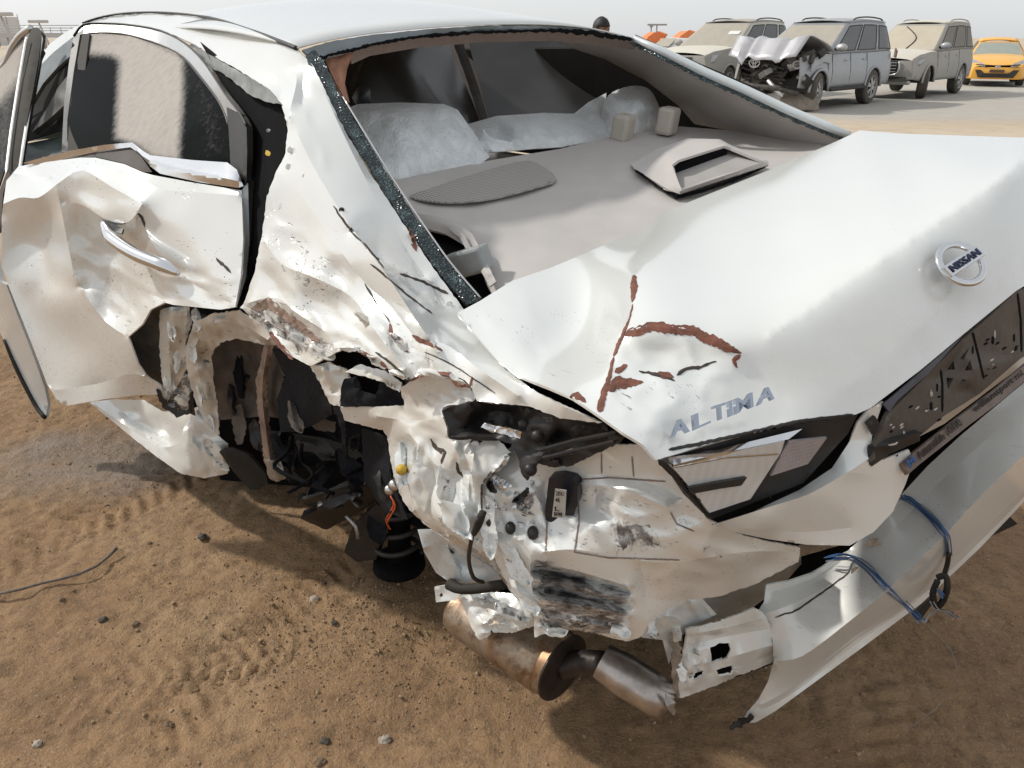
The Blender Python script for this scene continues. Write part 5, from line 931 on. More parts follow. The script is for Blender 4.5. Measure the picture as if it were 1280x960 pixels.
panel('door_cavity', [(160, 420, 2.14), (180, 398, 2.08), (205, 376, 2.0), (240, 380, 2.02), (236, 470, 2.2), (244, 520, 2.3), (200, 500, 2.28), (172, 460, 2.22)], (), (), plain('inner_door_grey', (.10, .09, .082), .7, 0, .5, 20, .4), car, s=6, smooth=1, thick=.003, crump=[(None, 24, .018, 84, 0)])
panel('crumpled_sill_end', [(203, 470, 2.10), (222, 462, 2.07), (240, 470, 2.08), (242, 495, 2.12), (238, 512, 2.15), (218, 519, 2.18), (204, 505, 2.16)], (), (), PAINT, car, s=3, smooth=0, jag=1.2, thick=.002, crump=[(None, 26, .03, 85, 0)], mud=[([(200, 465), (245, 465), (240, 520), (203, 515)], .5, 8)], scuff=[([(200, 465), (245, 465), (240, 520), (203, 515)], .75, 8)])
ribbon('torn_edge', [(196, 486, 2.13), (206, 506, 2.15), (222, 518, 2.16), (238, 514, 2.14), (240, 490, 2.10)], [4, 6, 6, 6, 4], BLACKP, car, .6, .01, .006, 86, 4.0, False)
panel('sill', [(112, 503, 2.80), (140, 499, 2.74), (180, 500, 2.66), (202, 514, 2.58), (233, 516, 2.46), (247, 508, 2.38), (268, 540, 2.34), (285, 555, 2.34), (288, 575, 2.38), (285, 592, 2.42), (255, 598, 2.46), (226, 592, 2.50), (192, 568, 2.58), (157, 540, 2.68)], [(200, 545, 2.62), (160, 520, 2.74)],
      [[(118, 505, 2.78), (160, 534, 2.67), (200, 558, 2.565), (222, 553, 2.50), (232, 530, 2.45), (246, 512, 2.38)], [(140, 505, 2.745), (180, 535, 2.67), (204, 549, 2.62)], [(245, 515, 2.36), (240, 560, 2.40), (252, 590, 2.43)], [(250, 545, 2.38), (275, 560, 2.32), (280, 585, 2.40)]], PAINT, car, s=4, smooth=3, thick=.003, jag=.4, fold_keep=0, ridge=[([(230, 512), (290, 553), (290, 600), (230, 598)], .03, 30, 70, 1.6, 87), ([(120, 500), (200, 515), (232, 590), (150, 535)], .008, 30, 35, 2.5, 88)], hair=.8, mud=[([(115, 505), (160, 535), (200, 560), (230, 590), (190, 568), (155, 540)], .6, 12), ([(240, 515), (285, 555), (285, 595), (235, 590)], .3, 20)], scuff=[([(170, 520), (205, 548), (200, 560), (160, 535)], .35, 14), ([(270, 565), (290, 560), (285, 600), (255, 600)], .4, 12)])
panel('mud_flap', [(274, 565, 2.30), (280, 560, 2.28), (290, 559, 2.27), (310, 568, 2.26), (332, 592, 2.28), (335, 604, 2.30), (325, 612, 2.32), (312, 612, 2.34), (292, 590, 2.34)], (), [[(280, 562, 2.27), (320, 600, 2.30)]], RUBBER, car, s=5, smooth=1, thick=.01)
panel('mud_caked_post', [(330, 430, 1.92), (342, 432, 1.88), (337, 460, 1.98), (334, 490, 2.04), (336, 520, 2.09), (339, 550, 2.14), (344, 580, 2.18), (352, 598, 2.2), (340, 600, 2.22), (330, 575, 2.2), (326, 540, 2.15), (321, 505, 2.1), (320, 475, 2.05), (326, 450, 1.98)], (), [[(335, 435, 1.88), (328, 480, 2.0), (330, 520, 2.06), (340, 590, 2.17)]], MUDPINK, car, s=3, smooth=1, jag=1.2, thick=.006, crump=[(None, 40, .012, 88, 0)])
panel('post_bracket', [(331, 575, 2.17), (350, 572, 2.15), (356, 592, 2.16), (358, 598, 2.17), (346, 602, 2.19), (336, 598, 2.2)], (), [[(342, 575, 2.14), (346, 598, 2.16)]], STEEL, car, s=3, smooth=0, jag=.8, thick=.004, crump=[(None, 10, .008, 89, 0)])
panel('hanging_strip', [(292, 510, 2.22), (302, 505, 2.2), (308, 530, 2.22), (304, 555, 2.25), (296, 556, 2.25), (290, 530, 2.24)], (), (), WHEELHOUSE, car, s=4, smooth=0, jag=1, thick=.003)
panel('wheel_liner', [(340, 436, 1.86), (362, 445, 1.76), (388, 459, 1.66), (402, 482, 1.64), (414, 506, 1.64), (416, 518, 1.68), (395, 530, 1.80), (370, 540, 1.92), (350, 540, 1.98), (346, 500, 1.96), (356, 470, 1.88)], [(375, 500, 1.82)], [[(358, 448, 1.78), (352, 500, 1.93)], [(388, 462, 1.67), (372, 530, 1.88)]], LINER, car, s=5, smooth=2, thick=.006, jag=.6)
panel('quarter_hole', [(400, 455, 1.50), (425, 438, 1.46), (450, 440, 1.42), (480, 455, 1.38), (505, 478, 1.36), (512, 508, 1.40), (425, 512, 1.50)], (), (), BLACKM, car, s=14, smooth=0, thick=.003)  # shade inside the torn quarter, put in as a black sheet
panel('inner_bracing', [(388, 458, 1.45), (410, 452, 1.42), (432, 462, 1.40), (440, 478, 1.40), (426, 492, 1.42), (424, 508, 1.43), (412, 505, 1.46), (402, 482, 1.46)], (), [[(404, 462, 1.42), (418, 490, 1.44)]], PAINT, car, s=3, smooth=1, jag=.8, thick=.003, crump=[(None, 16, .01, 91, 0)], mud=[([(388, 458), (440, 470), (420, 510)], .45, 10)])
panel('inner_bracing', [(430, 465, 1.37), (455, 470, 1.34), (480, 478, 1.31), (500, 490, 1.30), (502, 478, 1.30), (482, 464, 1.31), (450, 455, 1.35)], (), (), PAINT, car, s=3, smooth=1, jag=.8, thick=.003, crump=[(None, 12, .008, 92, 0)], mud=[([(430, 460), (500, 475), (500, 492), (430, 470)], .75, 6)])
panel('liner_scrap', [(426, 490, 1.40), (430, 474, 1.385), (446, 470, 1.37), (452, 488, 1.375), (470, 494, 1.35), (476, 476, 1.33), (492, 474, 1.32), (498, 490, 1.33), (506, 506, 1.34), (462, 508, 1.37), (426, 508, 1.41)], (), (), LINER, car, s=4, smooth=0, jag=1, thick=.004, crump=[(None, 12, .01, 93, 0)])
panel('liner_scrap', [(414, 506, 1.60), (424, 508, 1.58), (431, 520, 1.58), (433, 560, 1.66), (434, 575, 1.70), (429, 575, 1.70), (426, 535, 1.62)], (), (), LINER, car, s=4, smooth=0, jag=1, thick=.004)
panel('inner_bracing', [(390, 532, 1.98), (405, 524, 1.95), (420, 528, 1.95), (418, 540, 1.97), (395, 538, 2.0)], (), (), WHEELHOUSE, car, s=4, smooth=0, jag=1, thick=.003)
panel('liner_sheet', [(452, 535, 1.72), (484, 548, 1.60), (490, 600, 1.62), (510, 650, 1.66), (480, 640, 1.85), (455, 600, 1.85)], (), (), LINER, car, s=6, smooth=1, jag=.8, thick=.005)
# suspension remains: arms, spring, damper
panel('suspension_arm', [(372, 627, 2.12), (378, 621, 2.10), (410, 612, 2.05), (440, 598, 2.0), (468, 592, 1.96), (474, 606, 1.96), (440, 622, 2.02), (410, 640, 2.1), (385, 632, 2.13)], (), [[(378, 625, 2.09), (470, 596, 1.95)]], plain('greasy_black_steel', (.012, .011, .010), .35, .3, .4, 20, .3), car, s=5, smooth=1, thick=.03)
panel('suspension_arm', [(376, 648, 2.14), (395, 638, 2.1), (440, 618, 2.02), (482, 600, 1.96), (486, 616, 1.98), (450, 640, 2.06), (408, 662, 2.14), (390, 655, 2.15)], (), [[(385, 650, 2.13), (480, 606, 1.96)]], bpy.data.materials['greasy_black_steel'], car, s=5, smooth=1, thick=.03, jag=.8)
tube('brake_line', [W(398, 583, 2.06), W(425, 572, 2.0), W(445, 584, 1.96), W(458, 605, 1.94)], .009, BLACKM, car, 8, 4)
panel('suspension_arm', [(430, 690, 2.14), (440, 660, 2.08), (470, 630, 2.0), (485, 640, 2.0), (470, 700, 2.12), (445, 702, 2.15)], (), (), BLACKP, car, s=6, smooth=1, thick=.03)
tube('bracket_rod', [W(433, 645, 2.04), W(445, 658, 2.03), W(448, 672, 2.05)], .006, STEEL, car, 8, 2)
sc_ = W(498, 692, 2.14); sc2 = W(502, 612, 2.04); hel = []
for k in range(97):
    t = k / 96; a = t * 2 * math.pi * 3.7; r_ = .066 - .010 * t; hel.append(sc_.lerp(sc2, t) + Vector((math.cos(a) * r_, math.sin(a) * r_, 0)))
tube('coil_spring', hel, .0075, BLACKP, car, 8)
tube('damper', [sc_ + Vector((0, 0, -.04)), sc2 + Vector((0, 0, .1))], [.034, .024], BLACKM, car, 16)
bm = bmesh.new(); bmesh.ops.create_cone(bm, cap_ends=True, segments=24, radius1=.075, radius2=.07, depth=.03, matrix=Matrix.Translation(sc_ + Vector((0, 0, -.03)))); o = link('spring_seat', bm_mesh(bm), BLACKM, car); bevel(o, .006)
wires([(488, 617, 1.70), (494, 632, 1.74), (484, 650, 1.95), (488, 660, 2.0)], 3, .004, [COPPER, BLACKP, COPPER], 21, .0022)
for px, py, d in ((487, 612, 1.62), (493, 606, 1.45)):
    bm = bmesh.new(); c = W(px, py, d); n = (CC - c).normalized(); bmesh.ops.create_cone(bm, cap_ends=True, segments=14, radius1=.012, radius2=.009, depth=.02, matrix=Matrix.Translation(c) @ n.to_track_quat('Z', 'Y').to_matrix().to_4x4()); link('bolt_eye', bm_mesh(bm), SATIN, car)
bm = bmesh.new(); c = W(502, 587, 1.315); n = (CC - c).normalized(); bmesh.ops.create_cone(bm, cap_ends=True, segments=16, radius1=.010, radius2=.007, depth=.02, matrix=Matrix.Translation(c) @ n.to_track_quat('Z', 'Y').to_matrix().to_4x4()); link('plastic_plug', bm_mesh(bm), YELLOW, car)
# ------------------------------------------------------------------ rear left door
do_ = [(2, 270, 2.34), (8, 226, 2.31), (23, 208, 2.30), (47, 204, 2.23), (100, 197, 2.07), (119, 197, 2.01), (155, 205, 1.91), (177, 215, 1.86), (192, 219, 1.83), (240, 228, 1.74), (302, 238, 1.66), (304, 300, 1.64), (301, 345, 1.64), (294, 384, 1.65), (275, 387, 1.69), (216, 381, 1.82), (206, 378, 1.85), (188, 387, 1.92), (178, 405, 1.97), (160, 421, 2.03), (166, 437, 2.04), (173, 456, 2.07), (188, 474, 2.10), (200, 481, 2.11), (205, 493, 2.13), (170, 494, 2.20), (131, 499, 2.28), (84, 507, 2.38), (72, 502, 2.40), (59, 480, 2.41), (41, 433, 2.41), (9, 353, 2.40), (2, 333, 2.39)]
df = [[(4, 255, 2.29), (25, 247, 2.21), (48, 247, 2.14), (70, 231, 2.05)], [(70, 231, 2.05), (78, 270, 2.09), (87, 315, 2.12), (97, 352, 2.145), (130, 400, 2.11), (158, 420, 2.04)], [(70, 231, 2.05), (103, 213, 1.985), (140, 234, 1.89), (177, 254, 1.805)],
      [(78, 252, 2.08), (103, 256, 2.02), (128, 272, 1.955), (150, 279, 1.90), (165, 274, 1.845), (177, 256, 1.80)], [(178, 258, 1.81), (183, 288, 1.85), (197, 314, 1.84), (225, 345, 1.80), (290, 380, 1.655)], [(12, 216, 2.285), (60, 221, 2.17), (100, 205, 2.03), (150, 212, 1.90), (200, 235, 1.805), (240, 240, 1.735), (300, 244, 1.655)],
      [(100, 358, 2.17), (140, 350, 2.11), (186, 366, 1.95), (206, 376, 1.86)], [(66, 488, 2.395), (120, 480, 2.29), (160, 468, 2.14), (180, 470, 2.085)]]
di = [(30, 228, 2.235), (40, 300, 2.36), (20, 320, 2.385), (60, 290, 2.30), (70, 340, 2.31), (45, 380, 2.385), (90, 430, 2.33), (60, 430, 2.385), (130, 440, 2.19), (100, 480, 2.33), (105, 280, 2.15), (125, 310, 2.13), (150, 300, 2.06), (168, 285, 1.97), (110, 340, 2.17), (150, 340, 2.08), (185, 335, 1.95), (130, 380, 2.18), (160, 390, 2.09), (110, 232, 1.99), (130, 250, 1.935), (150, 262, 1.875), (225, 270, 1.75), (260, 300, 1.70), (230, 320, 1.765), (275, 350, 1.675), (240, 360, 1.755), (215, 250, 1.785)]
DOOR = panel('rear_door', do_, di, df, PAINT, car, ridge=[([(85, 290), (180, 290), (206, 378), (160, 422), (105, 385)], .016, 44, 45, 2.0, 3), ([(190, 325), (300, 345), (292, 386), (200, 382)], .008, 26, 22, 3.0, 4), ([(5, 215), (100, 200), (175, 250), (80, 310), (5, 335)], .012, 70, 60, 1.6, 5)], s=4.4, smooth=20, fold_keep=0, thick=.004, hair=1.0, seed=25, 
      scuff=[([(85, 300), (130, 290), (140, 330), (180, 370), (160, 418), (110, 380)], .33, 25), ([(125, 385), (175, 390), (165, 420), (150, 415)], .6, 14), ([(10, 340), (95, 350), (110, 400), (60, 430), (30, 390)], .28, 30), ([(205, 340), (290, 375), (215, 380), (190, 375)], .5, 18), ([(230, 300), (290, 330), (280, 345), (240, 330)], .3, 20)],
      mud=[([(0, 330), (95, 350), (160, 420), (200, 480), (85, 505)], .25, 50), ([(90, 290), (180, 330), (205, 375), (160, 420), (110, 380)], .35, 30)])
hp = smooth_line([(127, 277, 1.93), (136, 294, 1.90), (150, 306, 1.865), (168, 317, 1.83), (186, 325, 1.80), (204, 332, 1.775), (223, 342, 1.765)], False, 4)
hd = tube('door_handle', [W(*p) for p in hp], [.004 + .0125 * min(1, i / 5) * min(1, (len(hp) - i) / 5) for i in range(len(hp))], CHROME, DOOR, 14)
panel('handle_recess', [(127, 274, 1.95), (140, 278, 1.93), (154, 286, 1.91), (152, 292, 1.90), (142, 290, 1.92)], (), (), BLACKP, DOOR, s=4, smooth=0, thick=.004)
ribbon('handle_collar', [(191, 326, 1.785), (194, 334, 1.785)], 3, BLACKP, DOOR, .1, .012, .004, 3)
ribbon('crack', [(171, 264, 1.825), (177, 272, 1.83), (181, 284, 1.84)], [2, 5, 2], BROWNIN, DOOR, .5, .012, .002, 97)
ribbon('crack', [(270, 322, 1.685), (280, 332, 1.675), (288, 341, 1.665)], [2, 4, 2], BROWNIN, DOOR, .5, .008, .002, 98)
panel('door_edge', [(302, 238, 1.665), (310, 228, 1.67), (312, 300, 1.67), (308, 345, 1.68), (296, 384, 1.67), (301, 345, 1.65), (304, 300, 1.65)], (), (), PAINT_IN, DOOR, s=5, smooth=1, thick=.003)
panel('door_seal', [(310, 229, 1.675), (318, 226, 1.68), (330, 232, 1.69), (331, 270, 1.70), (327, 310, 1.70), (312, 345, 1.71), (302, 360, 1.70), (308, 345, 1.685), (312, 300, 1.675)], (), (), RUBBER, car, s=6, smooth=1, thick=.02)
panel('aperture_shade_sheet', [(250, 52, 2.02), (300, 92, 1.84), (338, 116, 1.68), (354, 133, 1.60), (359, 160, 1.58), (355, 194, 1.585), (345, 214, 1.60), (334, 248, 1.62), (328, 300, 1.63), (310, 350, 1.68), (306, 228, 1.72), (308, 160, 1.76), (280, 105, 1.88)], (), (), BLACKM, car, s=9, smooth=1, thick=.004)  # black sheet standing for the shade between door frame and pillar
panel('quarter_window_trim', [(238, 54, 2.08), (262, 68, 1.965), (300, 90, 1.785), (338, 114, 1.615), (350, 130, 1.56), (334, 128, 1.62), (312, 118, 1.72), (280, 92, 1.87), (262, 84, 1.96)], (), (), plain('weathered_window_trim', (.22, .23, .22), .45, .2, .3, 25, .2), car, s=4, smooth=0, jag=.8, thick=.004, crump=[(None, 14, .008, 99, 0)])
ribbon('bolt_mark', [(333, 164, 1.575), (338, 162, 1.575)], 4, SATIN, car, .2, .006, .003, 4, 2)
ribbon('clip', [(332, 193, 1.58), (338, 191, 1.58)], 7, YELLOW, car, .4, .006, .003, 5, 2)
# door window: frame, pane, mouldings
wo = [(100, 43, 2.53), (130, 42, 2.49), (162, 45, 2.42), (200, 57, 2.28), (228, 72, 2.14), (256, 100, 1.98), (278, 130, 1.86), (288, 160, 1.80), (288, 200, 1.75), (282, 208, 1.76), (240, 204, 1.83), (192, 196, 1.93), (166, 184, 2.0), (130, 190, 2.09), (84, 196, 2.2), (84, 150, 2.28), (92, 90, 2.42)]
WIN = panel('door_window', wo, (), (), WINDOW, DOOR, s=5, smooth=3, thick=.004, mud=[([(108, 40), (165, 42), (228, 70), (228, 120), (222, 200), (190, 195), (172, 180), (145, 172), (148, 120), (150, 75), (140, 68), (108, 66)], 1.0, 9), ([(228, 75), (260, 105), (285, 150), (285, 200), (250, 200), (240, 120)], .16, 20)])
fo_ = smooth_line([(92, 45, 2.57), (104, 30.5, 2.58), (132, 29, 2.54), (162, 31, 2.47), (200, 38, 2.32), (231, 54, 2.13), (256, 79, 1.97), (281, 117, 1.81), (300, 142, 1.72), (308, 157, 1.68)], False, 3)
fi_ = smooth_line([(104, 44, 2.545), (114, 41.5, 2.54), (135, 41, 2.50), (162, 44, 2.43), (200, 56, 2.29), (228, 71, 2.13), (250, 96, 1.99), (270, 122, 1.88), (280, 140, 1.83), (286, 158, 1.80)], False, 3)
panel('window_frame', fo_ + fi_[::-1], (), (), SATIN, DOOR, s=5, smooth=1, thick=.012)
tube('window_seal', [W(p[0], p[1], p[2] - .006) for p in fo_], .0028, BLACKP, DOOR, 6)
tube('window_seal', [W(p[0], p[1], p[2] - .004) for p in fi_], .0028, BLACKP, DOOR, 6)
panel('window_frame', [(283, 134, 1.80), (300, 142, 1.715), (308, 157, 1.675), (309, 190, 1.66), (308, 226, 1.655), (300, 222, 1.675), (288, 205, 1.74), (286, 165, 1.775)], (), [[(302, 150, 1.70), (303, 220, 1.66)]], BLACKP, DOOR, s=5, smooth=1, thick=.014)
panel('window_frame', [(92, 45, 2.57), (104, 36, 2.565), (98, 80, 2.46), (90, 130, 2.33), (85, 190, 2.20), (77, 190, 2.22), (80, 130, 2.36), (86, 80, 2.48)], (), (), BLACKP, DOOR, s=6, smooth=1, thick=.016)
panel('window_frame', [(103, 42, 2.52), (112, 42, 2.50), (106, 90, 2.39), (100, 140, 2.28), (98, 190, 2.17), (84, 191, 2.19), (88, 130, 2.32), (96, 80, 2.44)], (), (), RUBBER, DOOR, s=6, smooth=1, thick=.012)
ch = [(28, 204, 2.26), (45, 199, 2.22), (90, 188, 2.11), (130, 181, 2.02), (165, 178, 1.95), (178, 188, 1.91), (188, 194, 1.88), (240, 200, 1.78), (284, 203, 1.70), (296, 212, 1.67), (304, 232, 1.64), (298, 235, 1.65), (250, 228, 1.74), (200, 217, 1.84), (188, 208, 1.875), (176, 194, 1.91), (163, 184, 1.955), (130, 188, 2.03), (90, 196, 2.12), (50, 206, 2.22)]
panel('belt_moulding', ch, (), [[(165, 180, 1.945), (186, 200, 1.87), (240, 214, 1.75), (296, 226, 1.64)]], CHROME, DOOR, s=4, smooth=1, thick=.004)
panel('door_top_gap', [(95, 197, 2.12), (130, 188, 2.05), (163, 184, 1.97), (176, 195, 1.93), (190, 215, 1.885), (178, 215, 1.89), (155, 204, 1.93), (119, 196, 2.03)], (), (), BROWNIN, DOOR, s=6, smooth=0, thick=.003)
# ------------------------------------------------------------------ front of the car seen past the door
FD = panel('front_door', [(0, 352, 2.62), (8, 356, 2.60), (24, 400, 2.66), (40, 440, 2.72), (56, 485, 2.80), (60, 505, 2.84), (57, 522, 2.87), (44, 505, 2.90), (22, 462, 2.90), (5, 425, 2.88), (-14, 390, 2.95), (-22, 340, 2.95), (-20, 285, 2.85), (-8, 285, 2.7), (-5, 320, 2.64)], (), [[(0, 356, 2.64), (30, 430, 2.74), (54, 505, 2.86)]], PAINT_IN, car, s=6, smooth=2, thick=.01)
tube('door_edge_seal', [W(6, 424, 2.87), W(22, 463, 2.89), W(44, 506, 2.89), W(56, 522, 2.86)], .008, RUBBER, FD, 6, 3)
panel('front_door_window', [(-24, 190, 2.95), (-16, 110, 3.08), (0, 75, 3.1), (14, 58, 3.05), (30, 46, 3.0), (24, 90, 2.92), (14, 150, 2.82), (8, 205, 2.74), (-10, 260, 2.72), (-24, 260, 2.9)], (), (), WINDOW, FD, s=7, smooth=1, thick=.004, mud=[([(-60, 40), (40, 30), (24, 100), (0, 130), (-60, 130)], 1.0, 14), ([(0, 130), (20, 100), (8, 210), (-5, 210)], .35, 10)])
tube('window_frame', [W(*p) for p in smooth_line([(-30, 105, 3.2), (2, 86, 3.08), (14, 61, 3.03), (26, 44, 2.99), (39, 35, 2.95)], False, 3)], .013, SATIN, FD, 8)
panel('window_pillar', [(39, 36, 2.94), (46, 34, 2.92), (52, 40, 2.90), (49, 70, 2.86), (42, 110, 2.80), (34, 150, 2.74), (27, 190, 2.69), (22, 214, 2.66), (8, 216, 2.68), (14, 180, 2.73), (20, 140, 2.79), (28, 90, 2.87), (34, 50, 2.92)], (), [[(44, 40, 2.91), (32, 110, 2.80), (20, 190, 2.69)]], RUBBER, FD, s=6, smooth=1, thick=.02)
ribbon('window_trim', [(33, 47, 2.90), (24, 100, 2.84), (14, 165, 2.74), (8, 216, 2.665)], 3.5, SATIN, FD, .05, .006, .004, 3, 4.0, False)
ribbon('window_trim', [(52, 44, 2.90), (47, 85, 2.85), (38, 130, 2.78), (29, 185, 2.69), (25, 212, 2.66)], 4, SATIN, FD, .05, .0, .004, 4, 4.0, False)
panel('front_door_skin', [(-24, 262, 2.9), (-10, 262, 2.72), (8, 216, 2.675), (22, 214, 2.655), (12, 222, 2.66), (4, 240, 2.66), (0, 290, 2.64), (-24, 300, 2.9)], (), (), BROWNIN, FD, s=8, smooth=1, thick=.006)
# door opening: rail, roof edge, far pillar, glimpse of the dash
ro = smooth_line([(48, 78, 3.35), (55, 66, 3.3), (72, 50, 3.15), (92, 36, 2.95), (106, 28, 2.8)], False, 4); ri2 = smooth_line([(38, 118, 3.35), (52, 92, 3.25), (70, 70, 3.1), (92, 52, 2.9), (106, 40, 2.75)], False, 4)
panel('roof_rail', [(50, 71, 3.3), (62, 55, 3.2), (82, 40, 3.0), (104, 29, 2.78), (104, 38, 2.76), (86, 50, 2.95), (66, 66, 3.15), (50, 82, 3.28)], (), (), PAINT, car, s=5, smooth=1, thick=.01)
panel('roof_rail_seal', [(50, 82, 3.27), (66, 66, 3.14), (86, 50, 2.94), (95, 46, 2.85), (92, 66, 2.82), (72, 84, 3.0), (54, 104, 3.15), (40, 128, 3.25), (46, 96, 3.26)], (), [[(47, 96, 3.25), (70, 74, 3.08), (92, 56, 2.83)]], plain('grey_blue_trim', (.17, .20, .22), .6), car, s=6, smooth=1, thick=.01)
panel('front_seat_shade', [(40, 128, 3.3), (54, 104, 3.2), (72, 84, 3.05), (92, 66, 2.9), (86, 150, 2.75), (84, 160, 2.75), (30, 178, 3.0)], (), (), DARKIN, car, s=10, smooth=0, thick=.003)  # dark sheet standing for the cabin shade around the front seat
panel('front_seat', [(62, 130, 2.85), (72, 110, 2.83), (84, 95, 2.8), (82, 130, 2.74), (60, 150, 2.8), (40, 165, 2.9)], [(72, 125, 2.74)], (), plain('grey_leather', (.05, .048, .045), .45), car, s=5, smooth=3, thick=.02)
panel('dash_glimpse', [(38, 175, 3.1), (55, 160, 3.1), (79, 130, 3.1), (79, 170, 3.05), (38, 176, 3.1)], (), (), plain('pale_green_glass', (.34, .42, .37), .15), car, s=8, smooth=0, thick=.003)
panel('dash_glimpse', [(30, 180, 3.0), (79, 170, 2.95), (80, 192, 2.85), (60, 200, 2.8), (28, 206, 2.85)], (), (), plain('pale_dash', (.18, .22, .22), .5, 0, .5, 14), car, s=8, smooth=0, thick=.003)

# torn liner, hoses and brackets hanging in the wheel well
rw = random.Random(14)
for k in range(22):
    cx, cy = rw.uniform(345, 482), rw.uniform(528, 650); d = 2.25 - (cx - 345) / 140 * .45 + rw.uniform(-.06, .1); a = rw.uniform(0, 6.3); L = rw.uniform(9, 26); w_ = rw.uniform(4, 11)
    if cy > 600 and cx < 400: continue
    t_ = (math.cos(a), math.sin(a)); pts_ = []
    for i in range(9):
        b_ = 2 * math.pi * i / 9; u_ = math.cos(b_) * L * rw.uniform(.7, 1.2); v_ = math.sin(b_) * w_ * rw.uniform(.6, 1.3); pts_.append((cx + u_ * t_[0] - v_ * t_[1], cy + u_ * t_[1] + v_ * t_[0], d + rw.uniform(-.03, .03)))
    panel('torn_liner', pts_, (), (), rw.choice([LINER, BLACKP, RUBBER, LINER, bpy.data.materials['greasy_black_steel']]), car, s=5, smooth=0, jag=.6, thick=.005, crump=[(None, 6, .02, 200 + k, 0)])
for k in range(4):
    x0, y0 = rw.uniform(350, 470), rw.uniform(525, 560); tube('hanging_hose', [W(x0 + rw.uniform(-14, 14) * i, y0 + 20 * i, 1.95 + rw.uniform(-.08, .08)) for i in range(4)], rw.uniform(.003, .007), BLACKM, car, 7, 4)

# torn and folded shreds of body sheet
def surf_d(px, py, d0):
    p = onsurf(px, py, d0, 0); return (p - CC).dot(FW)
def shred(cx, cy, L, w, ang, d0, seed, mat=PAINT, lift=.012, scf=.4, md=.25):
    r = random.Random(seed); d = surf_d(cx, cy, d0) - lift; ca, sa = math.cos(ang), math.sin(ang); gx_, gy_2 = r.uniform(-.0006, .0006), r.uniform(-.0010, .0004); out = []; n = 11
    for i in range(n):
        b = 2 * math.pi * i / n; u = math.cos(b) * L * .5 * r.uniform(.75, 1.15); v = math.sin(b) * w * .5 * r.uniform(.55, 1.3); x = cx + u * ca - v * sa; y = cy + u * sa + v * ca; out.append((x, y, d + gx_ * (x - cx) + gy_2 * (y - cy)))
    k = r.uniform(-.014, .006); fold = [(cx + ca * L * t + -sa * w * q, cy + sa * L * t + ca * w * q, d + k * z) for t, q, z in ((-.40, r.uniform(-.1, .1), .3), (-.1, r.uniform(-.2, .2), 1), (.15, r.uniform(-.2, .2), 1), (.40, r.uniform(-.1, .1), .3))]
    pl = [(x, y) for x, y, _ in out]
    return panel('torn_sheet', out, (), [fold], mat, car, s=3.4, smooth=2, fold_keep=0, jag=.9, thick=.0025, hair=.8, seed=seed, scuff=[(pl, scf, 6)], mud=[(pl, md, 8)], ridge=[(pl, .006, max(10, w * .8), math.degrees(ang), 1.8, seed)])
rq = random.Random(77)
spots = [(503, 580, 70, 24, 1.4, 1.36), (528, 602, 92, 28, 1.3, 1.28), (558, 598, 92, 26, 1.45, 1.23), (590, 592, 84, 24, 1.6, 1.18), (568, 648, 64, 26, .75, 1.26), (610, 655, 90, 24, 1.3, 1.22), (640, 700, 92, 28, 1.1, 1.26), (656, 745, 60, 22, 1.0, 1.29), (625, 580, 34, 14, 2.2, 1.15),
         (690, 788, 40, 12, .15, 1.25), (775, 788, 30, 14, .5, 1.25), (640, 768, 50, 20, .5, 1.50), (610, 752, 46, 18, .35, 1.52), (630, 786, 40, 14, .2, 1.52), (800, 760, 34, 18, 1.2, 1.33), (815, 785, 26, 14, 1.4, 1.38), (845, 790, 30, 14, 1.2, 1.43), (850, 835, 40, 12, 1.5, 1.45)]
for k, (cx, cy, L, w_, a, d) in enumerate(spots): shred(cx, cy, L, w_, a + rq.uniform(-.2, .2), d, 300 + k, PAINT if k % 4 else PAINT_IN, .010 + rq.random() * .010, rq.choice([.2, .45, .6]), rq.choice([.05, .2, .45]))
for k, (cx, cy, L, w_, a, d) in enumerate([(318, 392, 36, 12, .6, 1.58), (345, 402, 40, 12, .7, 1.53), (378, 425, 36, 12, .6, 1.45), (402, 440, 34, 12, .3, 1.40), (440, 436, 34, 8, .2, 1.31), (470, 452, 30, 9, .5, 1.26), (500, 468, 30, 10, .4, 1.21), (545, 468, 40, 9, .1, 1.18), (575, 476, 30, 8, .5, 1.15), (455, 400, 40, 12, .9, 1.32), (500, 430, 44, 12, .8, 1.23),
        (245, 400, 30, 12, 1.4, 1.90), (240, 440, 34, 10, 1.5, 1.97), (250, 490, 40, 10, 1.4, 2.04), (262, 525, 30, 10, 1.3, 2.10), (280, 398, 32, 12, .1, 1.76), (214, 410, 36, 10, 1.5, 1.94), (222, 448, 36, 12, 1.6, 2.02), (212, 480, 24, 14, 1.0, 2.08), (228, 500, 26, 14, .4, 2.10), (262, 560, 34, 18, 1.0, 2.36), (275, 580, 26, 14, .5, 2.38)]):
    shred(cx, cy, L, w_, a + rq.uniform(-.15, .15), d, 400 + k, PAINT, .006 + rq.random() * .006, rq.choice([.45, .65, .8]), .95 if k > 10 else rq.choice([.3, .55, .8]))
for k, (cx, cy, L, w_, a, d) in enumerate([(300, 470, 60, 16, 1.5, 2.1), (290, 500, 50, 14, 1.4, 2.15), (370, 520, 50, 20, 1.2, 1.9), (395, 560, 60, 22, .4, 1.98), (440, 585, 60, 24, .9, 1.95), (420, 625, 60, 18, 2.8, 2.0), (470, 660, 50, 24, 1.3, 2.0), (480, 610, 50, 20, 1.3, 1.8), (350, 560, 44, 18, 1.1, 2.1), (320, 545, 44, 16, 1.5, 2.1)]):
    shred(cx, cy, L, w_, a, d, 500 + k, (LINER, BLACKP, WHEELHOUSE)[k % 3] if k < 3 else (LINER, BLACKP)[k % 2], .02)
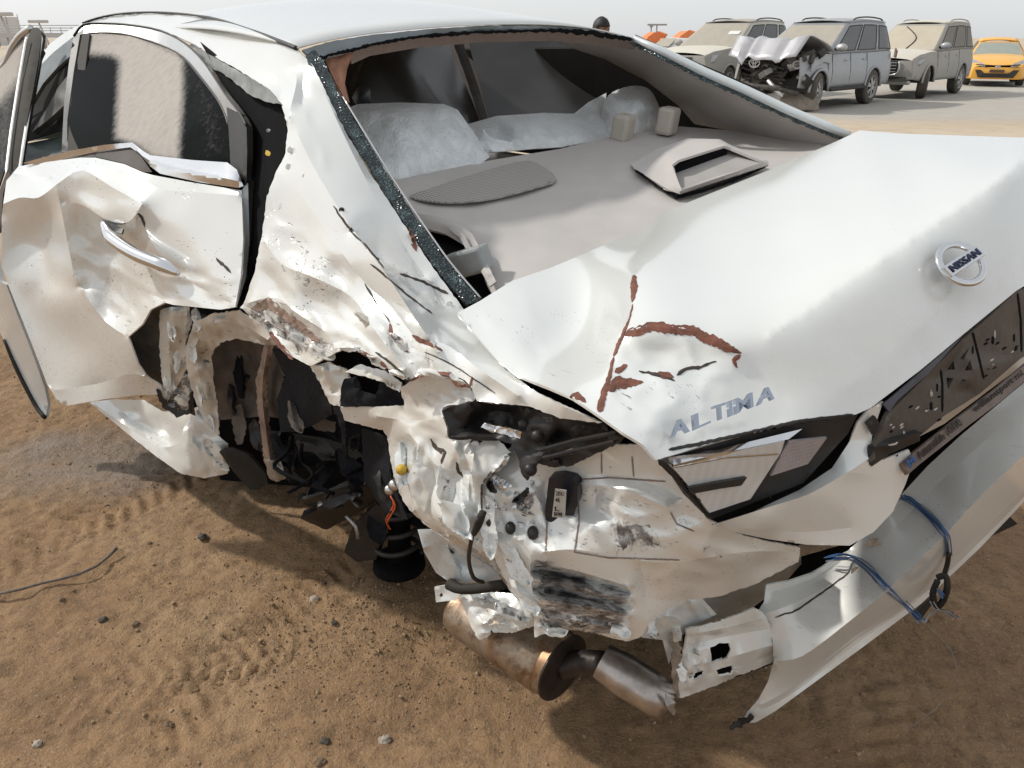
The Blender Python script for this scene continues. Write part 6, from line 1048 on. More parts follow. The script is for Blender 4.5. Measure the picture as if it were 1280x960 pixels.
# ------------------------------------------------------------------ stones, twig and scraps on the sand
def stone(px, py, r, mat, label, seed, sq=.7):
    p = WZ(px, py, 0); rs = random.Random(seed); bm = bmesh.new(); bmesh.ops.create_icosphere(bm, subdivisions=3, radius=1)
    for v in bm.verts:
        n = noise.noise(v.co * 1.4 + Vector((seed, 0, 0))); n2 = noise.noise(v.co * 3.5 + Vector((0, seed, 0))); v.co *= 1 + .45 * n + .18 * n2
        v.co.x *= 1.25 * r; v.co.y *= r; v.co.z *= r * sq
    o = link('stone', bm_mesh(bm), mat, None); o.location = (p.x, p.y, gz(p.x, p.y) + r * sq * .45); o.rotation_euler = (0, 0, rs.uniform(0, 6)); sharp(o, 30)
    tag(o, label, 'stone', 'stones on the sand'); return o
STG = plain('pale_stone', (.40, .34, .28), .85, 0, .25, 60, .5); STD = plain('dark_stone', (.075, .062, .052), .85, 0, .4, 60, .5); STB = plain('brown_clod', (.20, .14, .09), .95, 0, .3, 80, .8)
for px, py, r, mt, lb in [(44, 923, .014, STG, 'pale grey stone near the lower left corner of the photo'), (207, 894, .016, STB, 'brown clod on the tread marks at lower left'), (128, 772, .015, STD, 'dark lump on the sand below the loose wire'), (392, 748, .022, STG, 'pale brown stone in front of the coil spring'),
                           (253, 670, .020, STD, 'dark clod on the sand below the crushed sill'), (405, 918, .014, STD, 'small dark stone at lower middle of the sand'), (168, 775, .013, STB, 'brown lump right of the dark lump below the loose wire'), (312, 790, .012, STB, 'small brown clod in the middle of the sand'),
                           (76, 748, .011, STB, 'small reddish clod just under the loose wire'), (418, 780, .012, STD, 'small dark stone below the pale one near the spring'), (398, 945, .016, STB, 'brown clod at the bottom edge left of centre'), (480, 918, .018, STG, 'flat pale stone at the bottom edge near the middle'),
                           (132, 626, .012, STD, 'dark chip on the sand beside the wet patch'), (186, 676, .010, STB, 'tiny brown clod right of the end of the loose wire'), (402, 722, .014, STB, 'clod on the small bank of sand before the spring')]:
    stone(px, py, r * .62, mt, lb, int(px * 7 + py), .75)
tw = [(-30, 746), (0, 742), (28, 736), (52, 729), (75, 724), (100, 717), (120, 708), (134, 697), (146, 685)]
o = tube('twig', [WZ(x, y, .004 + .012 * abs(math.sin(i * .9))) for i, (x, y) in enumerate(tw)], [.004] * 8 + [.006], plain('dusty_black_hose', (.14, .115, .095), .7, 0, .4, 60, .4), None, 8); o.name = 'loose_wire'
tag(o, 'bent dusty wire lying on the sand at the left edge', 'wire')
# ------------------------------------------------------------------ parked vehicles in the background
DUST = (.46, .41, .34)
TYRE = plain('dusty_tyre', (.05, .045, .04), .85, 0, .3, 30, .3, dust=.55, dustcol=(.30, .26, .21)); ALLOY = plain('dull_alloy', (.48, .48, .48), .4, .7, .15, 20, 0, dust=.35, dustcol=DUST); ARCHB = plain('arch_black', (.018, .018, .018), .7, dust=.3, dustcol=(.25, .22, .18))
def wheel_parts(root, x, y, r, w, side, steer=0, five=True):
    """one wheel: tyre with rim and spokes; side +1 = left of the vehicle"""
    rot = Matrix.Rotation(steer, 4, 'Z'); T = Matrix.Translation((x, y, r)) @ rot
    prof = [(.60, -.5), (.66, -.5), (.93, -.46), (1.0, -.34), (1.0, .34), (.93, .46), (.66, .5), (.60, .5)]; n = 36; bm = bmesh.new(); rg = []
    for k in range(n):
        a = 2 * math.pi * k / n; rg.append([bm.verts.new(T @ Vector((math.cos(a) * r * q, w * t, math.sin(a) * r * q))) for q, t in prof])
    for k in range(n):
        for j in range(len(prof) - 1): bm.faces.new((rg[k][j], rg[k][j + 1], rg[(k + 1) % n][j + 1], rg[(k + 1) % n][j]))
        bm.faces.new((rg[k][-1], rg[k][0], rg[(k + 1) % n][0], rg[(k + 1) % n][-1]))
    bmesh.ops.recalc_face_normals(bm, faces=bm.faces)
    ty = link('wheel', bm_mesh(bm), TYRE, root); sharp(ty, 40)
    bm = bmesh.new(); yo = side * w * .40; ns = 6
    def ringf(r0, r1, y0, y1):
        a_ = []
        for k in range(28):
            a = 2 * math.pi * k / 28; a_.append((bm.verts.new(T @ Vector((math.cos(a) * r0, y0, math.sin(a) * r0))), bm.verts.new(T @ Vector((math.cos(a) * r1, y1, math.sin(a) * r1)))))
        for k in range(28): bm.faces.new((a_[k][0], a_[k][1], a_[(k + 1) % 28][1], a_[(k + 1) % 28][0]))
    ringf(r * .66, r * .58, side * w * .5, side * w * .44); ringf(r * .58, r * .55, side * w * .44, 0)
    for k in range(ns):
        a0 = 2 * math.pi * k / ns + .3
        for da in (-.16, .16):
            p = []
            for q, hw in ((.10, .055), (.60, .045)):
                for s_ in (-1, 1):
                    a = a0 + (da if q > .3 else da * .5); ca, sa = math.cos(a), math.sin(a); p.append(bm.verts.new(T @ Vector((ca * r * q - sa * r * hw * s_, yo + side * (.02 if q < .3 else 0), sa * r * q + ca * r * hw * s_))))
            f = bm.faces.new((p[0], p[1], p[3], p[2]))
    bmesh.ops.create_circle(bm, cap_ends=True, segments=14, radius=r * .16, matrix=T @ Matrix.Translation((0, yo + side * .03, 0)) @ Matrix.Rotation(math.pi / 2, 4, 'X'))
    bmesh.ops.recalc_face_normals(bm, faces=bm.faces)
    rim = link('rim', bm_mesh(bm), ALLOY, ty, False); solid(rim, .012, 0)
    bm = bmesh.new(); bmesh.ops.create_circle(bm, cap_ends=True, segments=24, radius=r * .6, matrix=T @ Matrix.Translation((0, side * w * .05, 0)) @ Matrix.Rotation(math.pi / 2, 4, 'X')); d_ = link('hub_back', bm_mesh(bm), ARCHB, ty, False)
def prof_z(pts, x):
    for (x0, z0), (x1, z1) in zip(pts, pts[1:]):
        if x0 <= x <= x1:
            t = (x - x0) / (x1 - x0 or 1); t = t * t * (3 - 2 * t) * .35 + t * .65; return z0 + (z1 - z0) * t
    return pts[0][1] if x < pts[0][0] else pts[-1][1]
def vehicle(name, label, loc, rz, P, paint, glass, dust_glass=None):
    """x forward. P: L rear/front x, half width, sill, belt line, roof line, wheels"""
    root = empty(name, loc, rz); tag(root, label, P.get('cat', 'car'), 'parked vehicles in the background')
    hw = P['hw']; xr, xf = P['x']; zs = P['sill']; belt = P['belt']; roofl = P['roof']; wx = P['wx']; wr = P['wr']; ar = wr * P.get('arch', 1.14)
    def low(x):
        z = zs + P.get('nose', .0) * max(0, (x - (xf - .6)) / .6) + P.get('tailup', .0) * max(0, ((xr + .5) - x) / .5)
        for c in wx:
            if abs(x - c) < ar: z = max(z, wr + math.sqrt(ar * ar - (x - c) ** 2) * 1.0)
        return z
    def width(x, t):
        e = min(1, (x - xr) / .5) if x < xr + .5 else min(1, (xf - x) / P.get('nosew', .9)); e = max(0, e); k = hw * (1 - P.get('taper', .16) * (1 - e) ** 2)
        return k * (.94 + .06 * math.sin(math.pi * min(1, .12 + t * .95))) - .02 * t
    N = 96; xs = [xr + (xf - xr) * i / (N - 1) for i in range(N)]; M = 9
    for side in (1, -1):
        rows = []
        for j in range(M):
            row = []
            for x in xs:
                t = j / (M - 1); zb = low(x); zt = prof_z(belt, x); z = zb + (zt - zb) * t; tt = (z - zs) / max(.1, zt - zs); row.append(Vector((x, side * width(x, tt), z)))
            rows.append(row)
        s_ = link('body_side', grid_mesh(rows if side < 0 else [r[::-1] for r in rows]), paint, root); solid(s_, .02, -1 if True else 1)
        for c in wx:                                          # arch lining and lip
            a_ = [math.pi * k / 16 for k in range(17)]
            tube('wheel_arch', [(c + math.cos(a) * ar * 1.0, side * (width(c, .35) - .005), wr + math.sin(a) * ar) for a in a_], P.get('lip', .025), P.get('lipmat', paint), root, 6)
            gr = [[Vector((c + math.cos(a) * ar * .99, side * yy, wr + math.sin(a) * ar * .99)) for a in a_] for yy in (width(c, .3) - .03, hw * .45)]
            link('arch_liner', grid_mesh(gr), ARCHB, root)
    # front and tail caps, bonnet deck, roof
    def cap(xe, nm):
        rows = []
        for j in range(M):
            row = []
            for i in range(13):
                s_ = -1 + 2 * i / 12; t = j / (M - 1); zb = low(xe); zt = prof_z(belt, xe); z = zb + (zt - zb) * t; w = width(xe, (z - zs) / max(.1, zt - zs))
                row.append(Vector((xe + (1 if xe > 0 else -1) * P.get('bulge', .10) * (1 - s_ * s_) * math.sin(math.pi * (.25 + .6 * t)), s_ * w, z)))
            rows.append(row)
        return link(nm, grid_mesh(rows), paint, root)
    if not P.get('nofront'): cap(xf, 'front_panel')
    cap(xr, 'tail_panel')
    gx0 = P['gh'][0]; gx1 = P['gh'][1]                        # greenhouse: base rear/front, roof rear/front
    rx0, rx1 = P['rf']; zr = roofl; tw_ = P.get('tumble', .17)
    def deck(x0, x1, nm, crown=.05):
        rows = []
        for k in range(13):
            x = x0 + (x1 - x0) * k / 12; z = prof_z(belt, x); w = width(x, 1)
            rows.append([Vector((x, w * s_, z + crown * (1 - s_ * s_) + (.012 if abs(s_) < .93 else 0))) for s_ in [-1 + i / 6 for i in range(13)]])
        o = link(nm, grid_mesh(rows), P.get('bonnetmat', paint), root); return o
    if not P.get('nobonnet'): deck(gx1 - .05, xf, 'bonnet')
    if gx0 > xr + .15: deck(xr, gx0 + .05, 'boot_deck')
    def gpt(u, v, s_):                                        # u along 0 rear..1 front, v 0 belt..1 roof
        xb = gx0 + (gx1 - gx0) * u; xt = rx0 + (rx1 - rx0) * u; x = xb + (xt - xb) * v; zb = prof_z(belt, min(max(xb, xr), xf)); zt = zr - P.get('arc', .05) * (2 * u - 1) ** 2
        return Vector((x, s_ * (width(min(max(xb, xr), xf), 1) - .015 - tw_ * v ** 1.15), zb + (zt - zb) * v))
    rows = [[gpt(u, 1, s_ * 1.0) * 1 if abs(s_) == 1 else Vector((gpt(u, 1, 1).x, gpt(u, 1, 1).y * s_, gpt(u, 1, 1).z + .045 * (1 - s_ * s_))) for s_ in [-1 + i / 5 for i in range(11)]] for u in [k / 14 for k in range(15)]]
    ro_ = link('roof', grid_mesh(rows), P.get('roofmat', paint), root); solid(ro_, .03, -1)
    for s_ in (1, -1):                                        # pillars and side panes
        us = P['pill']                                         # pane edges in u
        fr_ = [[gpt(u, v, s_) for u in [k / 20 for k in range(21)]] for v in [k / 5 for k in range(6)]]
        fr_ = link('side_frame', grid_mesh(fr_ if s_ < 0 else [r[::-1] for r in fr_]), P.get('framemat', paint), root); solid(fr_, .01, -1)
        for (u0, u1) in us:
            rows = [[gpt(u0 + (u1 - u0) * i / 6, v, s_) + Vector((0, s_ * .006, 0)) for i in range(7)] for v in (.10, .3, .5, .7, .88)]
            pn = link('side_window', grid_mesh(rows if s_ < 0 else [r[::-1] for r in rows]), glass, root)
            ed = [rows[0][i] for i in range(7)] + [r[-1] for r in rows[1:]] + rows[-1][::-1][1:] + [r[0] for r in rows[::-1][1:]]
            tube('window_trim', [Vector(p) for p in ed], .011, ARCHB, pn, 5)
    fw_ = [[Vector((gpt(1, v, 1).x + .05 * (1 - s_ * s_) + .004, gpt(1, v, 1).y * s_, gpt(1, v, 1).z)) for s_ in [-1 + i / 6 for i in range(13)]] for v in [k / 6 for k in range(7)]]
    ws = link('windscreen_frame', grid_mesh(fw_), paint, root); solid(ws, .01, 0)
    fw2 = [[Vector((gpt(1, v, 1).x + .05 * (1 - (s_ * .92) ** 2) + .016, gpt(1, v, 1).y * s_ * .92, gpt(1, v, 1).z + .003)) for s_ in [-1 + i / 6 for i in range(13)]] for v in (.06, .2, .4, .6, .8, .93)]
    wsg = link('windscreen', grid_mesh(fw2), dust_glass or glass, root)
    tube('wiper', [fw2[0][3] + Vector((.015, 0, 0)), fw2[1][6] + Vector((.015, 0, -.06)), fw2[1][9] + Vector((.015, 0, -.08))], .012, ARCHB, root, 5)
    rw_ = [[Vector((gpt(0, v, 1).x - .04 * (1 - s_ * s_), gpt(0, v, 1).y * s_, gpt(0, v, 1).z)) for s_ in [-1 + i / 6 for i in range(13)]] for v in [k / 5 for k in range(6)]]
    link('rear_window', grid_mesh(rw_), glass, root)
    # mirrors, handles, sills
    for s_ in (1, -1):
        p = gpt(.97, .16, s_); bm = bmesh.new(); bmesh.ops.create_uvsphere(bm, u_segments=14, v_segments=10, radius=1, matrix=Matrix.Translation(p + Vector((.02, s_ * .16, .03))) @ Matrix.Diagonal((.075, .13, .085, 1))); mo = link('wing_mirror', bm_mesh(bm), P.get('mirror', paint), root)
        tube('mirror_foot', [p, p + Vector((.02, s_ * .1, .0))], .03, ARCHB, mo, 6)
        for hx in P.get('handles', ()):
            box('door_handle', (hx, s_ * (width(hx, .85) + .012), prof_z(belt, hx) - .13), (.17, .035, .035), P.get('handlemat', ALLOY), root, None, .012)
        for dx in P.get('seams', ()):
            zb = low(dx) + .03; tube('door_seam', [(dx, s_ * (width(dx, t) + .001), zb + (prof_z(belt, dx) - zb) * t) for t in (0, .25, .5, .75, 1)], .006, ARCHB, root, 4)
        if P.get('board'):
            box('running_board', ((wx[0] + wx[1]) / 2, s_ * (hw - .02), zs - .02), (wx[1] - wx[0] - 2 * ar - .04, .16, .06), ARCHB, root, None, .02)
        if P.get('rails'):
            pr = [gpt(u, 1, s_) * 1 for u in (.12, .2, .5, .78, .86)]; pr = [Vector((q.x, q.y * .93, q.z + (.03, .075, .085, .075, .03)[i])) for i, q in enumerate(pr)]; tube('roof_rail', pr, .016, P.get('railmat', ARCHB), root, 7, 3)
        for c, st in zip(wx, P.get('steer', (0, 0))): wheel_parts(root, c, s_ * (hw - .13), wr, P.get('ww', .25), s_, st)
    fl = box('underbody', ((xr + xf) / 2, 0, zs + .12), (xf - xr - .5, hw * 1.3, .2), ARCHB, root)
    bl = box('cabin_core', ((gx0 + gx1) / 2 - .1, 0, (zs + prof_z(belt, 0)) / 2), (gx1 - gx0 - .5, hw * 1.5, prof_z(belt, 0) - zs - .1), DARKIN, root)
    return root, width, gpt, low
def quadface(name, pts, mat, root, t=.02):
    P = [Vector(p) for p in pts]; n = (P[1] - P[0]).cross(P[2] - P[0]).normalized(); bm = bmesh.new(); a = [bm.verts.new(p) for p in P]; b = [bm.verts.new(p - n * t) for p in P]; k = len(P); bm.faces.new(a); bm.faces.new(b[::-1])
    for i in range(k): bm.faces.new((a[i], b[i], b[(i + 1) % k], a[(i + 1) % k]))
    bmesh.ops.recalc_face_normals(bm, faces=bm.faces); return link(name, bm_mesh(bm), mat, root, False)
DGL = plain('dusty_windscreen', (.36, .33, .28), .8, 0, .08, 3, 0, dust=.6, dustcol=(.50, .46, .38)); SIDEG = plain('dark_dusty_side_glass', (.045, .05, .056), .25, 0, .2, 4, 0, dust=.45, dustcol=(.30, .30, .29)); SIDEG2 = plain('dust_coated_side_glass', (.20, .185, .16), .6, 0, .12, 4, 0, dust=.5, dustcol=(.34, .32, .28))
LAMPG = plain('dull_headlamp', (.42, .43, .44), .2, .3, .3, 14, .3, coat=.6, dust=.3, dustcol=DUST)
P_silver = plain('dusty_silver_grey_paint', (.36, .38, .41), .38, .3, .05, 4, 0, coat=.3, dust=.55, dustcol=(.45, .43, .40)); P_tan = plain('dust_coated_grey_paint', (.36, .35, .33), .6, .1, .06, 3, 0, dust=.85, dustcol=(.52, .48, .41)); P_white = plain('dusty_white_paint', (.62, .60, .54), .6, 0, .06, 3, 0, dust=.8, dustcol=(.66, .61, .51))
P_orange = plain('orange_paint', (.86, .40, .02), .4, 0, .05, 4, 0, coat=.4, dust=.5, dustcol=(.86, .60, .25))
SUV = dict(cat='suv', x=(-1.25, 3.70), hw=.92, sill=.42, wx=(0, 2.745), wr=.385, belt=[(-1.3, 1.12), (-.6, 1.16), (.2, 1.14), (2.2, 1.12), (2.75, 1.14), (3.3, 1.10), (3.58, 1.02), (3.72, .92)], roof=1.80, gh=(-1.2, 2.35), rf=(-.95, 1.25), pill=((.05, .28), (.33, .62), (.66, .94)), tumble=.17, arc=.05, handles=(.62, 1.55), seams=(.45, 1.32, 2.22), board=True, rails=True, nose=.06, lip=.03)
def facing(a, b_): d = Vector((a[0] - b_[0], a[1] - b_[1])); return math.atan2(d.y, d.x)
# silver-grey SUV with the stove-in front
A, B = (6.48, 17.75), (8.50, 19.72)
rz = facing(A, B); ld = Vector((-math.sin(rz), math.cos(rz), 0))          # left of the vehicle
hw_off = .79
base = Vector((B[0], B[1], 0)) - ld * hw_off
S = dict(SUV); S.update(nofront=True, nobonnet=True, steer=(0, .22), framemat=P_silver, lipmat=P_silver, handlemat=ALLOY, mirror=ALLOY, x=(-1.25, 3.42))
r1, wdt, gp1, lw1 = vehicle('silver_suv', 'silver grey suv with crushed front and crumpled bonnet, facing left', base, rz, S, P_silver, SIDEG, DGL)
CRB = plain('bare_crumpled_silver', (.50, .50, .53), .32, .5, .08, 6, 0, coat=.3, dust=.35, dustcol=(.5, .47, .42)); GRM = plain('grimy_engine_bits', (.07, .062, .055), .7, .1, .7, 9, .5, dust=.35, dustcol=(.26, .23, .19))
rows = []
for i in range(17):
    u = i / 16; x = 2.30 + 1.55 * u; rowp = []
    for j in range(21):
        s_ = -1 + 2 * j / 20; w = .88 - .10 * u * u
        fold = -.11 * max(0, 1 - abs(s_ + .52) / .14) + .05 * max(0, 1 - abs(s_ + .30) / .2) - .07 * max(0, 1 - abs(s_ - .55) / .12)
        z = 1.17 + .26 * math.sin(min(u, .8) * 1.9) - .42 * max(0, u - .74) / .26 + fold * u * 1.3 + .08 * u * s_ * s_ + .02 * noise.noise(Vector((s_ * 3, u * 3, 5)))
        rowp.append(Vector((x - .12 * s_ * s_, s_ * w, z)))
    rows.append(rowp)
bo_ = link('bonnet', grid_mesh(rows), CRB, r1); solid(bo_, .02, -1); sharp(bo_, 28)
quadface('front_wing', [(2.36, .905, 1.12), (2.40, .91, .55), (2.45, .91, .95), (2.70, .915, .98), (3.0, .92, .92), (3.2, .90, .80), (3.12, .86, 1.02), (2.75, .86, 1.14)][::-1], P_silver, r1, .03)
rg = random.Random(3)
quadface('engine_bulkhead', [(2.42, -.85, .5), (2.42, .85, .5), (2.42, .85, 1.15), (2.42, -.85, 1.15)], GRM, r1, .05)
for k in range(46):
    y = rg.uniform(-.8, .85); x = rg.uniform(2.6, 3.55) - .25 * abs(y); z = rg.uniform(.5, 1.12); q = Matrix.Rotation(rg.uniform(-.8, .8), 3, 'X') @ Matrix.Rotation(rg.uniform(-.8, .8), 3, 'Z') @ Matrix.Rotation(rg.uniform(-.5, .5), 3, 'Y')
    box('engine_part', (x, y, z), (rg.uniform(.04, .22), rg.uniform(.08, .4), rg.uniform(.04, .2)), rg.choice([GRM, GRM, ARCHB, STEEL, GRM]), r1, q, .012)
for k in range(6):
    z = .98 - .075 * k; y0 = -.62; pts = [(3.55 - .05 * k + .05 * math.sin(t * 5 + k), y0 + t * 1.05, z + .05 * math.sin(t * 4 + k * 1.2) - .10 * t) for t in [i / 6 for i in range(7)]]; tube('grille_bar', pts, .022, rg.choice([GRM, STEEL, ARCHB]), r1, 6)
bm = bmesh.new()
for k in range(24):
    a = 2 * math.pi * k / 24
bmesh.ops.create_circle(bm, segments=24, radius=.11, matrix=Matrix.Translation((3.62, -.22, .99)) @ Matrix.Rotation(math.pi / 2, 4, 'Y')); bm.free()
def ringT(name, c, ry, rz_, th, mat, root): return tube(name, [(c[0], c[1] + math.cos(a) * ry, c[2] + math.sin(a) * rz_) for a in [2 * math.pi * k / 24 for k in range(25)]], th, mat, root, 6)
BADGEM = plain('pale_chrome', (.7, .7, .7), .3, .6)
ringT('badge', (3.63, -.20, .955), .12, .085, .016, BADGEM, r1); ringT('badge_oval', (3.63, -.20, .98), .07, .03, .012, BADGEM, r1); ringT('badge_oval', (3.63, -.20, .955), .03, .08, .012, BADGEM, r1)
quadface('headlamp', [(3.32, .45, .86), (3.18, .78, .95), (3.02, .88, 1.06), (3.20, .62, 1.0), (3.38, .42, .93)], LAMPG, r1, .08)
ringT('headlamp_ring', (3.30, .62, .93), .10, .07, .02, BADGEM, r1)
quadface('front_wing', [(3.25, -.75, .62), (3.55, -.70, .62), (3.58, -.62, .92), (3.25, -.80, 1.0)], plain('white_broken_trim', (.62, .60, .57), .5), r1, .04)
tube('broken_bumper_bar', [(3.55, -.6, .55), (3.75, -.1, .50), (3.6, .35, .46), (3.35, .75, .36)], .05, GRM, r1, 8, 3)
quadface('fallen_bumper', [(3.2, .3, .12), (3.75, .45, .10), (3.1, 1.15, .06), (2.95, 1.0, .30), (3.3, .45, .40)], plain('muddy_bumper', (.24, .20, .16), .85, 0, .3, 8, .3), r1, .03)
tube('broken_bumper_bar', [(3.60, .15, .62), (3.55, .5, .30)], .045, BADGEM, r1, 8)
for px_ in (0.93,): pass
quadface('tail_lamp', [(-1.24, .80, 1.02), (-1.02, .93, 1.0), (-1.05, .925, 1.16), (-1.24, .80, 1.22)], plain('tail_lamp_red', (.22, .06, .05), .3), r1, .03)
# dust-coated SUV in the middle
A, B = (10.60, 21.40), (12.62, 23.50); rz = facing(A, B); ld = Vector((-math.sin(rz), math.cos(rz), 0)); base = Vector((B[0], B[1], 0)) - ld * .79
S = dict(SUV); S.update(x=(-1.2, 3.62), steer=(0, .32), board=False, railmat=P_tan, lipmat=P_tan, mirror=P_silver, roof=1.83, belt=[(-1.3, 1.14), (0, 1.16), (2.2, 1.12), (2.75, 1.12), (3.3, 1.06), (3.55, .98), (3.65, .90)], bonnetmat=P_white, roofmat=P_white)
r2, w2, gp2, lw2 = vehicle('dusty_suv', 'grey suv thickly coated in pale dust with its front wheel turned', base, rz, S, P_tan, SIDEG2, plain('dust_caked_windscreen', (.52, .46, .36), .9, 0, .06, 3))
tube('wiper_trace', [gp2(1, .1, 1) * 1 + Vector((.09, -.75, 0)), gp2(1, .5, 1) + Vector((.09, -.62, 0)), gp2(1, .92, 1) + Vector((.07, -1.0, 0))], .014, ARCHB, r2, 5, 4)
quadface('headlamp', [(3.66, .48, .80), (3.40, .86, .84), (3.24, .925, .98), (3.56, .60, .96)], LAMPG, r2, .06); quadface('headlamp', [(3.66, -.48, .80), (3.56, -.60, .96), (3.24, -.925, .98), (3.40, -.86, .84)], LAMPG, r2, .06)
quadface('grille', [(3.74, -.42, .60), (3.74, .42, .60), (3.72, .44, .92), (3.72, -.44, .92)], ARCHB, r2, .03)
for k in range(4): tube('grille_bar', [(3.765, -.40, .66 + .07 * k), (3.775, 0, .66 + .07 * k), (3.765, .40, .66 + .07 * k)], .014, ALLOY, r2, 6)
tube('grille_surround', [(3.75, .44, .90), (3.77, .48, .75), (3.75, .40, .60), (3.76, 0, .56), (3.75, -.40, .60)], .02, BADGEM, r2, 7, 3)
quadface('lower_intake', [(3.73, -.70, .44), (3.73, .70, .44), (3.72, .66, .54), (3.72, -.66, .54)], ARCHB, r2, .03); quadface('fog_lamp', [(3.60, .62, .50), (3.46, .82, .52), (3.47, .80, .62), (3.60, .64, .60)], ARCHB, r2, .04)
box('front_bumper', (3.60, 0, .40), (.18, 1.5, .10), P_tan, r2, None, .04)
bm = bmesh.new(); bmesh.ops.create_cone(bm, cap_ends=True, segments=24, radius1=.36, radius2=.36, depth=.24, matrix=Matrix.Translation((-1.38, .1, 1.12)) @ Matrix.Rotation(math.pi / 2, 4, 'Y')); o = link('spare_wheel', bm_mesh(bm), P_tan, r2); bevel(o, .05, 3); sharp(o)
# white dusty SUV behind the silver one
rz = math.radians(228); fd = Vector((math.cos(rz), math.sin(rz), 0)); base = W(882, 57, 20.5) - fd * 2.4; base.z = 0; S = dict(SUV); S.update(x=(-1.2, 3.75), roof=1.86, hw=.97, belt=[(-1.3, 1.18), (0, 1.20), (2.2, 1.20), (2.75, 1.20), (3.4, 1.14), (3.75, 1.04)], bonnetmat=P_white, framemat=P_white, rails=True, lipmat=P_tan)
r3, w3, gp3, lw3 = vehicle('pale_suv', 'big pale suv under beige dust standing behind the crushed silver one', base, rz, S, P_tan, SIDEG, DGL)
quadface('headlamp', [(3.80, .52, .86), (3.52, .90, .90), (3.40, .95, 1.06), (3.70, .60, 1.04)], LAMPG, r3, .06); quadface('headlamp', [(3.80, -.52, .86), (3.70, -.60, 1.04), (3.40, -.95, 1.06), (3.52, -.90, .90)], LAMPG, r3, .06); quadface('grille', [(3.87, -.44, .66), (3.87, .44, .66), (3.86, .46, 1.0), (3.86, -.46, 1.0)], ARCHB, r3, .03)
p = gp3(1, .62, 1); quadface('windscreen_sticker', [(gp3(1, .55, 1).x + .075, .30, gp3(1, .55, 1).z), (gp3(1, .55, 1).x + .075, .62, gp3(1, .55, 1).z), (gp3(1, .68, 1).x + .075, .62, gp3(1, .68, 1).z), (gp3(1, .68, 1).x + .075, .30, gp3(1, .68, 1).z)], plain('white_sticker', (.75, .74, .72), .6), r3, .004)
# orange hatchback
A = (16.72, 27.25); rz = math.radians(243); ld = Vector((-math.sin(rz), math.cos(rz), 0)); fd = Vector((math.cos(rz), math.sin(rz), 0)); base = Vector((A[0], A[1], 0)) - ld * .74 - fd * 2.65
C = dict(cat='car', x=(-.75, 3.52), hw=.90, sill=.22, wx=(0, 2.65), wr=.33, ww=.23, arch=1.12, belt=[(-.8, 1.0), (0, .98), (1.2, .92), (2.0, .90), (2.6, .86), (3.1, .76), (3.45, .64), (3.52, .58)], roof=1.40, gh=(-.7, 2.05), rf=(-.2, .95), pill=((.1, .4), (.45, .92)), tumble=.24, arc=.08, handles=(.7,), seams=(.5, 1.75), nose=.0, nosew=.7, taper=.22, lip=.015)
r4, w4, gp4, lw4 = vehicle('orange_hatchback', 'orange hatchback parked at the right edge, nose towards the camera', base, rz, C, P_orange, SIDEG, plain('greenish_dusty_screen', (.26, .30, .27), .5, 0, .12, 3, 0, dust=.35, dustcol=(.5, .46, .38)))
for s_ in (1, -1):
    q = [(3.60, s_ * .36, .60), (3.42, s_ * .68, .63), (3.05, s_ * .86, .78), (3.12, s_ * .74, .81), (3.48, s_ * .44, .70)]; quadface('headlamp', q if s_ > 0 else q[::-1], LAMPG, r4, .03)
    q = [(3.53, s_ * .56, .34), (3.46, s_ * .72, .36), (3.45, s_ * .72, .46), (3.52, s_ * .56, .47)]; quadface('fog_lamp', q if s_ > 0 else q[::-1], plain('fog_lamp_surround_' + ('l' if s_ > 0 else 'r'), (.55, .42, .28), .4), r4, .02)
quadface('lower_grille', [(3.66, -.50, .27), (3.66, .50, .27), (3.64, .62, .50), (3.64, .46, .50), (3.67, .34, .40), (3.67, -.34, .40), (3.64, -.46, .50), (3.64, -.62, .50)], ARCHB, r4, .03)
tube('bonnet_shut_line', [(3.45, .62, .66), (3.60, .3, .64), (3.63, 0, .63), (3.60, -.3, .64), (3.45, -.62, .66)], .012, ARCHB, r4, 5, 3)
box('number_plate', (3.68, 0, .465), (.02, .42, .09), plain('dark_plate', (.12, .07, .03), .6), r4); ringT('badge', (3.665, .0, .585), .075, .038, .010, BADGEM, r4)
tube('badge_letter', [(3.675, -.035, .555), (3.675, -.025, .612)], .008, BADGEM, r4, 5); tube('badge_letter', [(3.675, .025, .555), (3.675, .035, .612)], .008, BADGEM, r4, 5); tube('badge_letter', [(3.675, -.03, .580), (3.675, .03, .588)], .007, BADGEM, r4, 5)
# ------------------------------------------------------------------ far things
wcar = empty('white_car', (8.6, 44.0, 0), math.radians(215)); tag(wcar, 'white car nose seen just beyond the right rear pillar of the wreck', 'car', 'parked vehicles in the background')
WH = plain('far_white_paint', (.66, .66, .64), .4, dust=.3, dustcol=(.6, .56, .5)); rows = []
for i in range(13):
    u = i / 12; x = -2.2 + 4.4 * u; zt = prof_z([(-2.2, .85), (-1.6, 1.0), (-1.0, 1.42), (.4, 1.46), (1.2, 1.0), (2.0, .82), (2.2, .55)], x); rows.append([Vector((x, .88 * math.sin(a), .25 + (zt - .25) * max(0, math.cos(a)) ** .35)) for a in [-math.pi / 2 + math.pi * k / 14 for k in range(15)]])
link('body', grid_mesh(rows), WH, wcar)
for x in (-1.35, 1.35):
    for y in (-.75, .75): wheel_parts(wcar, x, y, .32, .2, 1 if y > 0 else -1)
quadface('windscreen', [(1.18, -.6, 1.04), (1.18, .6, 1.04), (.52, .5, 1.42), (.52, -.5, 1.42)], DGL, wcar, .01)
ORM = plain('machine_orange', (.78, .22, .06), .6, 0, .1, 3, 0, dust=.35, dustcol=(.8, .45, .3)); GRYS = plain('far_grey_steel', (.35, .35, .35), .6)
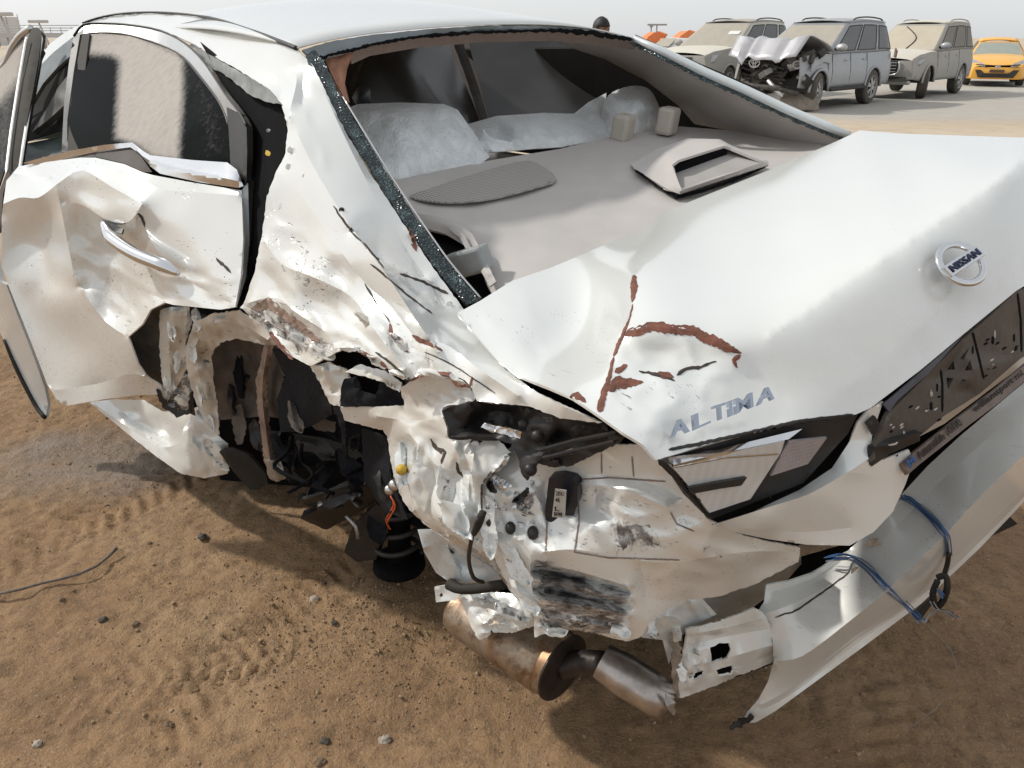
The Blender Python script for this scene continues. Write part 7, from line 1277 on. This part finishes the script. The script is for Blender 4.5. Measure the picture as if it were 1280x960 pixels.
def machine(px, d, s, lbl, flip):
    p = WZ(px, 60, 0); base = CC + ray(px, 50) * d; g = empty('orange_machine', (base.x, base.y, 0), .4 * flip); tag(g, lbl, 'machine', 'orange machines beyond the lot')
    box('chassis', (0, 0, .9 * s), (4.2 * s, 1.8 * s, .5 * s), GRYS, g, None, .08)
    o = slab('bucket', [(-1.4 * s, -1 * s, 1.9 * s), (1.0 * s, -1 * s, 1.9 * s), (1.8 * s, -1 * s, 3.3 * s), (.6 * s, -1 * s, 3.7 * s), (-.6 * s, -1 * s, 3.0 * s)], ORM, g, 1.8 * s); box('cab', (-1.4 * s, 0, 1.9 * s), (1.1 * s, 1.6 * s, 1.5 * s), ORM, g, Matrix.Rotation(.15 * flip, 3, 'Y'), .1)
    tube('boom', [(-1.2 * s, 0, 1.8 * s), (.4 * s, .2, 2.7 * s), (1.9 * s, .3, 2.2 * s)], .14 * s, ORM, g, 8)
    for x in (-1.3, 1.3):
        for y in (-.9, .9): wheel_parts(g, x * s, y * s, .55 * s, .4 * s, 1 if y > 0 else -1)
machine(802, 62, .5, 'orange machine at the far left of the orange row', 1); machine(822, 64, .52, 'orange machine in the middle of the orange row', -1); machine(841, 60, .52, 'orange machine behind the pale suv windscreen', 1); machine(860, 66, .55, 'orange machine half hidden by the pale suv', -1)
for px, top, lb in ((813, 33, 'thin lamp mast left of the T-shaped one above the orange machines'), (820, 31, 'T-shaped lamp mast above the orange machines')):
    d = 120; base = CC + ray(px, 50) * d; h = (CC + ray(px, top) * d).z; g = empty('lamp_mast', (base.x, base.y, 0)); tag(g, lb, 'lamp mast', 'lamp masts on the horizon'); tube('pole', [(0, 0, 0), (0, 0, h)], .10, GRYS, g, 6); box('lamp_head', (0, 0, h), (.5 if top == 33 else 3.0, .4, .25), GRYS, g)
# left: tall masts, wall and gantry far behind
FOGS = plain('hazy_grey_steel', (.50, .49, .48), .7); FOGW = plain('hazy_wall', (.62, .61, .59), .8)  # distance haze is put into these pale base colours
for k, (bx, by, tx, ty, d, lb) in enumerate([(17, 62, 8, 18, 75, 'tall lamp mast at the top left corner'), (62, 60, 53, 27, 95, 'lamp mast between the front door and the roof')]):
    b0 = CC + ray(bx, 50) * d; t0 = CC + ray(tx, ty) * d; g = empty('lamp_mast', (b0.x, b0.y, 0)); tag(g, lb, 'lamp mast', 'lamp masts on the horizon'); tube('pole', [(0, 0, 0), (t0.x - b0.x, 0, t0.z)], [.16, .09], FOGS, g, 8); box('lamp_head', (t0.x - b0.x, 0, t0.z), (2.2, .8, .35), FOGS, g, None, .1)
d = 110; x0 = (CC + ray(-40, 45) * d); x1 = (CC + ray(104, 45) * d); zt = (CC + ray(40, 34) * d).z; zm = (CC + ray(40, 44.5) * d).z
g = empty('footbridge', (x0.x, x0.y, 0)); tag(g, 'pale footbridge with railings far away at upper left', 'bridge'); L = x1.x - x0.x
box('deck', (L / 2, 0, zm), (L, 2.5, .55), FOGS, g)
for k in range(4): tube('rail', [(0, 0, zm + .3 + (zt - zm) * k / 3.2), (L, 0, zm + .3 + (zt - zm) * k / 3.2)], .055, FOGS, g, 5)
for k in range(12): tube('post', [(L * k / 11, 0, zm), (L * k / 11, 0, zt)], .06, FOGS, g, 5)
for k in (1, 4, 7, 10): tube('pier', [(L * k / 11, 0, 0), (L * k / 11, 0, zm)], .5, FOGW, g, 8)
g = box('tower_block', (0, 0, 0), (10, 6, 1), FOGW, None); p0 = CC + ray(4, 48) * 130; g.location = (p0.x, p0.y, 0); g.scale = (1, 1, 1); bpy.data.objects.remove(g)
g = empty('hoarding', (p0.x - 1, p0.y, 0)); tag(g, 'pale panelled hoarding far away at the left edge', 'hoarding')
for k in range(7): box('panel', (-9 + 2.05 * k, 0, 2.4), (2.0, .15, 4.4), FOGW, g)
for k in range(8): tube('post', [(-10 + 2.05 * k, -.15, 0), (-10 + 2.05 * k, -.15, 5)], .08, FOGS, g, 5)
# ------------------------------------------------------------------ person standing beyond the roof
def person(loc, rz, label):
    root = empty('person', loc, rz); tag(root, label, 'person')
    J = {'pelvis': (0, 0, .92), 'waist': (0, 0, 1.06), 'chest': (0, .01, 1.26), 'neck': (0, .0, 1.43), 'shl': (-.18, 0, 1.38), 'shr': (.18, 0, 1.38), 'ell': (-.24, .02, 1.10), 'elr': (.24, .02, 1.10), 'wrl': (-.25, -.05, .86), 'wrr': (.25, -.05, .86), 'hl': (-.10, 0, .88), 'hr': (.10, 0, .88), 'kl': (-.11, -.02, .48), 'kr': (.11, -.02, .48), 'al': (-.11, .02, .09), 'ar': (.11, .02, .09), 'tl': (-.12, -.15, .04), 'tr': (.12, -.15, .04)}
    E_ = [('pelvis', 'waist'), ('waist', 'chest'), ('chest', 'neck'), ('chest', 'shl'), ('chest', 'shr'), ('shl', 'ell'), ('shr', 'elr'), ('ell', 'wrl'), ('elr', 'wrr'), ('pelvis', 'hl'), ('pelvis', 'hr'), ('hl', 'kl'), ('hr', 'kr'), ('kl', 'al'), ('kr', 'ar'), ('al', 'tl'), ('ar', 'tr')]
    R_ = {'pelvis': (.15, .11), 'waist': (.14, .10), 'chest': (.17, .12), 'neck': (.058, .058), 'shl': (.07, .07), 'shr': (.07, .07), 'ell': (.05, .05), 'elr': (.05, .05), 'wrl': (.034, .034), 'wrr': (.034, .034), 'hl': (.095, .095), 'hr': (.095, .095), 'kl': (.065, .065), 'kr': (.065, .065), 'al': (.045, .045), 'ar': (.045, .045), 'tl': (.04, .035), 'tr': (.04, .035)}
    for s_, w, e in ((-1, 'wrl', 'l'), (1, 'wrr', 'r')):
        J['p' + e] = (s_ * .255, -.07, .79); R_['p' + e] = (.036, .02); E_.append((w, 'p' + e))
        for f, (dy, ln) in enumerate(((-.03, .075), (-.012, .085), (.008, .082), (.026, .065))):
            J[f'f{e}{f}'] = (s_ * .262, -.075 + dy, .745); J[f'g{e}{f}'] = (s_ * .25, -.085 + dy, .745 - ln); R_[f'f{e}{f}'] = (.010, .010); R_[f'g{e}{f}'] = (.007, .007); E_ += [('p' + e, f'f{e}{f}'), (f'f{e}{f}', f'g{e}{f}')]
        J['t' + e + 'h'] = (s_ * .235, -.12, .76); R_['t' + e + 'h'] = (.009, .009); E_.append(('p' + e, 't' + e + 'h'))
    nm = list(J); me = bpy.data.meshes.new('body'); me.from_pydata([J[k] for k in nm], [(nm.index(a), nm.index(b)) for a, b in E_], []); o = bpy.data.objects.new('body', me); COL.objects.link(o); o.parent = root
    mod = o.modifiers.new('s', 'SKIN'); 
    if not me.skin_vertices: me.attributes  # layer made by the modifier
    for i, k in enumerate(nm): me.skin_vertices[0].data[i].radius = R_[k]; me.skin_vertices[0].data[i].use_root = (k == 'pelvis')
    o.modifiers.new('u', 'SUBSURF').levels = 1; o.modifiers['u'].render_levels = 1
    me.materials.append(plain('dark_work_clothes', (.06, .065, .08), .8))
    SK = plain('skin', (.22, .11, .07), .5); bm = bmesh.new(); bmesh.ops.create_uvsphere(bm, u_segments=28, v_segments=20, radius=1)
    for v in bm.verts:
        x, y, z = v.co; front = max(0, -y); w = .077 * (1 - .18 * max(0, -z)); v.co = Vector((x * w, y * .098 + (-.012 if (front > .8 and abs(x) < .25 and -.25 < z < .15) else 0) - .006 * max(0, -z) * front, z * .118 + 1.565))
        if front > .7 and .02 < z < .22 and .2 < abs(x) < .55: v.co.y += .007
    hd_ = link('head', bm_mesh(bm), SK, root)
    for s_ in (-1, 1):
        bm = bmesh.new(); bmesh.ops.create_uvsphere(bm, u_segments=10, v_segments=8, radius=1, matrix=Matrix.Translation((s_ * .078, .008, 1.56)) @ Matrix.Diagonal((.012, .022, .034, 1))); link('ear', bm_mesh(bm), SK, hd_)
        bm = bmesh.new(); bmesh.ops.create_uvsphere(bm, u_segments=10, v_segments=8, radius=.013, matrix=Matrix.Translation((s_ * .031, -.080, 1.575))); link('eye', bm_mesh(bm), plain('eye_' + ('a' if s_ > 0 else 'b'), (.05, .04, .035), .2), hd_)
    bm = bmesh.new(); bmesh.ops.create_cone(bm, cap_ends=True, segments=10, radius1=.017, radius2=.008, depth=.045, matrix=Matrix.Translation((0, -.100, 1.553)) @ Matrix.Rotation(.25, 4, 'X')); link('nose', bm_mesh(bm), SK, hd_)
    box('mouth', (0, -.094, 1.512), (.045, .008, .010), plain('lips', (.16, .06, .05), .5), hd_, None, .003)
    bm = bmesh.new(); bmesh.ops.create_uvsphere(bm, u_segments=24, v_segments=16, radius=1)
    bmesh.ops.delete(bm, geom=[v for v in bm.verts if v.co.z < (.12 if v.co.y < -.35 else -.35)], context='VERTS')
    for v in bm.verts: n_ = 1 + .05 * noise.noise(v.co * 6); v.co = Vector((v.co.x * .089 * n_, v.co.y * .112 * n_ + .008, v.co.z * .132 * n_ + 1.568))
    h = link('hair', bm_mesh(bm), plain('black_hair', (.012, .011, .011), .6, 0, .4, 60, .5), hd_); solid(h, .008, 0)
    return root
pb = CC + ray(752, 40) * 8.9
person((pb.x, pb.y, -.03), math.radians(40), 'person with short black hair standing beyond the white roof')
# ------------------------------------------------------------------ tidy
for o in bpy.data.objects:
    if '_world' in o: del o['_world']
